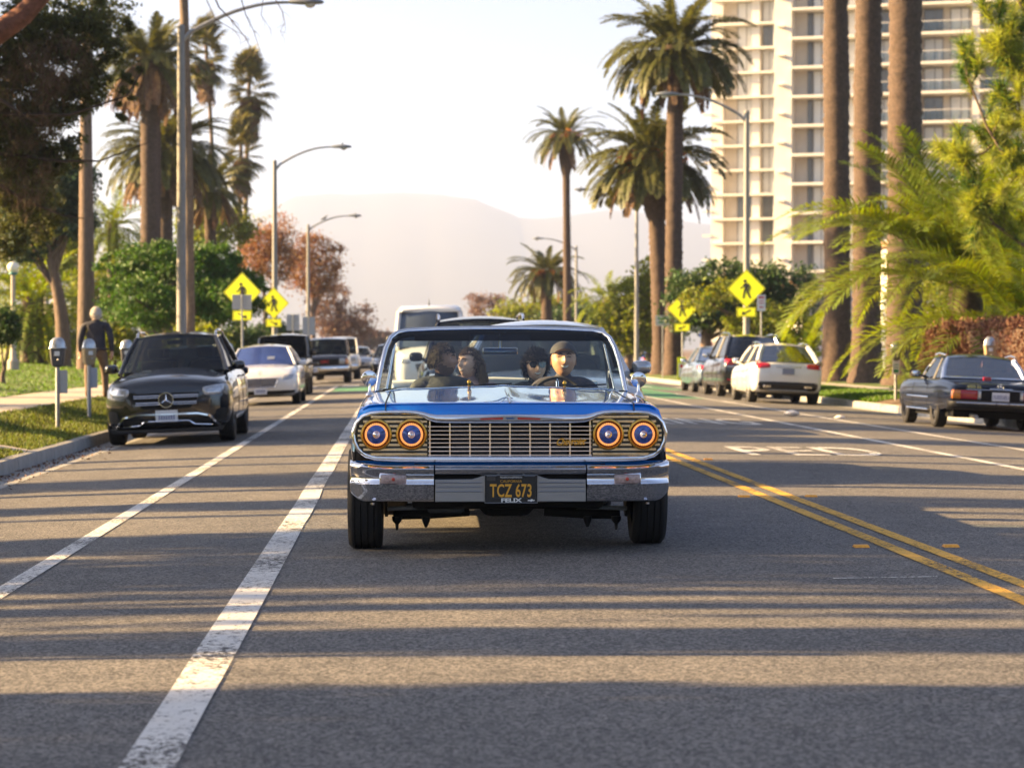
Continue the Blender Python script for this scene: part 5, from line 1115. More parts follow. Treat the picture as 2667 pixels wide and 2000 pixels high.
# ---- dark saloon behind it
def saloon_st(L=4.7, w=.91, zh=.92, zt=1.0, zf=.68, zd=.30):
    return [(0, w * .66, .38, zf - .05, zf), (.05, w * .80, zd, zf, zf + .05), (.18, w * .91, .24, zf + .08, zf + .13), (.5, w * .98, .22, zh - .12, zh - .04), (1.0, w, .21, zh - .04, zh + .03), (1.45, w, .21, zh, zh + .07), (2.3, w, .21, zh + .02, zh + .02), (3.6, w, .22, zh + .05, zh + .05), (L - .55, w * .97, .25, zt - .05, zt), (L - .12, w * .90, .34, zt - .08, zt - .02), (L, w * .80, .42, zt - .18, zt - .12)]
def saloon(name, label, X, Y, head, grp, m, L=4.7, w=.91, H=1.44, zh=.92, zt=1.0, gm=car_glass, wr=.33, **k):
    c = Car(name, label, 'car', X, Y, head, grp, L, saloon_st(L, w, zh, zt), m, (.92, L - 1.0), wr, .21)
    c.cabin(1.38, 2.15, L - 1.55, L - .75, zh + .03, H, w * .85, w * .64, zb2=zt, glass_m=gm, bul=.2, **k); c.mirrors(w * .94, 1.72, zh + .06); c.door_lines((1.6, 2.65, 3.55), .35, zh); c.handles((2.5, 3.45), zh - .08); return c
def face(c, w=.9, gz0=.42, gz1=.62, gw=.42, hz=.66, lamp=clear_lens, grm=disc_dark, bars=4, chrome_b=True):
    gr = c.patch('grille', grm, [(-gw * .8, gz0), (gw * .8, gz0), (gw, gz1), (-gw, gz1)], .006, .3)
    for k in range(bars):
        z = gz0 + (gz1 - gz0) * (k + .6) / bars; ww = gw * (.8 + .18 * (k + .6) / bars); c.strip('grille_bar', chrome if chrome_b else black_plastic, [(-ww, z), (ww, z)], .007, .012, parent=gr)
    c.patch('headlight', lamp, [(w * .56, hz - .07), (w * .84, hz - .05), (w * .88, hz + .08), (w * .58, hz + .05)], .012, .45, both=True, nx=14)
    c.patch('lower_intake', disc_dark, [(-w * .62, .26), (w * .62, .26), (w * .66, .36), (-w * .66, .36)], .006, .3, nx=18); return gr
c = saloon('dark_saloon', 'dark blue saloon hidden behind the black SUV at the left kerb', -3.72, 42.4, -1, PK_L, p_navy, 4.6, .90); face(c); c.plate(0, .45)
# ---- white saloon
c = saloon('white_saloon', 'white saloon with blue-tinted windscreen and wide chrome grille parked by the left kerb', X_(680, 59.5), 59.5, -1, PK_L, p_white, 5.15, .95, 1.47, .95, 1.06, gm=car_glass_blue, wr=.35, seats=False)
gr = face(c, .95, .44, .66, .44, .68, bars=5); c.strip('grille_spine', chrome, [(0, .43), (0, .68)], .011, .018, parent=gr); c.strip('grille_surround', chrome, [(-.35, .435), (.35, .435), (.45, .665), (-.45, .665), (-.35, .435)], .012, .012, parent=gr); star(c.root, 0, .02, .80, .05, chrome)
c.patch('side_intake', disc_dark, [(.42, .26), (.86, .29), (.88, .36), (.42, .36)], .01, .3, both=True); c.strip('bumper_trim', chrome, [(-.8, .25), (-.4, .22), (.4, .22), (.8, .25)], .012, .012); c.plate(0, .36)
dc = MB(); dc.box(.12, .3, 1.46, 1.5, 1.13, 1.2); dc.build('windscreen_sticker', sign_white, c.root, smooth=0)
# ---- boxy black off-roader
def box_car(name, label, X, Y, head, grp, m, L, w, zh, H, ys, yr, yq, yt, wr, gm=car_glass_dark, ww=.26, nose=.04, zt=None, cat='car', lift=.0, pill=None, wbk=.93, wrk=.86, roofm=None):
    zt = zt or zh
    st = [(0, w * .86, .46 + lift, zh - .12, zh - .09), (nose, w * .93, .42 + lift, zh - .06, zh - .03), (nose + .12, w * .97, .36 + lift, zh - .03, zh), (.6, w, .34 + lift, zh - .02, zh + .02), (ys, w, .34 + lift, zh, zh + .03), (ys + .4, w, .34 + lift, zh, zh), (L - .3, w, .36 + lift, zt, zt + .005), (L - .06, w * .97, .40 + lift, zt - .01, zt), (L, w * .94, .44 + lift, zt - .04, zt - .03)]
    c = Car(name, label, cat, X, Y, head, grp, L, st, m, (.9, L - 1.05), wr, ww, under=.32 + lift); c.cabin(ys, yr, yq, yt, zh + .02, H, w * wbk, w * wrk, zb2=zt + .01, glass_m=gm, bul=.07, rbul=.04, pillar=pill, roof_m=roofm); c.mirrors(w * .98, ys + .3, zh + .14, black_plastic, .2, .2); return c
c = box_car('black_off_roader', 'tall boxy black off-roader with wide tyres parked behind the white saloon', X_(735, 71.5), 71.6, -1, PK_L, p_black, 4.3, .80, 1.12, 1.82, 1.45, 1.75, 4.0, 4.2, .41, ww=.3, lift=.1)
for sg in (-1, 1):
    f = MB(); f.box(sg * .93 - .14, sg * .93 + .14, .35, 1.5, .88, .95); f.build('fender_flare', black_plastic, c.root, bevel=.03)
    h = MB(); h.lathe([(.1, 0), (.1, .03), (.001, .05)], 18, Matrix.Translation((sg * .47, .02, .9)) @ Matrix.Rotation(R(90), 4, 'X')); h.build('headlight', clear_lens, c.root)
for k in range(7): b = MB(); b.box(-.3 + .1 * k - .025, -.3 + .1 * k + .025, -.02, .02, .72, 1.0); b.build('grille_slot', disc_dark, c.root, bevel=.01)
b = MB(); b.box(-.85, .85, -.22, -.05, .52, .68); b.build('front_bumper', black_plastic, c.root, bevel=.03)
# ---- old pickup with red letters
c = box_car('dark_pickup', 'dark older pickup with chrome bumper and red grille lettering parked at the left kerb', X_(848, 95.8), 95.8, -1, PK_L, p_tan, 5.2, .97, 1.12, 1.78, 1.5, 2.0, 2.9, 3.0, .37, gm=car_glass, zt=1.05, lift=.04)
g = c.patch('grille', disc_dark, [(-.55, .74), (.55, .74), (.55, .98), (-.55, .98)], .01, .05); inst('lettering', text_mesh('GMC', .15, sign_red, .004, offset=.004), g, (0, c.hit(0, .86) - .02, .86), (R(90), 0, 0))
c.patch('headlight', clear_lens, [(.57, .76), (.80, .76), (.80, .97), (.57, .97)], .014, .1, both=True); c.patch('marker_lamp', amber_lens, [(.82, .76), (.92, .76), (.92, .97), (.82, .97)], .014, .1, both=True)
b = MB(); b.box(-.95, .95, -.12, .04, .50, .68); b.build('front_bumper', chrome, c.root, bevel=.03); c.plate(-.45, .55, y=-.12)
c = box_car('white_pickup', 'white pickup parked behind the dark older pickup', X_(880, 108), 107, -1, PK_L, p_white, 5.4, .98, 1.12, 1.86, 1.5, 2.0, 3.2, 3.3, .39, gm=car_glass, zt=1.08, lift=.05)
g = c.patch('grille', disc_dark, [(-.5, .72), (.5, .72), (.52, .98), (-.52, .98)], .01, .1); c.patch('headlight', clear_lens, [(.6, .8), (.85, .8), (.87, .98), (.6, .98)], .014, .2, both=True)
b = MB(); b.box(-.95, .95, -.1, .04, .50, .66); b.build('front_bumper', chrome, c.root, bevel=.03)
c = saloon('dark_hatchback', 'dark hazy hatchback driving up far behind in the bike-side lane', X_(1019, 112), 111, -1, FO, p_dgrey, 4.3, .89, 1.5); face(c, .89); c.plate(0, .45)
c = saloon('pale_saloon', 'pale saloon parked beyond the white pickup', X_(935, 140), 138, -1, PK_L, p_silver, 4.6, .9); face(c)
# ---- vehicles queueing behind the convertible
c = saloon('silver_saloon', 'silver saloon following close behind the blue convertible', 1.50, 22.6, -1, FO, p_silver, 4.7, .92, 1.53, 1.02, 1.12, wr=.34); face(c, .92); c.plate(0, .45)
c = Car('dark_suv', 'dark blue SUV with silver roof rails behind the silver saloon', 'car', 1.28, 34.6, -1, FO, 4.8, [(0, .62, .36, .86, .92), (.06, .78, .28, .94, .98), (.2, .88, .25, .98, 1.04), (.6, .95, .24, 1.02, 1.1), (1.4, .97, .24, 1.06, 1.14), (2, .97, .24, 1.08, 1.1), (3.9, .97, .26, 1.1, 1.12), (4.6, .92, .34, 1.08, 1.1), (4.8, .85, .45, .98, 1.0)], p_navy, (.9, 3.8), .37, .24)
c.cabin(1.35, 2.05, 4.1, 4.6, 1.12, 1.74, .84, .64, bul=.2); c.mirrors(.9, 1.7, 1.17); c.rails(.64, 2.2, 4.0, 1.79, chrome); face(c, .95, .5, .8, .5, .86); c.plate(0, .45)
VX = X_(1123, 66)
c = Car('white_van', 'tall white panel van with a big dark windscreen following the dark SUV', 'van', VX, 65.6, -1, FO, 5.9, [(0, .70, .40, .95, 1.0), (.05, .84, .32, 1.05, 1.1), (.2, .93, .28, 1.12, 1.18), (.6, .98, .28, 1.2, 1.3), (.95, 1.0, .28, 1.25, 1.38), (1.3, 1.0, .28, 1.3, 1.35), (5.6, 1.0, .3, 1.35, 1.36), (5.9, .97, .36, 1.33, 1.34)], p_white, (1.0, 4.6), .36, .23)
c.cabin(.95, 1.55, 5.6, 5.88, 1.33, 2.37, .93, .84, glass_m=mat('van_windscreen', (.06, .08, .115), .08, 0, spec=.7, var=.25, scale=1.2), side_m=p_white, rear_m=p_white, bul=.2, rbul=.02, mid=(.25,), pr=.075); hr_ = MB(); hr_.loft([[(x * w, y, z) for x, z in ((-1, 2.3), (1, 2.3), (.97, z1 - .09), (.85, z1 - .02), (0, z1), (-.85, z1 - .02), (-.97, z1 - .12))] for y, w, z1 in ((1.42, .84, 2.40), (1.55, .88, 2.45), (1.9, .92, 2.5), (5.6, .94, 2.52), (5.88, .9, 2.45))]); hr_.build('high_roof', p_white, c.root, smooth=40); c.mirrors(1.0, 1.15, 1.5, black_plastic, .2, .34); face(c, .98, .62, .9, .45, .95)
b = MB(); b.lathe([(.02, 2.5), (.008, 2.62), (.001, 2.7)], 8, Matrix.Translation((0, 2.0, 0))); b.build('aerial', black_plastic, c.root)
# ---- right kerb: white hatchback seen from behind
def tail(c, q, m=red_lens, rear=True): return c.patch('tail_light', m, q, .016, .45, rear=True, both=True, nx=14)
c = Car('white_hatchback', 'white hatchback with red tail lights parked at the right kerb', 'car', 9.80, 60.6, 1, PK_R, 4.42,
        [(0, .62, .36, .68, .72), (.06, .76, .28, .74, .8), (.25, .87, .24, .84, .9), (.7, .905, .22, .92, .98), (1.3, .905, .22, .95, 1.03), (2.2, .905, .22, .98, 1.0), (3.5, .91, .24, 1.03, 1.05), (4.1, .90, .27, 1.05, 1.08), (4.32, .86, .33, 1.02, 1.06), (4.4, .80, .40, .95, 1.02), (4.42, .74, .46, .88, .94)], p_white, (.88, 3.58), .345, .23)
c.cabin(1.3, 2.0, 3.75, 4.28, 1.02, 1.5, .78, .60, zb2=1.06, bul=.2, rear_m=car_glass_dark, side_m=car_glass_dark, pr=.045); c.mirrors(.84, 1.65, 1.05); c.rails(.60, 2.2, 3.5, 1.53, chrome); c.door_lines((1.6, 2.6, 3.4), .35, .95); c.handles((2.5, 3.3), .9)
tail(c, [(.45, .90), (.82, .87), (.84, 1.03), (.47, 1.02)]); c.strip('tailgate_trim', chrome, [(-.32, .93), (.32, .93)], .012, .014, rear=True); c.plate(0, .82, .3, .15, True, mat('blue_grey_plate', (.20, .24, .32), .5))
c.patch('lower_bumper', black_plastic, [(-.72, .30), (.72, .30), (.80, .56), (-.80, .56)], .012, .3, rear=True, nx=20); c.patch('exhaust_trim', chrome, [(.42, .40), (.62, .40), (.62, .47), (.42, .47)], .028, .3, rear=True, both=True); c.strip('bumper_skid', galv, [(-.5, .34), (.5, .34)], .03, .02, rear=True)
# ---- black SUV in front of it
c = Car('black_suv', 'black SUV with chrome trim and tall red tail lights parked ahead of the white hatchback', 'car', 10.15, 68.6, 1, PK_R, 4.9,
        [(0, .65, .38, .86, .92), (.06, .80, .30, .95, 1.0), (.25, .9, .26, 1.0, 1.06), (.7, .96, .25, 1.05, 1.1), (1.4, .97, .25, 1.08, 1.15), (2.2, .97, .25, 1.1, 1.12), (4.4, .96, .28, 1.14, 1.15), (4.75, .92, .36, 1.12, 1.15), (4.88, .88, .42, 1.06, 1.1), (4.9, .85, .48, 1.0, 1.04)], p_black, (.92, 3.9), .385, .25)
c.cabin(1.4, 2.1, 4.25, 4.72, 1.13, 1.78, .86, .68, bul=.2, rear_m=car_glass_dark, side_m=car_glass, zb2=1.15, pr=.045); c.mirrors(.92, 1.75, 1.18); c.rails(.68, 2.2, 4.1, 1.83, chrome); c.door_lines((1.7, 2.8, 3.8), .4, 1.05)
tail(c, [(.62, .92), (.88, .92), (.88, 1.1), (.60, 1.08)]); c.strip('tailgate_trim', chrome, [(-.85, .88), (.85, .88)], .02, .016, rear=True); c.strip('reflector', red_lens, [(-.8, .5), (.8, .5)], .02, .014, rear=True); c.plate(0, .74, rear=True)
c = saloon('blue_grey_saloon', 'pale blue-grey saloon parked ahead of the right-hand black SUV', 10.2, 75.6, 1, PK_R, p_bluegrey, 4.6, .90, 1.45); tail(c, [(.5, .72), (.82, .72), (.84, .86), (.52, .86)])
c = saloon('blue_saloon', 'bright blue saloon waiting on the side street', X_(1700, 150), 149, 1, None, paint('bright_blue_car_paint', (.02, .06, .28), .3), 4.5, .9); tail(c, [(.5, .72), (.82, .72), (.84, .86), (.52, .86)])

# ---- navy coupe with hard top, rear view, right edge
c = Car('navy_coupe', 'navy classic hard-top coupe with wide ribbed tail lights parked at the right kerb', 'car', 10.36, 41.3, 1, PK_R, 4.55,
        [(0, .70, .40, .68, .72), (.06, .80, .34, .74, .77), (.25, .86, .28, .80, .82), (.8, .885, .25, .84, .88), (1.5, .895, .24, .85, .9), (2.2, .895, .24, .86, .86), (3.2, .895, .25, .86, .87), (3.9, .885, .28, .83, .86), (4.35, .87, .34, .79, .82), (4.5, .86, .38, .76, .785), (4.55, .85, .42, .72, .74)], p_navy, (.85, 3.3), .325, .205)
c.cabin(1.75, 2.2, 3.0, 3.35, .86, 1.28, .76, .62, bul=.16, rbul=.08, mid=(.62,), pr=.03, pillar=chrome, rear_m=glass('smoked_glass', (.18, .18, .22), .35), zb2=.88); c.mirrors(.85, 1.95, .93, black_plastic, .17, .12); c.door_lines((1.55, 2.75), .35, .82); c.handles((2.6,), .76)
for sg in (-1, 1):
    for y0, y1 in ((1.18, 2.95),):
        for z in (.30, .52): s_ = MB(); s_.tube([(sg * .905, y0, z), (sg * .905, y1, z)], .016, 6); s_.build('side_trim', chrome, c.root)
    b = MB(); b.tube([(sg * .70, 3.3, .88), (sg * .67, 3.15, 1.1), (sg * .60, 3.05, 1.25)], .02, 8); b.build('window_trim', chrome, c.root)
    hl = MB(); hl.tube([(sg * .64, 2.25, 1.285), (sg * .65, 2.6, 1.315), (sg * .63, 3.02, 1.285)], .018, 8); hl.build('roof_trim', chrome, c.root)
b = MB(); b.tube([(-.76, 3.42, .885), (0, 3.5, .89), (.76, 3.42, .885)], .025, 8); b.build('deck_trim', chrome, c.root)
b = MB(); b.box(-.07, .07, 3.5, 3.56, .86, .92); b.build('brake_lamp', red_lens, c.root, bevel=.008)
for l in c.patch('tail_light', red_lens, [(.40, .53), (.70, .53), (.70, .68), (.40, .68)], .018, .03, rear=True, both=True):
    pass
for sg in (-1, 1):
    for k in range(4): c.strip('lens_rib', red_lens, [(sg * .41, .55 + .037 * k), (sg * .69, .55 + .037 * k)], .008, .022, rear=True)
c.patch('turn_signal', amber_lens, [(.70, .53), (.855, .53), (.85, .68), (.70, .68)], .018, .03, rear=True, both=True); c.patch('reverse_light', clear_lens, [(.34, .53), (.40, .53), (.40, .68), (.34, .68)], .018, .03, rear=True, both=True)
c.patch('plate_recess', disc_dark, [(-.33, .52), (.33, .52), (.33, .67), (-.33, .67)], .004, .05, rear=True); c.strip('boot_trim', chrome, [(-.6, .695), (.6, .695)], .01, .012, rear=True); c.strip('boot_handle', chrome, [(-.2, .715), (.2, .715)], .014, .02, rear=True)
c.plate(0, .585, .3, .15, True, txt='1U055EU', ink=plate_ink); star(c.root, 0, c.hit(0, .755, True) + .012, .757, .05, chrome, 1)
inst('lettering', text_mesh('450 SL', .085, chrome, .004, sx=1.15), c.root, (.46, c.hit(.46, .745, True) + .012, .745), (R(90), 0, math.pi))
b = MB()
rings = []
for f in np.linspace(-1, 1, 25):
    x = f * .9; y = 4.66 - .10 * abs(f) ** 5 - (.0 if abs(f) < .98 else .05); rings.append([(x, y - .12, .34), (x, y, .36), (x, y + .05, .42), (x, y + .04, .48), (x, y - .02, .50), (x, y - .14, .50)])
b.loft(rings); ro = b.build('rear_bumper', black_plastic, c.root, smooth=50)
for sg in (-1, 1): s_ = MB(); s_.tube([(sg * .12, 4.715, .465), (sg * .45, 4.71, .465), (sg * .80, 4.68, .465)], .016, 6); s_.build('bumper_trim', chrome, ro)
s_ = MB(); s_.tube([(-.1, 4.716, .465), (.1, 4.716, .465)], .016, 6); s_.build('bumper_trim', chrome, ro)
ex = MB(); ex.tube([(.42, 4.2, .24), (.42, 4.62, .23)], .035, 10); ex.build('exhaust', galv, c.root)
tg = MB(); tg.box(-.02, .06, 3.2, 3.205, .95, 1.03).box(.018, .022, 3.2, 3.204, 1.03, 1.2); tg.build('parking_tag', mat('pink_tag', (.6, .35, .33), .6), c.root, smooth=0)
# ================================================================== the blue convertible
hero_blue = mat('candy_blue_paint', (.002, .20, .74), .2, .1, var=.04, scale=3, coat=1.0)
alum = mat('brushed_aluminium', (.30, .31, .33), .30, .9, var=.08, scale=60, stretch=(.1, 1, 4)); gold = mat('gold_trim', (.72, .40, .07), .22, .9, var=.1, scale=25); smoke_chrome = mat('bezel_chrome', (.62, .56, .42), .14, 1.0, var=.15, scale=25)
lamp_blue = mat('blue_lamp_glass', (.05, .10, .36), .08, .3, coat=1.0, var=.6, scale=45); halo = mat('halo_led', (1.0, .34, .08), .3, emit=.22); park_lens = mat('parking_lens', (.42, .30, .27), .15, coat=1.0, var=.3, scale=60)
shade_gl = glass('shade_band_glass', (.03, .055, .10), .55); screen_gl = glass('windscreen_glass', (.80, .92, .89), 1.1)
HX, HY0 = .70, 15.1
car = thing('blue_convertible', 'blue classic lowrider convertible with chrome bumper and quad amber-ringed headlights', 'car', (HX, HY0, gz(HX)), -R(.9))
def sym(pts): return [(-x, *r) for x, *r in reversed(pts) if x > 1e-6] + [tuple(p) for p in pts]
def plan(x): return .02 + .085 * abs(x) ** 4
# hood and nose
def crease(x): return .951 - .012 * min(1, abs(x) / .93) ** 3
def hood_z(x, y):
    f = min(1, max(0, (y - .12) / 1.6)); e = crease(x) + (.075 - .03 * (x / .8) ** 2) * f ** .8
    return e + .010 * math.exp(-(x / .045) ** 2) * min(1, f * 5) - .012 * math.exp(-((abs(x) - .3) / .22) ** 2) * math.sin(math.pi * min(1, f * 1.1)) + .010 * math.exp(-((abs(x) - .70) / .08) ** 2) * f
xs = np.linspace(-.775, .775, 45); h = MB(); rows = []
for y in [0, .02, .05, .1, .2, .35, .5, .7, .9, 1.1, 1.3, 1.45, 1.55]: rows.append([(x, plan(x) + .055 + y * (1 - .0 * x) + .16 * (x / .775) ** 2 * (y / 1.55), hood_z(x, .12 + y) - (.004 if y == 0 else 0)) for x in xs])
h.grid(rows); hood = h.build('hood', hero_blue, car, smooth=60)
# surround outline (half): x, z, half-thickness
SUR = [(0, .850, .029), (.2, .850, .029), (.40, .850, .028), (.465, .852, .026), (.505, .861, .022), (.545, .877, .016), (.59, .888, .014), (.65, .892, .013), (.80, .890, .013), (.87, .884, .013), (.925, .862, .014), (.962, .82, .015), (.98, .765, .016), (.974, .71, .016), (.95, .66, .016), (.905, .622, .017), (.84, .603, .018), (.7, .598, .018), (.4, .597, .018), (0, .597, .018)]
full = [(x, z, r) for x, z, r in SUR] + [(-x, z, r) for x, z, r in SUR[-2:0:-1]]
s = MB(); pts = [(x, plan(x) + .018, z) for x, z, r in full]; rings = []; n = len(pts)
for i in range(n):
    a, b = Vector(pts[i - 1]), Vector(pts[(i + 1) % n]); d = (b - a).normalized(); nrm = Vector((0, -1, 0)); sd = d.cross(nrm).normalized(); r = full[i][2]
    rings.append([Vector(pts[i]) + sd * r * math.cos(q) * 1.05 + nrm * max(.014, r * .8) * math.sin(q) for q in [2 * math.pi * k / 10 for k in range(10)]])
s.loft(rings, wrap=True); s.build('grille_surround', chrome, car, smooth=60)
def sur_top(x):
    t = [(p[0], p[1], p[2]) for p in SUR[:12]]; return float(np.interp(abs(x), [p[0] for p in t], [p[1] + p[2] * .4 for p in t]))
nz = MB(); xs2 = np.linspace(-.945, .945, 61); rows = []
for k in range(6):
    f = k / 5; rows.append([(x * (1 + .018 * f * (abs(x) / .945) ** 8), plan(x) + .055 * (1 - f) ** .7 + .012, (crease(x) - .035 * max(0, (abs(x) - .86) / .085) ** 2) * (1 - f) + sur_top(x) * f) for x in xs2])
nz.grid(rows); nz.build('nose_panel', hero_blue, car, smooth=60)
for sg in (-1, 1):                                     # shut lines of the hood
    g_ = MB(); g_.tube([(sg * .78, plan(.78) + .005, .905), (sg * .78, plan(.78) + .04, .938)] + [(sg * .782, plan(.78) + .055 + y + .16 * (y / 1.55), hood_z(.78, .12 + y) + .001) for y in (.0, .3, .7, 1.1, 1.5)], .0045, 5); g_.build('shut_line', black_plastic, car)
# fenders, flanks, tail
def flank(y):
    zt = hood_z(.785, min(y, 1.75)) - .004; k = 1 - .03 * max(0, 1 - (y - .06) / .3) ** 2; d = 0 if y < 3.2 else .0
    zl = .30; P = [(.785, zt), (.86, zt - .003), (.915, zt - .010), (.948, zt - .030), (.975, zt - .10), (1.0, zt - .2), (1.008, zt - .3), (.995, .52), (.968, .40), (.93, zl)]
    return [(x * k, y + .09 * x ** 4 * max(0, 1 - y / .6), z) for x, z in P]
for sg in (-1, 1):
    f = MB(); ys_ = [.062, .09, .13, .2, .3, .4, .5, .6, .7, .8, .9, 1.0, 1.1, 1.2, 1.35, 1.5, 1.68, 1.9]; R_ = [[(sg * x, y, z) for x, y, z in flank(y)] for y in ys_]
    vs = [p for r in R_ for p in r]; fs = []; m = 10
    for i in range(len(ys_) - 1):
        for j in range(m - 1):
            q = (i * m + j, i * m + j + 1, (i + 1) * m + j + 1, (i + 1) * m + j); c_ = sum((Vector(vs[k]) for k in q), Vector()) / 4
            if (c_.y - .78) ** 2 + (c_.z - .33) ** 2 < .43 ** 2 and j > 3: continue
            if c_.y < .3 and c_.z < .60: continue
            fs.append(q)
    f.add(vs, fs); f.build('fender', hero_blue, car, smooth=60)
    f = MB(); f.grid([[(sg * x, y, z) for x, y, z in [(min(p[0], .99), y, p[2]) for p in flank(1.9)][1:]] for y in np.linspace(1.9, 3.3, 8)]); dr = f.build('door', hero_blue, car, smooth=60)
    q = MB(); q.tube([(sg * 1.0, 2.95, .82), (sg * 1.03, 2.98, .82), (sg * 1.03, 3.1, .82), (sg * 1.0, 3.13, .82)], .012, 6); q.build('door_handle', chrome, dr)
    st_ = MB(); st_.tube([(sg * 1.012, .5, .72), (sg * 1.014, 1.9, .70), (sg * 1.0, 3.3, .70)], .012, 6); st_.build('side_moulding', chrome, car)
    f = MB(); rows = []
    for y in np.linspace(3.3, 5.3, 12): rows.append([(sg * min(p[0], .99) * (1 - .05 * max(0, (y - 4.9) / .4)), y, p[2] - .06 * max(0, (y - 4.0) / 1.3)) for p in flank(1.9)])
    vs = [p for r in rows for p in r]; fs = []
    for i in range(11):
        for j in range(9):
            q = (i * 10 + j, i * 10 + j + 1, i * 10 + 11 + j, i * 10 + 10 + j); c_ = sum((Vector(vs[k]) for k in q), Vector()) / 4
            if (c_.y - 4.0) ** 2 + (c_.z - .33) ** 2 < .42 ** 2 and j > 4: continue
            fs.append(q)
    f.add(vs, fs); f.build('rear_fender', hero_blue, car, smooth=60)
b = MB(); b.grid([[(x, y, hood_z(.785, 1.75) - .003 - .06 * max(0, (y - 4.0) / 1.3) + .02 * (1 - (x / .79) ** 2)) for x in np.linspace(-.79, .79, 9)] for y in np.linspace(4.55, 5.3, 6)]); b.build('boot_lid', hero_blue, car, smooth=60)
b = MB(); b.box(-.93, .93, 5.26, 5.32, .42, .93); b.build('tail_panel', hero_blue, car, bevel=.02)
b = MB(); b.box(-.98, .98, 5.3, 5.42, .42, .58); b.build('rear_bumper', chrome, car, bevel=.03)
b = MB(); b.loft([[(x, y0, z) for x, z in ((-.80, .95), (.80, .95), (.84, 1.03), (0, 1.06), (-.84, 1.03))] for y0 in (4.25, 4.6)]); b.build('folded_top', mat('white_vinyl_boot', (.55, .54, .50), .6, var=.08, scale=8), car, smooth=50, bevel=.02)
# valance under the grille
v = MB(); v.grid([[(x, plan(x) + .03 + .05 * k, .585 - .085 * k / 3 * 1.6) for x in np.linspace(-.97, .97, 21)] for k in (0, 1, 2, 3)]); v.build('valance', hero_blue, car, smooth=60)
# grille: black cavity, eight bars, nine uprights, radiator fins
gb = MB(); gb.box(-.52, .52, .20, .22, .60, .86); gb.build('grille_cavity', disc_dark, car, smooth=0)
for k in range(8): z = .622 + .0255 * k; q = MB(); q.box(-.515, .515, .052, .075, z - .0035, z + .0035); q.build('grille_bar', chrome, car, smooth=0, bevel=.0015)
for k in range(9): x = -.503 + 1.006 * k / 8; q = MB(); q.box(x - .0055, x + .0055, .060, .085, .606, .838); q.build('grille_upright', chrome, car, smooth=0, bevel=.002)
q = MB()
for k in range(120): x = -.36 + .72 * k / 119; q.box(x - .0012, x + .0012, .17, .185, .61, .82)
fo = q.build('radiator_fins', mat('radiator_metal', (.10, .10, .11), .4, .6), car, smooth=0); fo['kind'] = 'stuff'
for sg in (-1, 1):                                     # headlight bezels with fine ribs, pairs of lamps
    bz = MB(); P = [(.515, .61), (.86, .612), (.925, .64), (.955, .70), (.965, .76), (.945, .83), (.90, .872), (.60, .876), (.55, .86), (.515, .84)]; bz.prism([(sg * x, z) for x, z in P], .085, .11); bo = bz.build('headlight_bezel', mat('bezel_dark', (.05, .045, .035), .35, .6), car, smooth=0)
    for k in range(9):
        z = .628 + .0292 * k; x1 = .955 - .10 * (abs(z - .745) / .125) ** 3; q = MB(); q.box(min(sg * .52, sg * x1), max(sg * .52, sg * x1), .066, .09, z - .0085, z + .0085); q.build('bezel_rib', smoke_chrome, bo, smooth=0, bevel=.002)
    for x in (.618, .838):
        M = Matrix.Translation((sg * x, .055, .752)) @ Matrix.Rotation(R(90), 4, 'X')
        rg = MB(); rg.lathe([(.083, -.03), (.098, -.025), (.100, .006), (.096, .018), (.086, .020), (.079, .006), (.079, -.03)], 40, M); hl = rg.build('headlight', gold, car, smooth=60)
        d_ = MB(); d_.lathe([(.080, -.02), (.079, -.004), (.066, .004), (.060, .005), (.035, .012), (.001, .016)], 36, M, cap=False); d_.build('lamp_glass', lamp_blue, hl, smooth=60)
        hr = MB()
        for k in range(36):
            a = 2 * math.pi * k / 36; hr.box(.0595, .0725, -.0042, .0042, .0055, .0105, M=M @ Matrix.Rotation(a, 4, 'Z'))
        hr.build('halo_ring', halo, hl, smooth=0)
        o1 = MB(); o1.lathe([(.079, .004), (.072, .008), (.071, .0035)], 36, M, cap=False); o1.build('lamp_rim', mat('dark_bronze_ring', (.20, .09, .05), .3, .7), hl, smooth=60)
        nb = MB(); nb.lathe([(.024, .010), (.020, .018), (.014, .020), (.013, .024), (.009, .032), (.001, .035)], 20, M, cap=False); nb.build('bulb_cap', chrome, hl, smooth=60)
# nose emblem and script
e = MB(); e.prism(sym([(0, .866), (.05, .865), (.33, .853), (.33, .850), (.19, .845), (.05, .843), (0, .842)])[:0] or [(-.33, .853), (-.06, .868), (0, .870), (.06, .868), (.33, .853), (.33, .8505), (.19, .842), (0, .839), (-.19, .842), (-.33, .8505)], -.012, .0); em = e.build('nose_emblem', alum, car, smooth=0, bevel=.001)
for sg in (-1, 1): q = MB(); q.prism([(sg * .045, .861), (sg * .19, .855), (sg * .185, .845), (sg * .045, .847)], -.015, -.010); q.build('red_inlay', red_lens, em, smooth=0)
q = MB(); q.prism([(-.028, .860), (.012, .860), (.014, .864), (.018, .864), (.016, .857), (.028, .857), (.024, .850), (-.014, .850), (-.016, .846), (-.022, .846), (-.018, .853), (-.030, .853)], -.016, -.010); q.build('bow_tie', mat('emblem_blue', (.02, .07, .22), .3), em, smooth=0)
sc_ = text_mesh('Chevrolet', .062, gold, .004, shear=.5, sx=.82, spacing=.88, offset=.0006); inst('script_lettering', sc_, car, (.375, .040, .705), (R(90), R(-1.5), 0))
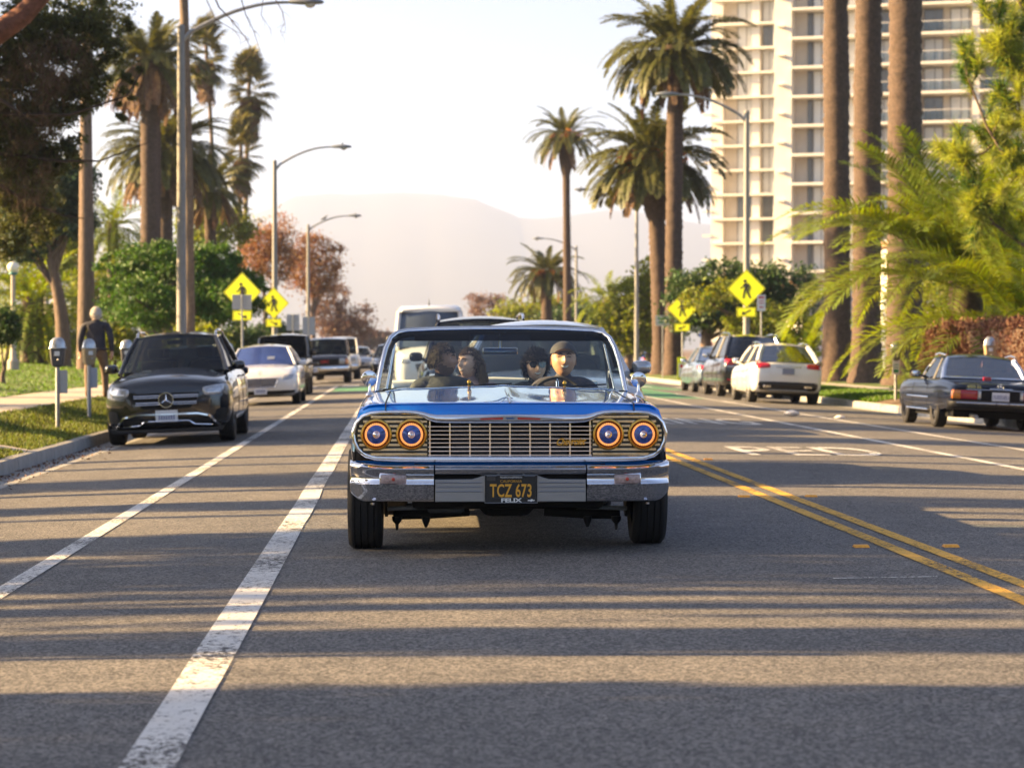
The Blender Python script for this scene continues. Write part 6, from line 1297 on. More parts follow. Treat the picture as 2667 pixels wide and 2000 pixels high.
# chrome bumper: wrap-round ends, centre bar, ribbed aluminium panel
def bprof(x, end):
    w = abs(x); y0 = -.075 + .10 * w ** 4; t = max(0, (w - .86) / .16); y0 += .10 * t ** 2
    return y0
def bump_ring(x):
    w = abs(x); t = max(0, (w - .80) / .22); y = bprof(x, 0); up = .025 * t; lo = .335 + .07 * max(0, (w - .93) / .09) ** 1.5
    return [(x, y + .20, .560 + up), (x, y + .06, .563 + up), (x, y + .012, .556 + up), (x, y - .008, .540 + up), (x, y - .004, .520 + up), (x, y + .022, .505 + up * .8), (x, y + .030, .478), (x, y + .022, .452), (x, y + .006, .444), (x, y + .012, .434), (x, y + .030, .40), (x, y + .046, lo + .012), (x, y + .06, lo), (x, y + .20, lo)]
for sg in (-1, 1):
    b = MB(); b.loft([bump_ring(sg * x) for x in list(np.linspace(.478, .92, 16)) + [.95, .975, .995, 1.005]]); bo = b.build('bumper_end', chrome, car, smooth=50)
    x = sg * .73; y = bprof(.73, 0) + .014; q = MB(); q.box(x - .082, x + .082, y - .008, y + .03, .447, .505); sl = q.build('parking_light', park_lens, car, bevel=.010)
    fr = MB(); fr.box(x - .088, x + .088, y + .004, y + .02, .442, .510); fr.build('lamp_frame', chrome, sl, bevel=.006)
    q = MB(); q.lathe([(.012, 0), (.010, .008), (.001, .010)], 12, Matrix.Translation((x, y - .008, .476)) @ Matrix.Rotation(R(90), 4, 'X')); q.build('bulb', mat('red_bulb', (.5, .06, .03), .3), sl)
    bo2 = MB(); bo2.lathe([(.014, 0), (.014, .012), (.006, .016)], 10, Matrix.Translation((sg * .86, .02, .328)) @ Matrix.Rotation(math.pi, 4, 'X')); bo2.build('bumper_bolt', chrome, bo)
b = MB(); b.loft([[p for p in bump_ring(x)[:6]] + [(x, bprof(x, 0) + .05, .50), (x, bprof(x, 0) + .2, .50)] for x in np.linspace(-.47, .47, 25)]); cb = b.build('bumper_bar', chrome, car, smooth=50)
pn = MB(); P = [(-.47, .335), (.47, .335), (.47, .475), (.24, .477), (.20, .488), (.175, .497), (-.175, .497), (-.20, .488), (-.24, .477), (-.47, .475)]; pn.prism(P, -.045, -.025); po = pn.build('bumper_panel', alum, car, smooth=0, bevel=.004)
for sg in (-1, 1):
    for z in (.455, .428, .401): q = MB(); q.tube([(sg * .18, -.046, z), (sg * .462, -.044, z)], .0045, 8); q.build('panel_rib', alum, po)
q = MB(); q.box(-.47, .47, -.01, .12, .34, .5); q.build('bumper_backing', disc_dark, car, smooth=0)
# number plate in its frame
pl = MB(); pl.box(-.152, .158, -.062, -.050, .338, .494); po = pl.build('licence_plate', mat('plate_black', (.012, .011, .010), .4, var=.3, scale=30), car, smooth=0, bevel=.004)
ink = mat('plate_yellow_ink', (.72, .36, .03), .5); inkw = mat('frame_white_ink', (.75, .75, .72), .5); frb = mat('plate_frame_black', (.008, .008, .009), .35)
fr = MB(); o = (-.160, .166, .330, .502)
fr.box(o[0], o[1], -.070, -.062, .330, .361).box(o[0], o[0] + .012, -.070, -.062, .361, .502).box(o[1] - .012, o[1], -.070, -.062, .361, .502).box(-.085, .085, -.069, -.062, .476, .502); fo = fr.build('plate_frame', frb, po, smooth=0, bevel=.002)
rim_ = MB(); rim_.tube([(-.161, -.068, .330), (.167, -.068, .330), (.167, -.068, .503), (-.161, -.068, .503)], .0035, 6, wrap=True); rim_.build('frame_rim', alum, fo)
inst('characters', text_mesh('TCZ 673', .112, ink, .002, sx=.60, spacing=1.06, offset=.0022), po, (.003, -.0645, .402), (R(90), 0, 0))
inst('state_name', text_mesh('CALIFORNIA', .024, ink, .001, sx=.95, spacing=1.05), po, (.003, -.064, .464), (R(90), 0, 0))
inst('street_names', text_mesh('FIGUEROA & JEFFERSON', .0155, inkw, .001, sx=.82), fo, (.003, -.0705, .489), (R(90), 0, 0))
inst('dealer_name', text_mesh('FELIX', .034, inkw, .001, sx=1.55, spacing=1.0, offset=.0012), fo, (.003, -.0715, .3455), (R(90), 0, 0))
q = MB(); q.prism([(.108, .349), (.124, .349), (.126, .353), (.138, .353), (.136, .349), (.150, .349), (.147, .342), (.134, .342), (.132, .338), (.122, .338), (.124, .342), (.106, .342)], -.0715, -.070); q.build('bow_tie', inkw, fo, smooth=0)
for x in (-.075, .08):
    q = MB(); q.lathe([(.008, 0), (.006, .005), (.001, .006)], 8, Matrix.Translation((x, -.063, .505)) @ Matrix.Rotation(R(90), 4, 'X')); q.build('plate_bolt', galv, po)
q = MB(); q.box(-.15, -.095, -.0645, -.062, .468, .492); q.build('sticker', mat('old_sticker', (.05, .045, .04), .5, var=.4, scale=60), po, smooth=0)
# hood ornament ridge, cowl vent, gold washer jets
q = MB(); q.tube([(0, plan(0) + .05, .952), (0, .12, .968), (0, .2, .972), (0, .5, hood_z(0, .6) + .006), (0, 1.2, hood_z(0, 1.3) + .004)], [.005, .010, .012, .008, .003], 8); q.build('hood_ornament', chrome, car)
cw = MB(); cw.grid([[(x, 1.60 + .16 * (x / .775) ** 2 + dy, hood_z(x, 1.72) + dz) for x in np.linspace(-.82, .82, 33)] for dy, dz in ((0, .0), (.02, .004), (.10, .006), (.17, -.002), (.24, -.02))]); cw.build('cowl', hero_blue, car, smooth=60)
q = MB()
for k in range(104):
    x = -.66 + 1.32 * k / 103; y = 1.62 + .16 * (x / .775) ** 2; z = hood_z(x, 1.72) + .0055; q.add([(x - .0032, y + .012, z), (x + .0032, y + .012, z), (x + .0032, y + .085, z + .004), (x - .0032, y + .085, z + .004)], [(0, 1, 2, 3)])
vo = q.build('cowl_vent_slots', disc_dark, car, smooth=0, recalc=False); vo['kind'] = 'stuff'
for x in (-.235, .43):
    q = MB(); y = 1.66 + .16 * (x / .775) ** 2; z = hood_z(x, 1.72); q.lathe([(.018, 0), (.016, .006), (.008, .010), (.008, .016), (.013, .022), (.015, .036), (.010, .048), (.001, .052)], 16, Matrix.Translation((x, y, z))); q.build('washer_jet', gold, car, smooth=60)
    q = MB(); q.tube([(x + .03, y + .05, z + .008), (x + .12, y + .10, z + .016), (x + .3, y + .17, z + .022)], .006, 6); q.build('wiper', black_plastic, car)
# wing mirrors
for sg, dz in ((-1, .0), (1, -.01)):
    q = MB(); q.lathe([(.03, 0), (.026, .01), (.012, .02), (.009, .035), (.009, .075)], 14, Matrix.Translation((sg * .915, 1.35, .975))); ms = q.build('wing_mirror', chrome, car, smooth=60)
    q = MB(); q.lathe([(.001, -.045), (.03, -.038), (.048, -.02), (.054, 0), (.052, .012), (.048, .014), (.001, .012)], 28, Matrix.Translation((sg * .918, 1.36, 1.088 + dz)) @ Matrix.Rotation(R(-90 + 4), 4, 'X') @ Matrix.Rotation(math.pi, 4, 'X')); q.build('mirror_shell', chrome, ms, smooth=60)
# windscreen: glass, shade band, chrome frame
FR = [(.885, 2.09, .985), (.868, 2.125, 1.08), (.848, 2.18, 1.19), (.822, 2.26, 1.295), (.790, 2.335, 1.365), (.745, 2.385, 1.402), (.67, 2.41, 1.418), (.45, 2.405, 1.428), (.2, 2.395, 1.433), (0, 2.39, 1.434)]
def frz(z): k = [p for p in FR[:7]]; zz = [p[2] for p in k]; return float(np.interp(z, zz, [p[0] for p in k])), float(np.interp(z, zz, [p[1] for p in k]))
def grow(z):
    x, ye = frz(z); bu = float(np.interp(z, [.985, 1.42], [.36, .03])); zo = float(np.interp(z, [1.36, 1.418], [0, .012])); return [(x * f, ye - bu * (1 - f * f), z + zo * (1 - f * f)) for f in np.linspace(-1, 1, 17)]
g = MB(); g.grid([grow(z) for z in (.985, 1.05, 1.12, 1.2, 1.28, 1.345)]); g.build('windscreen', screen_gl, car, smooth=80, recalc=False)
g = MB(); g.grid([grow(z) for z in (1.345, 1.38, 1.402, 1.418)]); g.build('shade_band', shade_gl, car, smooth=80, recalc=False)
q = MB(); P = [(-x, y, z) for x, y, z in FR] + [(x, y, z) for x, y, z in FR[-2::-1]]; q.tube(P, .017, 10, flat=(1, 1.1)); q.build('windscreen_frame', chrome, car, smooth=60)
q = MB(); q.tube([(x * 1.014, y + .028, z + (.012 if abs(x) < .7 else .004)) for x, y, z in P], .011, 10); q.build('frame_cover', p_black, car, smooth=60)
q = MB(); q.tube([(x * .975, y + .05, z - .03) for x, y, z in P if z > 1.15], .016, 8); q.build('inner_rail', interior, car, smooth=60)
q = MB(); q.tube([p for p in grow(.987)], .008, 6); q.build('glass_seal', black_plastic, car)
for sg in (-1, 1):
    q = MB(); q.box(sg * .42 - .2, sg * .42 + .2, 2.42, 2.44, 1.345, 1.412); q.build('sun_visor', interior, car, bevel=.008)
    q = MB(); q.tube([(sg * .80, 2.62, 1.0), (sg * .765, 2.56, 1.32)], .009, 6); q.tube([(sg * .82, 2.28, 1.0), (sg * .765, 2.56, 1.32)], .008, 6); vw = q.build('vent_window_frame', chrome, car)
    q = MB(); q.add([(sg * .82, 2.28, 1.0), (sg * .80, 2.62, 1.0), (sg * .765, 2.56, 1.32)], [(0, 1, 2)]); q.build('vent_window', screen_gl, vw, smooth=0, recalc=False)
q = MB(); q.tube([(0, 2.40, 1.42), (.0, 2.42, 1.33), (0, 2.43, 1.285)], .007, 8); rv = q.build('rear_view_mirror', chrome, car)
q = MB(); q.prism([(2.412, 1.247), (2.424, 1.298), (2.452, 1.294), (2.444, 1.250)], -.125, .125, 'yz'); q.build('mirror_shell', chrome, rv, bevel=.008)
q = MB(); q.box(-.045, .045, 2.39, 2.42, 1.40, 1.428); q.build('mirror_mount', mat('visor_blue', (.02, .12, .25), .5), rv, bevel=.008)
# dash, wheel, seats
q = MB(); q.loft([[(x, y, z) for y, z in ((2.02 + .08 * abs(x), .985), (2.2, 1.0), (2.42, .985), (2.46, .93), (2.44, .78), (2.1, .78))] for x in (-.8, -.4, 0, .4, .8)]); q.build('dashboard', mat('dark_blue_vinyl', (.012, .02, .035), .5, var=.15, scale=12), car, smooth=40)
SWC = Vector((.43, 2.64, .90)); swM = Matrix.Translation(SWC) @ Matrix.Rotation(R(62), 4, 'X')
q = MB(); q.tube([swM @ Vector((.195 * math.cos(a), .195 * math.sin(a), 0)) for a in [2 * math.pi * k / 36 for k in range(36)]], .013, 8, wrap=True); sw = q.build('steering_wheel', interior, car, smooth=60)
q = MB(); q.lathe([(.05, -.02), (.05, .01), (.001, .03)], 16, swM)
for a in (0, 2.3, -2.3 + math.pi * 2): q.tube([swM @ Vector((0, 0, 0)), swM @ Vector((.19 * math.cos(a - math.pi / 2 + math.pi), .19 * math.sin(a + math.pi / 2), 0))], .010, 6)
q.build('wheel_hub', chrome, sw); q = MB(); q.tube([SWC, SWC + Vector((0, -.3, -.12))], .03, 8); q.build('steering_column', interior, sw)
vin = mat('white_blue_vinyl', (.10, .16, .24), .5, var=.1, scale=10)
for y, h_ in ((3.34, .92), (4.18, .92)):
    q = MB(); q.loft([[(x, yy, z) for yy, z in ((y, .5), (y + .02, h_ - .04), (y + .06, h_), (y + .13, h_ - .02), (y + .15, .5))] for x in (-.76, 0, .76)]); q.build('seat_back', vin, car, bevel=.02)
    q = MB(); q.box(-.76, .76, y - .5, y + .06, .36, .52); q.build('seat_cushion', vin, car, bevel=.04)
q = MB(); q.box(-.88, .88, 1.9, 4.5, .28, .34); q.build('cabin_floor', interior, car, smooth=0)
for sg in (-1, 1): q = MB(); q.box(sg * .84 - .06, sg * .84 + .06, 2.1, 4.4, .34, .97); q.build('door_panel', vin, car, bevel=.02)
q = MB(); q.box(-.8, .8, 1.95, 2.0, .3, .98); q.build('firewall', disc_dark, car, smooth=0)
# running gear
white_rim = mat('wire_wheel_chrome', (.7, .7, .7), .15, 1.0)
for sg in (-1, 1):
    zw = gz(HX + sg * .93) - gz(HX)
    wheel(car, sg * .925, .80, .335, .225, white_rim, z=.335 + zw - .004, spokes=24); wheel(car, sg * .80, 4.02, .335, .225, white_rim, z=.335 + zw * .9 - .004, spokes=24)
    q = MB(); q.box(sg * .66 - .08, sg * .66 + .08, .35, 1.3, .4, .85); q.build('wheel_house', disc_dark, car, smooth=0)
    q = MB(); q.tube([(sg * .25, .78, .24), (sg * .5, .76, .215), (sg * .74, .8, .20)], [.05, .04, .035], 8); ca = q.build('control_arm', disc_dark, car)
    q = MB(); q.lathe([(.035, 0), (.03, -.03), (.012, -.05), (.008, -.09)], 10, Matrix.Translation((sg * .72, .76, .19))); q.build('ball_joint', black_plastic, ca)
    q = MB(); q.lathe([(.03, 0), (.025, -.03), (.008, -.07)], 10, Matrix.Translation((sg * .53, .74, .19))); q.build('bush_bolt', black_plastic, ca)
    q = MB(); q.tube([(sg * .62, .78, .25 + .25 * k / 60) if False else (sg * .60 + .055 * math.cos(k * .7), .8 + .055 * math.sin(k * .7), .24 + .30 * k / 60) for k in range(61)], .011, 6); q.build('coil_spring', galv, ca)
    q = MB(); q.tube([(sg * .45, .62, .26), (sg * .78, .62, .25)], .014, 8); q.build('tie_rod', galv, ca)
    q = MB(); q.lathe([(.15, -.01), (.15, .01)], 24, Matrix.Translation((sg * .79, .8, .335)) @ Matrix.Rotation(R(90), 4, 'Y')); q.build('brake_disc', mat('brake_iron', (.05, .045, .04), .6, .5), car)
q = MB(); q.box(-.62, .62, .55, 1.0, .25, .36); q.build('crossmember', disc_dark, car, bevel=.03)
q = MB(); q.loft([[(x * k, .7 + .4 * k2, z) for x, z in ((-.2, .26), (-.14, .195), (.14, .195), (.2, .26))] for k, k2 in ((.7, 0), (1, .2), (1, 1), (.8, 1.3))]); q.build('oil_pan', disc_dark, car, bevel=.015)
q = MB(); q.box(-.78, .78, 1.0, 5.2, .27, .31); q.build('floor_pan', disc_dark, car, smooth=0)
q = MB(); q.box(-.6, .6, .08, .5, .36, .60); q.build('front_chassis', disc_dark, car, smooth=0)
q = MB(); q.lathe([(.06, -.12), (.07, -.1), (.07, .1), (.06, .12)], 14, Matrix.Translation((-.40, .72, .285)) @ Matrix.Rotation(R(90), 4, 'Y')); q.build('hydraulic_cylinder', galv, car)
# ================================================================== people
skinA = mat('skin_olive', (.45, .25, .155), .5, var=.12, scale=30); skinB = mat('skin_fair', (.60, .37, .26), .5, var=.1, scale=30); skinC = mat('skin_tan', (.52, .28, .17), .48, var=.12, scale=30)
eye_w = mat('eye_white', (.65, .62, .58), .3); eye_d = mat('eye_dark', (.015, .01, .008), .2); lipm = mat('lips', (.33, .11, .09), .5); teeth = mat('teeth', (.78, .74, .66), .3)
hair_dk = mat('dark_brown_hair', (.014, .009, .007), .6, island=.4, spec=.12); hair_br = mat('brown_hair', (.08, .045, .024), .6, island=.4, spec=.15); hair_gr = mat('grey_hair', (.68, .65, .60), .7, island=.25); stubble = mat('stubble', (.15, .085, .058), .8)
jack_bk = mat('black_jacket', (.013, .017, .022), .75, var=.3, scale=14, bump=.4, bscale=20); jack_nv = mat('navy_jacket', (.03, .03, .042), .8, var=.25, scale=10, bump=.5, bscale=16); khaki = mat('brown_trousers', (.14, .095, .065), .85, var=.2, scale=10, bump=.5, bscale=16); shirt_d = mat('dark_shirt', (.012, .012, .013), .8); plaid = mat('dark_plaid_shirt', (.02, .028, .045), .8, scale=26, col2=(.07, .05, .06)); shoe_m = mat('brown_shoe', (.12, .06, .03), .6); denim = mat('dark_denim', (.02, .03, .06), .85, var=.2, scale=14); pinkm = mat('pale_top', (.35, .22, .2), .8)

def skinned(J, bones, root):
    """one continuous surface grown along the joints; returns (verts, faces, material index per face)"""
    names = list(J); me = bpy.data.meshes.new('sk'); me.from_pydata([J[n][0] for n in names], [(names.index(a), names.index(b)) for a, b, _ in bones], [])
    o = bpy.data.objects.new('sk', me); COL.objects.link(o); o.modifiers.new('s', 'SKIN'); sv = me.skin_vertices[0].data
    for i, n in enumerate(names):
        r = J[n][1]; sv[i].radius = r if hasattr(r, '__len__') else (r, r); sv[i].use_root = (n == root)
    sb = o.modifiers.new('u', 'SUBSURF'); sb.levels = 2; sb.render_levels = 2
    bpy.context.view_layer.update(); m2 = bpy.data.meshes.new_from_object(o.evaluated_get(bpy.context.evaluated_depsgraph_get()))
    V = [tuple(v.co) for v in m2.vertices]; F = [tuple(p.vertices) for p in m2.polygons]; C = np.array([tuple(p.center) for p in m2.polygons]); best = np.full(len(C), 1e9); mi = np.zeros(len(C), int)
    for a, b, m in bones:
        A, B = np.array(J[a][0]), np.array(J[b][0]); d = B - A; t = np.clip(((C - A) @ d) / (d @ d), 0, 1); r = np.mean(J[a][1]) * (1 - t) + np.mean(J[b][1]) * t
        dist = np.linalg.norm(C - (A + t[:, None] * d), axis=1) - r; k = dist < best; best[k] = dist[k]; mi[k] = m
    bpy.data.objects.remove(o); bpy.data.meshes.remove(me); bpy.data.meshes.remove(m2); return V, F, list(mi)
def face_r(x, z):
    """front surface of the head: y for a given x, z (facing -y)"""
    zz = z / .122; w = .080 * (1 - .30 * max(0, -zz) ** 1.6) * math.sqrt(max(.02, 1 - min(.98, abs(zz)) ** 2.6)); u = min(.97, abs(x) / w)
    y = -.098 * math.sqrt(1 - u ** 2.2) * math.sqrt(max(.02, 1 - min(.98, abs(zz)) ** 3.0)) * (.96 + .05 * max(0, -zz))
    y -= .034 * math.exp(-(x / .012) ** 2 - ((z + .022) / .016) ** 2) + .012 * math.exp(-(x / .008) ** 2 - ((z - .006) / .022) ** 2)
    y += .015 * (math.exp(-((x - .032) / .016) ** 2 - ((z - .014) / .012) ** 2) + math.exp(-((x + .032) / .016) ** 2 - ((z - .014) / .012) ** 2))
    y -= .009 * math.exp(-((z - .034) / .010) ** 2 - (x / .05) ** 2) + .006 * math.exp(-(x / .022) ** 2 - ((z + .060) / .012) ** 2) + .010 * math.exp(-(x / .022) ** 2 - ((z + .100) / .014) ** 2)
    y -= .006 * (math.exp(-((x - .045) / .02) ** 2 - ((z + .02) / .02) ** 2) + math.exp(-((x + .045) / .02) ** 2 - ((z + .02) / .02) ** 2))
    return y
def head(mb, M, m, wide=1.0, smile=0.0, beard=0, eyes=True, brow=5):
    """material slots: 0 skin 1 eye white 2 dark 3 lips 4 teeth 5 hair 6 stubble"""
    V = []; F = []; nu, nv = 36, 26
    for j in range(nv + 1):
        th = math.pi * j / nv; z = .122 * math.cos(th) * 1.0
        for i in range(nu):
            a = 2 * math.pi * i / nu; zz = z / .122; w = .080 * wide * (1 - .30 * max(0, -zz) ** 1.6) * max(.02, math.sqrt(max(0, 1 - abs(zz) ** 2.6)))
            x = w * math.sin(a); c = math.cos(a)
            if c < 0: y = face_r(x / wide * .985, z) if abs(math.sin(a)) < .995 else 0
            else: y = .102 * abs(c) ** .9 * max(.02, math.sqrt(max(0, 1 - abs(zz) ** 2.4))) * (1 - .35 * max(0, -zz))
            V.append(M @ Vector((x, y, z)))
    for j in range(nv):
        for i in range(nu): F.append((j * nu + i, j * nu + (i + 1) % nu, (j + 1) * nu + (i + 1) % nu, (j + 1) * nu + i))
    b = len(mb.v); mb.add(V, F, 0)
    if beard:
        for k in range(len(mb.mi) - len(F), len(mb.mi)):
            c = sum((M.inverted() @ Vector(mb.v[q]) for q in mb.f[k]), Vector()) / 4
            if c.z < -.05 + .5 * max(0, c.y + .05) and c.y < .02 and not (abs(c.x) < .022 and -.066 < c.z < -.05): mb.mi[k] = 6
    for sg in (-1, 1):
        if eyes:
            for k, (r, dy, mi) in enumerate(((.012, 0, 1), (.0058, -.0075, 2))):
                mb.lathe([(max(.0004, r * math.sin(t)), r * math.cos(t)) for t in [math.pi * q / 8 for q in range(9)]], 12, M @ Matrix.Translation((sg * .031 * wide, face_r(.031, .014) + .0055 + dy, .013)) @ Matrix.Diagonal((1.15, .9, .62 if mi == 1 else .8, 1)), mi)
        mb.tube([M @ Vector((sg * x * wide, face_r(x, z) - .002, z)) for x, z in ((.014, .030), (.028, .036), (.046, .031))], [.005, .006, .003], 6, mi=brow)
        er = [[M @ Vector((sg * (.076 * wide + .010 * math.sin(t * math.pi) * k), .012 + .020 * math.cos(q) * (.7 + .3 * k), -.005 + .033 * math.sin(q))) for q in [2 * math.pi * w / 12 for w in range(12)]] for t, k in ((0, .3), (.3, 1), (.6, 1.0), (.8, .75))]; mb.loft(er, mi=0)
    hw = .023 + .012 * smile; zc = -.060 + .000 * smile
    def patch(x0, x1, zf0, zf1, off, mi):
        rows = []
        for k in range(5):
            t = k / 4; rows.append([M @ Vector((x, face_r(x, zf0(x) * (1 - t) + zf1(x) * t) - off, zf0(x) * (1 - t) + zf1(x) * t)) for x in np.linspace(x0, x1, 11)])
        mb.grid(rows, mi)
    up = lambda x: zc + .006 + .35 * smile * x * x / hw
    lo = lambda x: zc - (.007 + .012 * smile) * max(0, 1 - (x / hw) ** 2) + .35 * smile * x * x / hw + (.006 * (x / hw) ** 2)
    patch(-hw, hw, lo, up, .0020, 3)
    if smile > .3: patch(-hw * .82, hw * .82, lambda x: lo(x) * .72 + up(x) * .28, lambda x: lo(x) * .12 + up(x) * .88, .0036, 4)
def hair_short(name, M, m, parent, fz=.045, vol=.012, n=5000, seed=1, side=-.03, wide=1.0, curl=.25, length=.03):
    """tufts rooted all over the scalp"""
    rng = np.random.default_rng(seed); d = unit(rng.normal(size=(n * 3, 3))); p = d * np.array([.080 * wide, .101, .122]); fr_ = p[:, 1] < -.015
    ok = np.where(fr_, p[:, 2] > fz + .25 * (p[:, 1] + .1) * -1 * 0, p[:, 2] > side - .045 * (p[:, 1] > .03)); p, d = p[ok][:n], d[ok][:n]; k = len(p)
    base = p * (1 + .0 * rng.random((k, 1))); t = unit(np.cross(d, [0, 0, 1.0]) * rng.normal(size=(k, 1)) + d * .15 + np.array([0, .35, -.25]) + rng.normal(size=(k, 3)) * curl); L_ = length * rng.uniform(.6, 1.3, (k, 1)); w = unit(np.cross(t, d)) * .0022
    mid = base + t * L_ * .5 + d * vol; tip = base + t * L_ + d * vol * .6 + np.array([0, 0, -.006])
    Q = np.concatenate([np.stack([base - w, base + w, mid + w, mid - w], 1), np.stack([mid - w, mid + w, tip + w * .3, tip - w * .3], 1)])
    cap = MB(); rows = []
    for j in range(11):
        th = math.pi * .60 * j / 10; row = []
        for i in range(29):
            a = 2 * math.pi * i / 28; z = .126 * math.cos(th); w_ = math.sin(th); zlim = (fz + .012) if math.cos(a) < -.2 else (side if math.cos(a) < .35 else side - .04)
            z = max(z, zlim); s_ = math.sqrt(max(0, 1 - (z / .128) ** 2)); row.append(Vector((.0835 * wide * math.sin(a) * s_, .105 * math.cos(a) * s_, z)))
        rows.append(row)
    cap.grid(rows); V = [M @ Vector(v) for v in cap.v]; cap.v = [tuple(v) for v in V]; o = cap.build(name, m, parent, smooth=60)
    Q2 = np.array([[tuple(M @ Vector(v)) for v in q] for q in Q]); inst('hair_tufts', quads_mesh('hair_tufts', Q2, m), o); return o
def hand(mb, M, curl=.9, s=1.0, mi=0, thumb=1):
    """palm plus five jointed fingers; local: wrist at origin, fingers along +x, palm faces -z, thumb on +y*thumb"""
    mb.loft([[M @ Vector((x * s, y * w * s, z * t * s)) for y, z in ((-1, 0), (-.7, 1), (.7, 1), (1, 0), (.7, -1), (-.7, -1))] for x, w, t in ((-.02, .026, .02), (.02, .034, .018), (.06, .041, .016), (.09, .040, .013))], mi=mi)
    for k, (y, L_) in enumerate(((.031, .072), (.011, .082), (-.010, .076), (-.030, .058))):
        p = Vector((.085, y * thumb, 0)); a = 0.0; pts = [p.copy()]
        for seg in (.45, .32, .23): a += curl * (.75 + .1 * k); p = p + Vector((math.cos(a), 0, -math.sin(a))) * L_ * seg; pts.append(p.copy())
        mb.tube([M @ (q * s) for q in pts], [.0095 * s, .0088 * s, .008 * s, .0062 * s], 7, mi=mi)
    t = [Vector((.02, .03 * thumb, -.004)), Vector((.045, .055 * thumb, -.014)), Vector((.066, .058 * thumb, -.03)), Vector((.082, .048 * thumb, -.042))]; mb.tube([M @ (q * s) for q in t], [.012 * s, .0105 * s, .0095 * s, .007 * s], 7, mi=mi)
def headM(pos, yaw=0, pitch=0, roll=0, s=1.0): return Matrix.Translation(pos) @ Euler((pitch, roll, yaw), 'XYZ').to_matrix().to_4x4() @ Matrix.Diagonal((s, s, s, 1))
def seated(name, label, x, y, zh, skin, top, legs, yaw, pitch, hands, smile, beard=0, wide=1.0, eyes=True, lean=(0, 0), roll=0, hairm=hair_dk, sh=.19, arms=None, hs=1.0):
    """a person on a seat; coordinates are the convertible's"""
    p = thing(name, label, 'person', car.matrix_world @ Vector((x, y, 0)) if False else Matrix.Translation(car.location) @ Euler(car.rotation_euler).to_matrix().to_4x4() @ Vector((x, y, .52)), car.rotation_euler[2]); o = Vector((x, y, .52))
    hd = Vector((lean[0], lean[1], zh - .52)); nk = hd + Vector((0, .035, -.125)); cz = nk.z - .035
    J = {'pel': ((0, 0, .06), (.16, .12)), 'bel': ((lean[0] * .3, lean[1] * .3 + .02, .20), (.155, .115)), 'che': ((lean[0] * .7, lean[1] * .7 + .03, cz - .13), (.165, .115)), 'upc': ((lean[0] * .85, lean[1] * .85 + .035, cz - .02), (.12, .085)), 'nek': (tuple(nk - Vector((0, 0, .01))), (.056, .056)), 'hea': (tuple(hd + Vector((0, .02, -.05))), (.055, .06))}
    B = [('pel', 'bel', 1), ('bel', 'che', 1), ('che', 'upc', 1), ('upc', 'nek', 0), ('nek', 'hea', 0)]
    for sg, nm in ((-1, 'l'), (1, 'r')):
        S = Vector(J['upc'][0]) + Vector((sg * sh, 0, -.02)); e, w = (arms or {}).get(nm, (S + Vector((sg * .06, -.05, -.26)), S + Vector((sg * .02, -.28, -.32))))
        J['sh' + nm] = (tuple(S), .068); J['el' + nm] = (tuple(e), .05); J['wr' + nm] = (tuple(w), .033); B += [('upc', 'sh' + nm, 1), ('sh' + nm, 'el' + nm, 1), ('el' + nm, 'wr' + nm, 1)]
        J['hip' + nm] = ((sg * .10, -.02, .05), .085); J['kn' + nm] = ((sg * .13, -.42, .10), .065); J['an' + nm] = ((sg * .13, -.56, -.22 + .1), .045); B += [('pel', 'hip' + nm, 2), ('hip' + nm, 'kn' + nm, 2), ('kn' + nm, 'an' + nm, 2)]
    V, F, mi = skinned(J, B, 'pel'); mb = MB(); remap = {0: 0, 1: 7, 2: 8}; mb.add(V, F); mb.mi = [remap[m] for m in mi]
    M = headM(hd, yaw, pitch, roll, hs); head(mb, M, skin, wide, smile, beard, eyes)
    for nm, th, tgt in (('l', 1, None), ('r', -1, None)):
        w = Vector(J['wr' + nm][0]); e = Vector(J['el' + nm][0]); d = (w - e).normalized(); q = d.to_track_quat('X', 'Z').to_matrix().to_4x4(); hand(mb, Matrix.Translation(w) @ q, hands, 1.0, 0, -th)
    mb.build('body', [skin, eye_w, eye_d, lipm, teeth, hairm, stubble, top, legs], p, smooth=60); return p, M
# driver in a cap, both hands on the wheel, smiling
wl = Vector(SWC) - Vector((.50, 3.18, .52))
dr, M = seated('person', 'driver of the blue convertible in a dark cap and plaid shirt, grinning at the wheel', .50, 3.18, 1.205, skinC, plaid, denim, .04, -.12, 1.0, 1.0, wide=1.10, hs=1.04, eyes=False,
    arms={'l': (Vector((-.28, -.16, .28)), wl + Vector((-.175, .035, .03))), 'r': (Vector((.33, -.18, .30)), wl + Vector((.18, .04, .035)))})
eyl = MB()
for sg in (-1, 1): eyl.tube([M @ Vector((sg * x, face_r(x, z) - .0015, z)) for x, z in ((.018, .012), (.032, .016), (.046, .012))], [.003, .004, .003], 6)
eyl.build('closed_eyelids', hair_dk, dr)
capm = mat('dark_cap_cloth', (.035, .03, .035), .8, var=.2, scale=20); cp = MB(); rows = []
for j in range(9):
    th = math.pi * .5 * j / 8; rows.append([M @ Vector((.092 * 1.08 * math.sin(a) * math.sin(th), .114 * math.cos(a) * math.sin(th), .042 + .094 * math.cos(th))) for a in [2 * math.pi * i / 24 for i in range(25)]])
cp.grid(rows); co = cp.build('cap', capm, dr, smooth=60)
bl = MB(); top_, bot_ = [], []
for r_ in (0, .33, .66, 1):
    top_.append([M @ Vector((.088 * math.sin(a) * (1 - .12 * r_), -.098 * math.cos(a) - .062 * r_ * math.cos(a) ** .6, .052 + .012 * r_ - .02 * abs(math.sin(a)) ** 2)) for a in np.linspace(-1.25, 1.25, 15)]); 
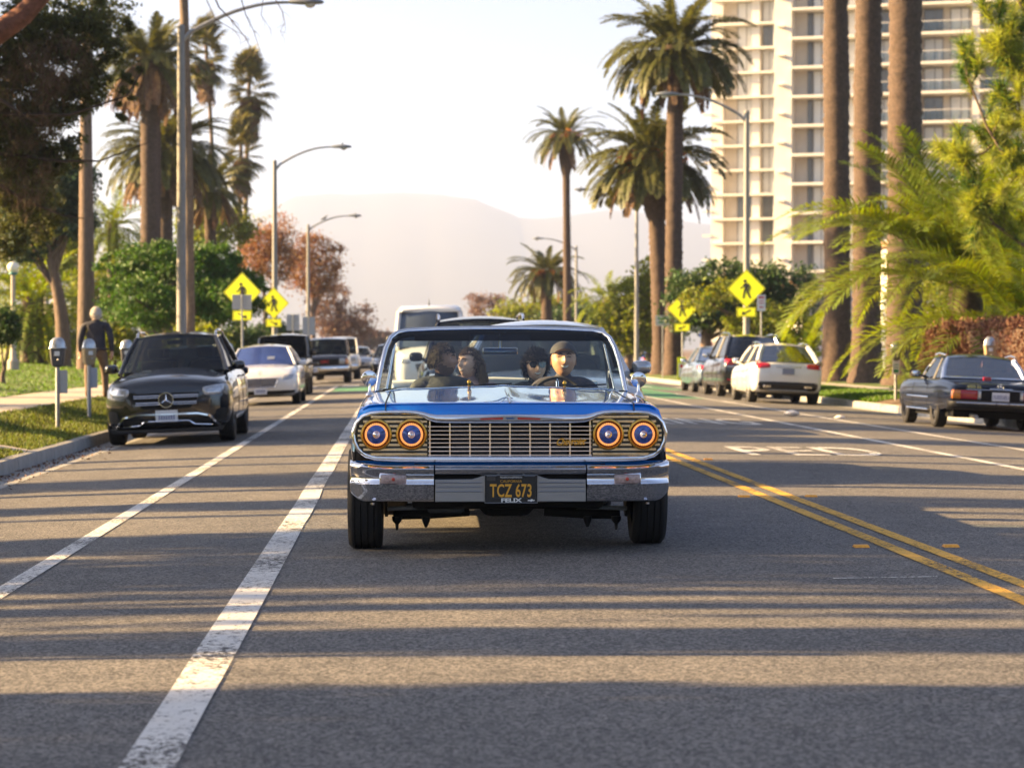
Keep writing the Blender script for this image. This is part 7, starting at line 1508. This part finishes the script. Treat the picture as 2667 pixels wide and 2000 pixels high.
bl.grid(top_); bl.grid([[p - Vector((0, 0, .005)) for p in r] for r in top_]); bl.build('cap_peak', mat('cap_peak_tan', (.30, .20, .12), .8), co, smooth=60)
hair_short('hair', M, hair_dk, dr, fz=.10, vol=.004, n=700, seed=2, side=-.005, length=.02, wide=1.08)
# front passenger turned towards the middle
ps, M = seated('person', 'dark-haired passenger in a black jacket turned sideways on the front seat', -.44, 3.16, 1.205, skinA, jack_bk, denim, 1.22, -.02, .5, .15, beard=1, lean=(.03, 0), sh=.20)
hair_short('hair', M, hair_dk, ps, fz=.05, vol=.007, n=6000, seed=3, side=-.01, length=.024)
cl = MB(); nk = Vector(M.translation) + Vector((0, .03, -.15)); cl.tube([nk + Vector((.085 * math.cos(a), .075 * math.sin(a), .015 * math.sin(a))) for a in [2 * math.pi * k / 20 for k in range(20)]], .022, 8, wrap=True); cl.build('collar', jack_bk, ps)
# back seat: woman with long hair
wm, M = seated('person', 'long-haired woman on the back seat half hidden behind the front passenger', -.205, 4.02, 1.175, skinB, pinkm, denim, -.75, -.05, .5, .5, hs=.95, hairm=hair_br, sh=.165)
ho = hair_short('hair', M, hair_br, wm, fz=.065, vol=.008, n=4000, seed=5, side=-.04, length=.04)
rg = random.Random(4)
for k in range(46):
    a = rg.uniform(-.2, math.pi + .2); s0 = M @ Vector((.082 * math.cos(a) * .98, .03 + .075 * math.sin(a), rg.uniform(-.03, .05))); out = (s0 - M.translation).normalized(); L_ = rg.uniform(.22, .34); ph = rg.uniform(0, 6)
    q = MB(); q.tube([s0 + out * (.008 + .02 * f + .008 * math.sin(ph + 7 * f)) + Vector((.03 * f + .01 * math.sin(ph + 5 * f), .01 * math.cos(ph + 6 * f), -L_ * f)) for f in [i / 6 for i in range(7)]], [.010, .012, .012, .011, .009, .006, .002], 5, flat=(1, .5)); q.build('hair_lock', hair_br, ho, smooth=70)
# back seat: young man in sunglasses
ym, M = seated('person', 'young man in dark sunglasses smiling from the back seat beside the driver', .325, 4.0, 1.155, skinB, jack_bk, denim, .12, .0, .5, .7, hs=.98, hairm=hair_br, sh=.17, eyes=False)
ho = hair_short('hair', M, hair_dk, ym, fz=.045, vol=.013, n=6000, seed=7, side=-.03, length=.05, curl=.4)
sg_m = mat('black_sunglass_lens', (.004, .004, .005), .06, coat=1.0); sgl = MB()
for sg in (-1, 1):
    P = [(.006, .030), (.062, .032), (.068, .012), (.056, -.014), (.026, -.018), (.008, .002)]
    sgl.loft([[M @ Vector((sg * x, -.104 + .35 * max(0, x - .03) + dy, z)) for x, z in P] for dy in (0, -.006)]); sgl.tube([M @ Vector((sg * .058, -.095, .022)), M @ Vector((sg * .082, -.03, .02)), M @ Vector((sg * .086, .02, .01))], .0035, 6)
sgl.tube([M @ Vector((-.01, -.108, .018)), M @ Vector((.01, -.108, .018))], .003, 6); sgl.build('sunglasses', sg_m, ym, smooth=30)

# walking man on the left footpath, seen from behind
WX = X_(250, 48.0); wk = thing('person', 'grey-haired man in dark jacket and brown trousers walking away on the footpath', 'person', (WX, 48.0, .279), math.pi); wk.scale = (1.15, 1.1, 1.03)
J = {'pel': ((0, .0, .93), (.15, .11)), 'bel': ((0, .0, 1.08), (.165, .125)), 'che': ((0, -.01, 1.28), (.185, .12)), 'upc': ((0, .01, 1.42), (.13, .085)), 'nek': ((0, -.015, 1.50), (.058, .058)), 'hea': ((0, -.02, 1.58), (.06, .065)),
     'shl': ((-.20, .01, 1.40), .072), 'ell': ((-.265, .06, 1.13), .055), 'wrl': ((-.27, -.02, .90), .036), 'shr': ((.20, .01, 1.40), .072), 'elr': ((.265, .03, 1.13), .055), 'wrr': ((.28, -.09, .90), .036),
     'hpl': ((-.11, 0, .88), .10), 'knl': ((-.14, -.10, .50), .072), 'anl': ((-.15, -.12, .10), .05), 'hpr': ((.10, 0, .88), .10), 'knr': ((.13, .08, .50), .072), 'anr': ((.11, .26, .13), .05),
     'tol': ((-.155, -.27, .045), .042), 'tor': ((.115, .13, .045), .042), 'hel': ((-.15, -.08, .05), .045), 'her': ((.11, .29, .08), .045)}
B = [('pel', 'bel', 1), ('bel', 'che', 1), ('che', 'upc', 1), ('upc', 'nek', 0), ('nek', 'hea', 0), ('upc', 'shl', 1), ('shl', 'ell', 1), ('ell', 'wrl', 1), ('upc', 'shr', 1), ('shr', 'elr', 1), ('elr', 'wrr', 1), ('pel', 'hpl', 2), ('hpl', 'knl', 2), ('knl', 'anl', 2), ('pel', 'hpr', 2), ('hpr', 'knr', 2), ('knr', 'anr', 2), ('anl', 'tol', 3), ('anr', 'tor', 3), ('anl', 'hel', 3), ('anr', 'her', 3)]
V, F, mi = skinned(J, B, 'pel'); mb = MB(); mb.add(V, F); mb.mi = [{0: 0, 1: 7, 2: 8, 3: 9}[m] for m in mi]
M = headM(Vector((0, -.03, 1.63)), .1, .08); head(mb, M, skinB)
for nm, th in (('l', 1), ('r', -1)):
    w, e = Vector(J['wr' + nm][0]), Vector(J['el' + nm][0]); q = (w - e).normalized().to_track_quat('X', 'Y').to_matrix().to_4x4(); hand(mb, Matrix.Translation(w) @ q, .35, 1.05, 0, -th)
mb.build('body', [skinB, eye_w, eye_d, lipm, teeth, hair_gr, stubble, jack_nv, khaki, shoe_m], wk, smooth=60); hair_short('hair', M, hair_gr, wk, fz=.07, vol=.012, n=1800, seed=11, side=-.05, length=.03)
q = MB(); q.tube([(.20 * math.cos(a), .005 + .145 * math.sin(a), .95) for a in [2 * math.pi * k / 24 for k in range(24)]], .022, 8, wrap=True); q.build('jacket_hem', jack_nv, wk, smooth=60)
# ================================================================== sea haze
hz = MB(); hz.box(-11000, 11000, -900, 12500, -1.6, 650)
hm_ = bpy.data.materials.new('sea_haze'); hm_.use_nodes = True; n = hm_.node_tree; n.nodes.remove(n.nodes['Principled BSDF'])
pv = n.nodes.new('ShaderNodeVolumePrincipled'); pv.inputs['Color'].default_value = (.53, .66, 1.0, 1); pv.inputs['Density'].default_value = .00016; pv.inputs['Anisotropy'].default_value = .25
n.links.new(pv.outputs[0], n.nodes['Material Output'].inputs['Volume'])
o = hz.build('haze', hm_, smooth=0); tag(o, 'pale sea haze hanging over the street and hills', 'haze', kind='stuff')
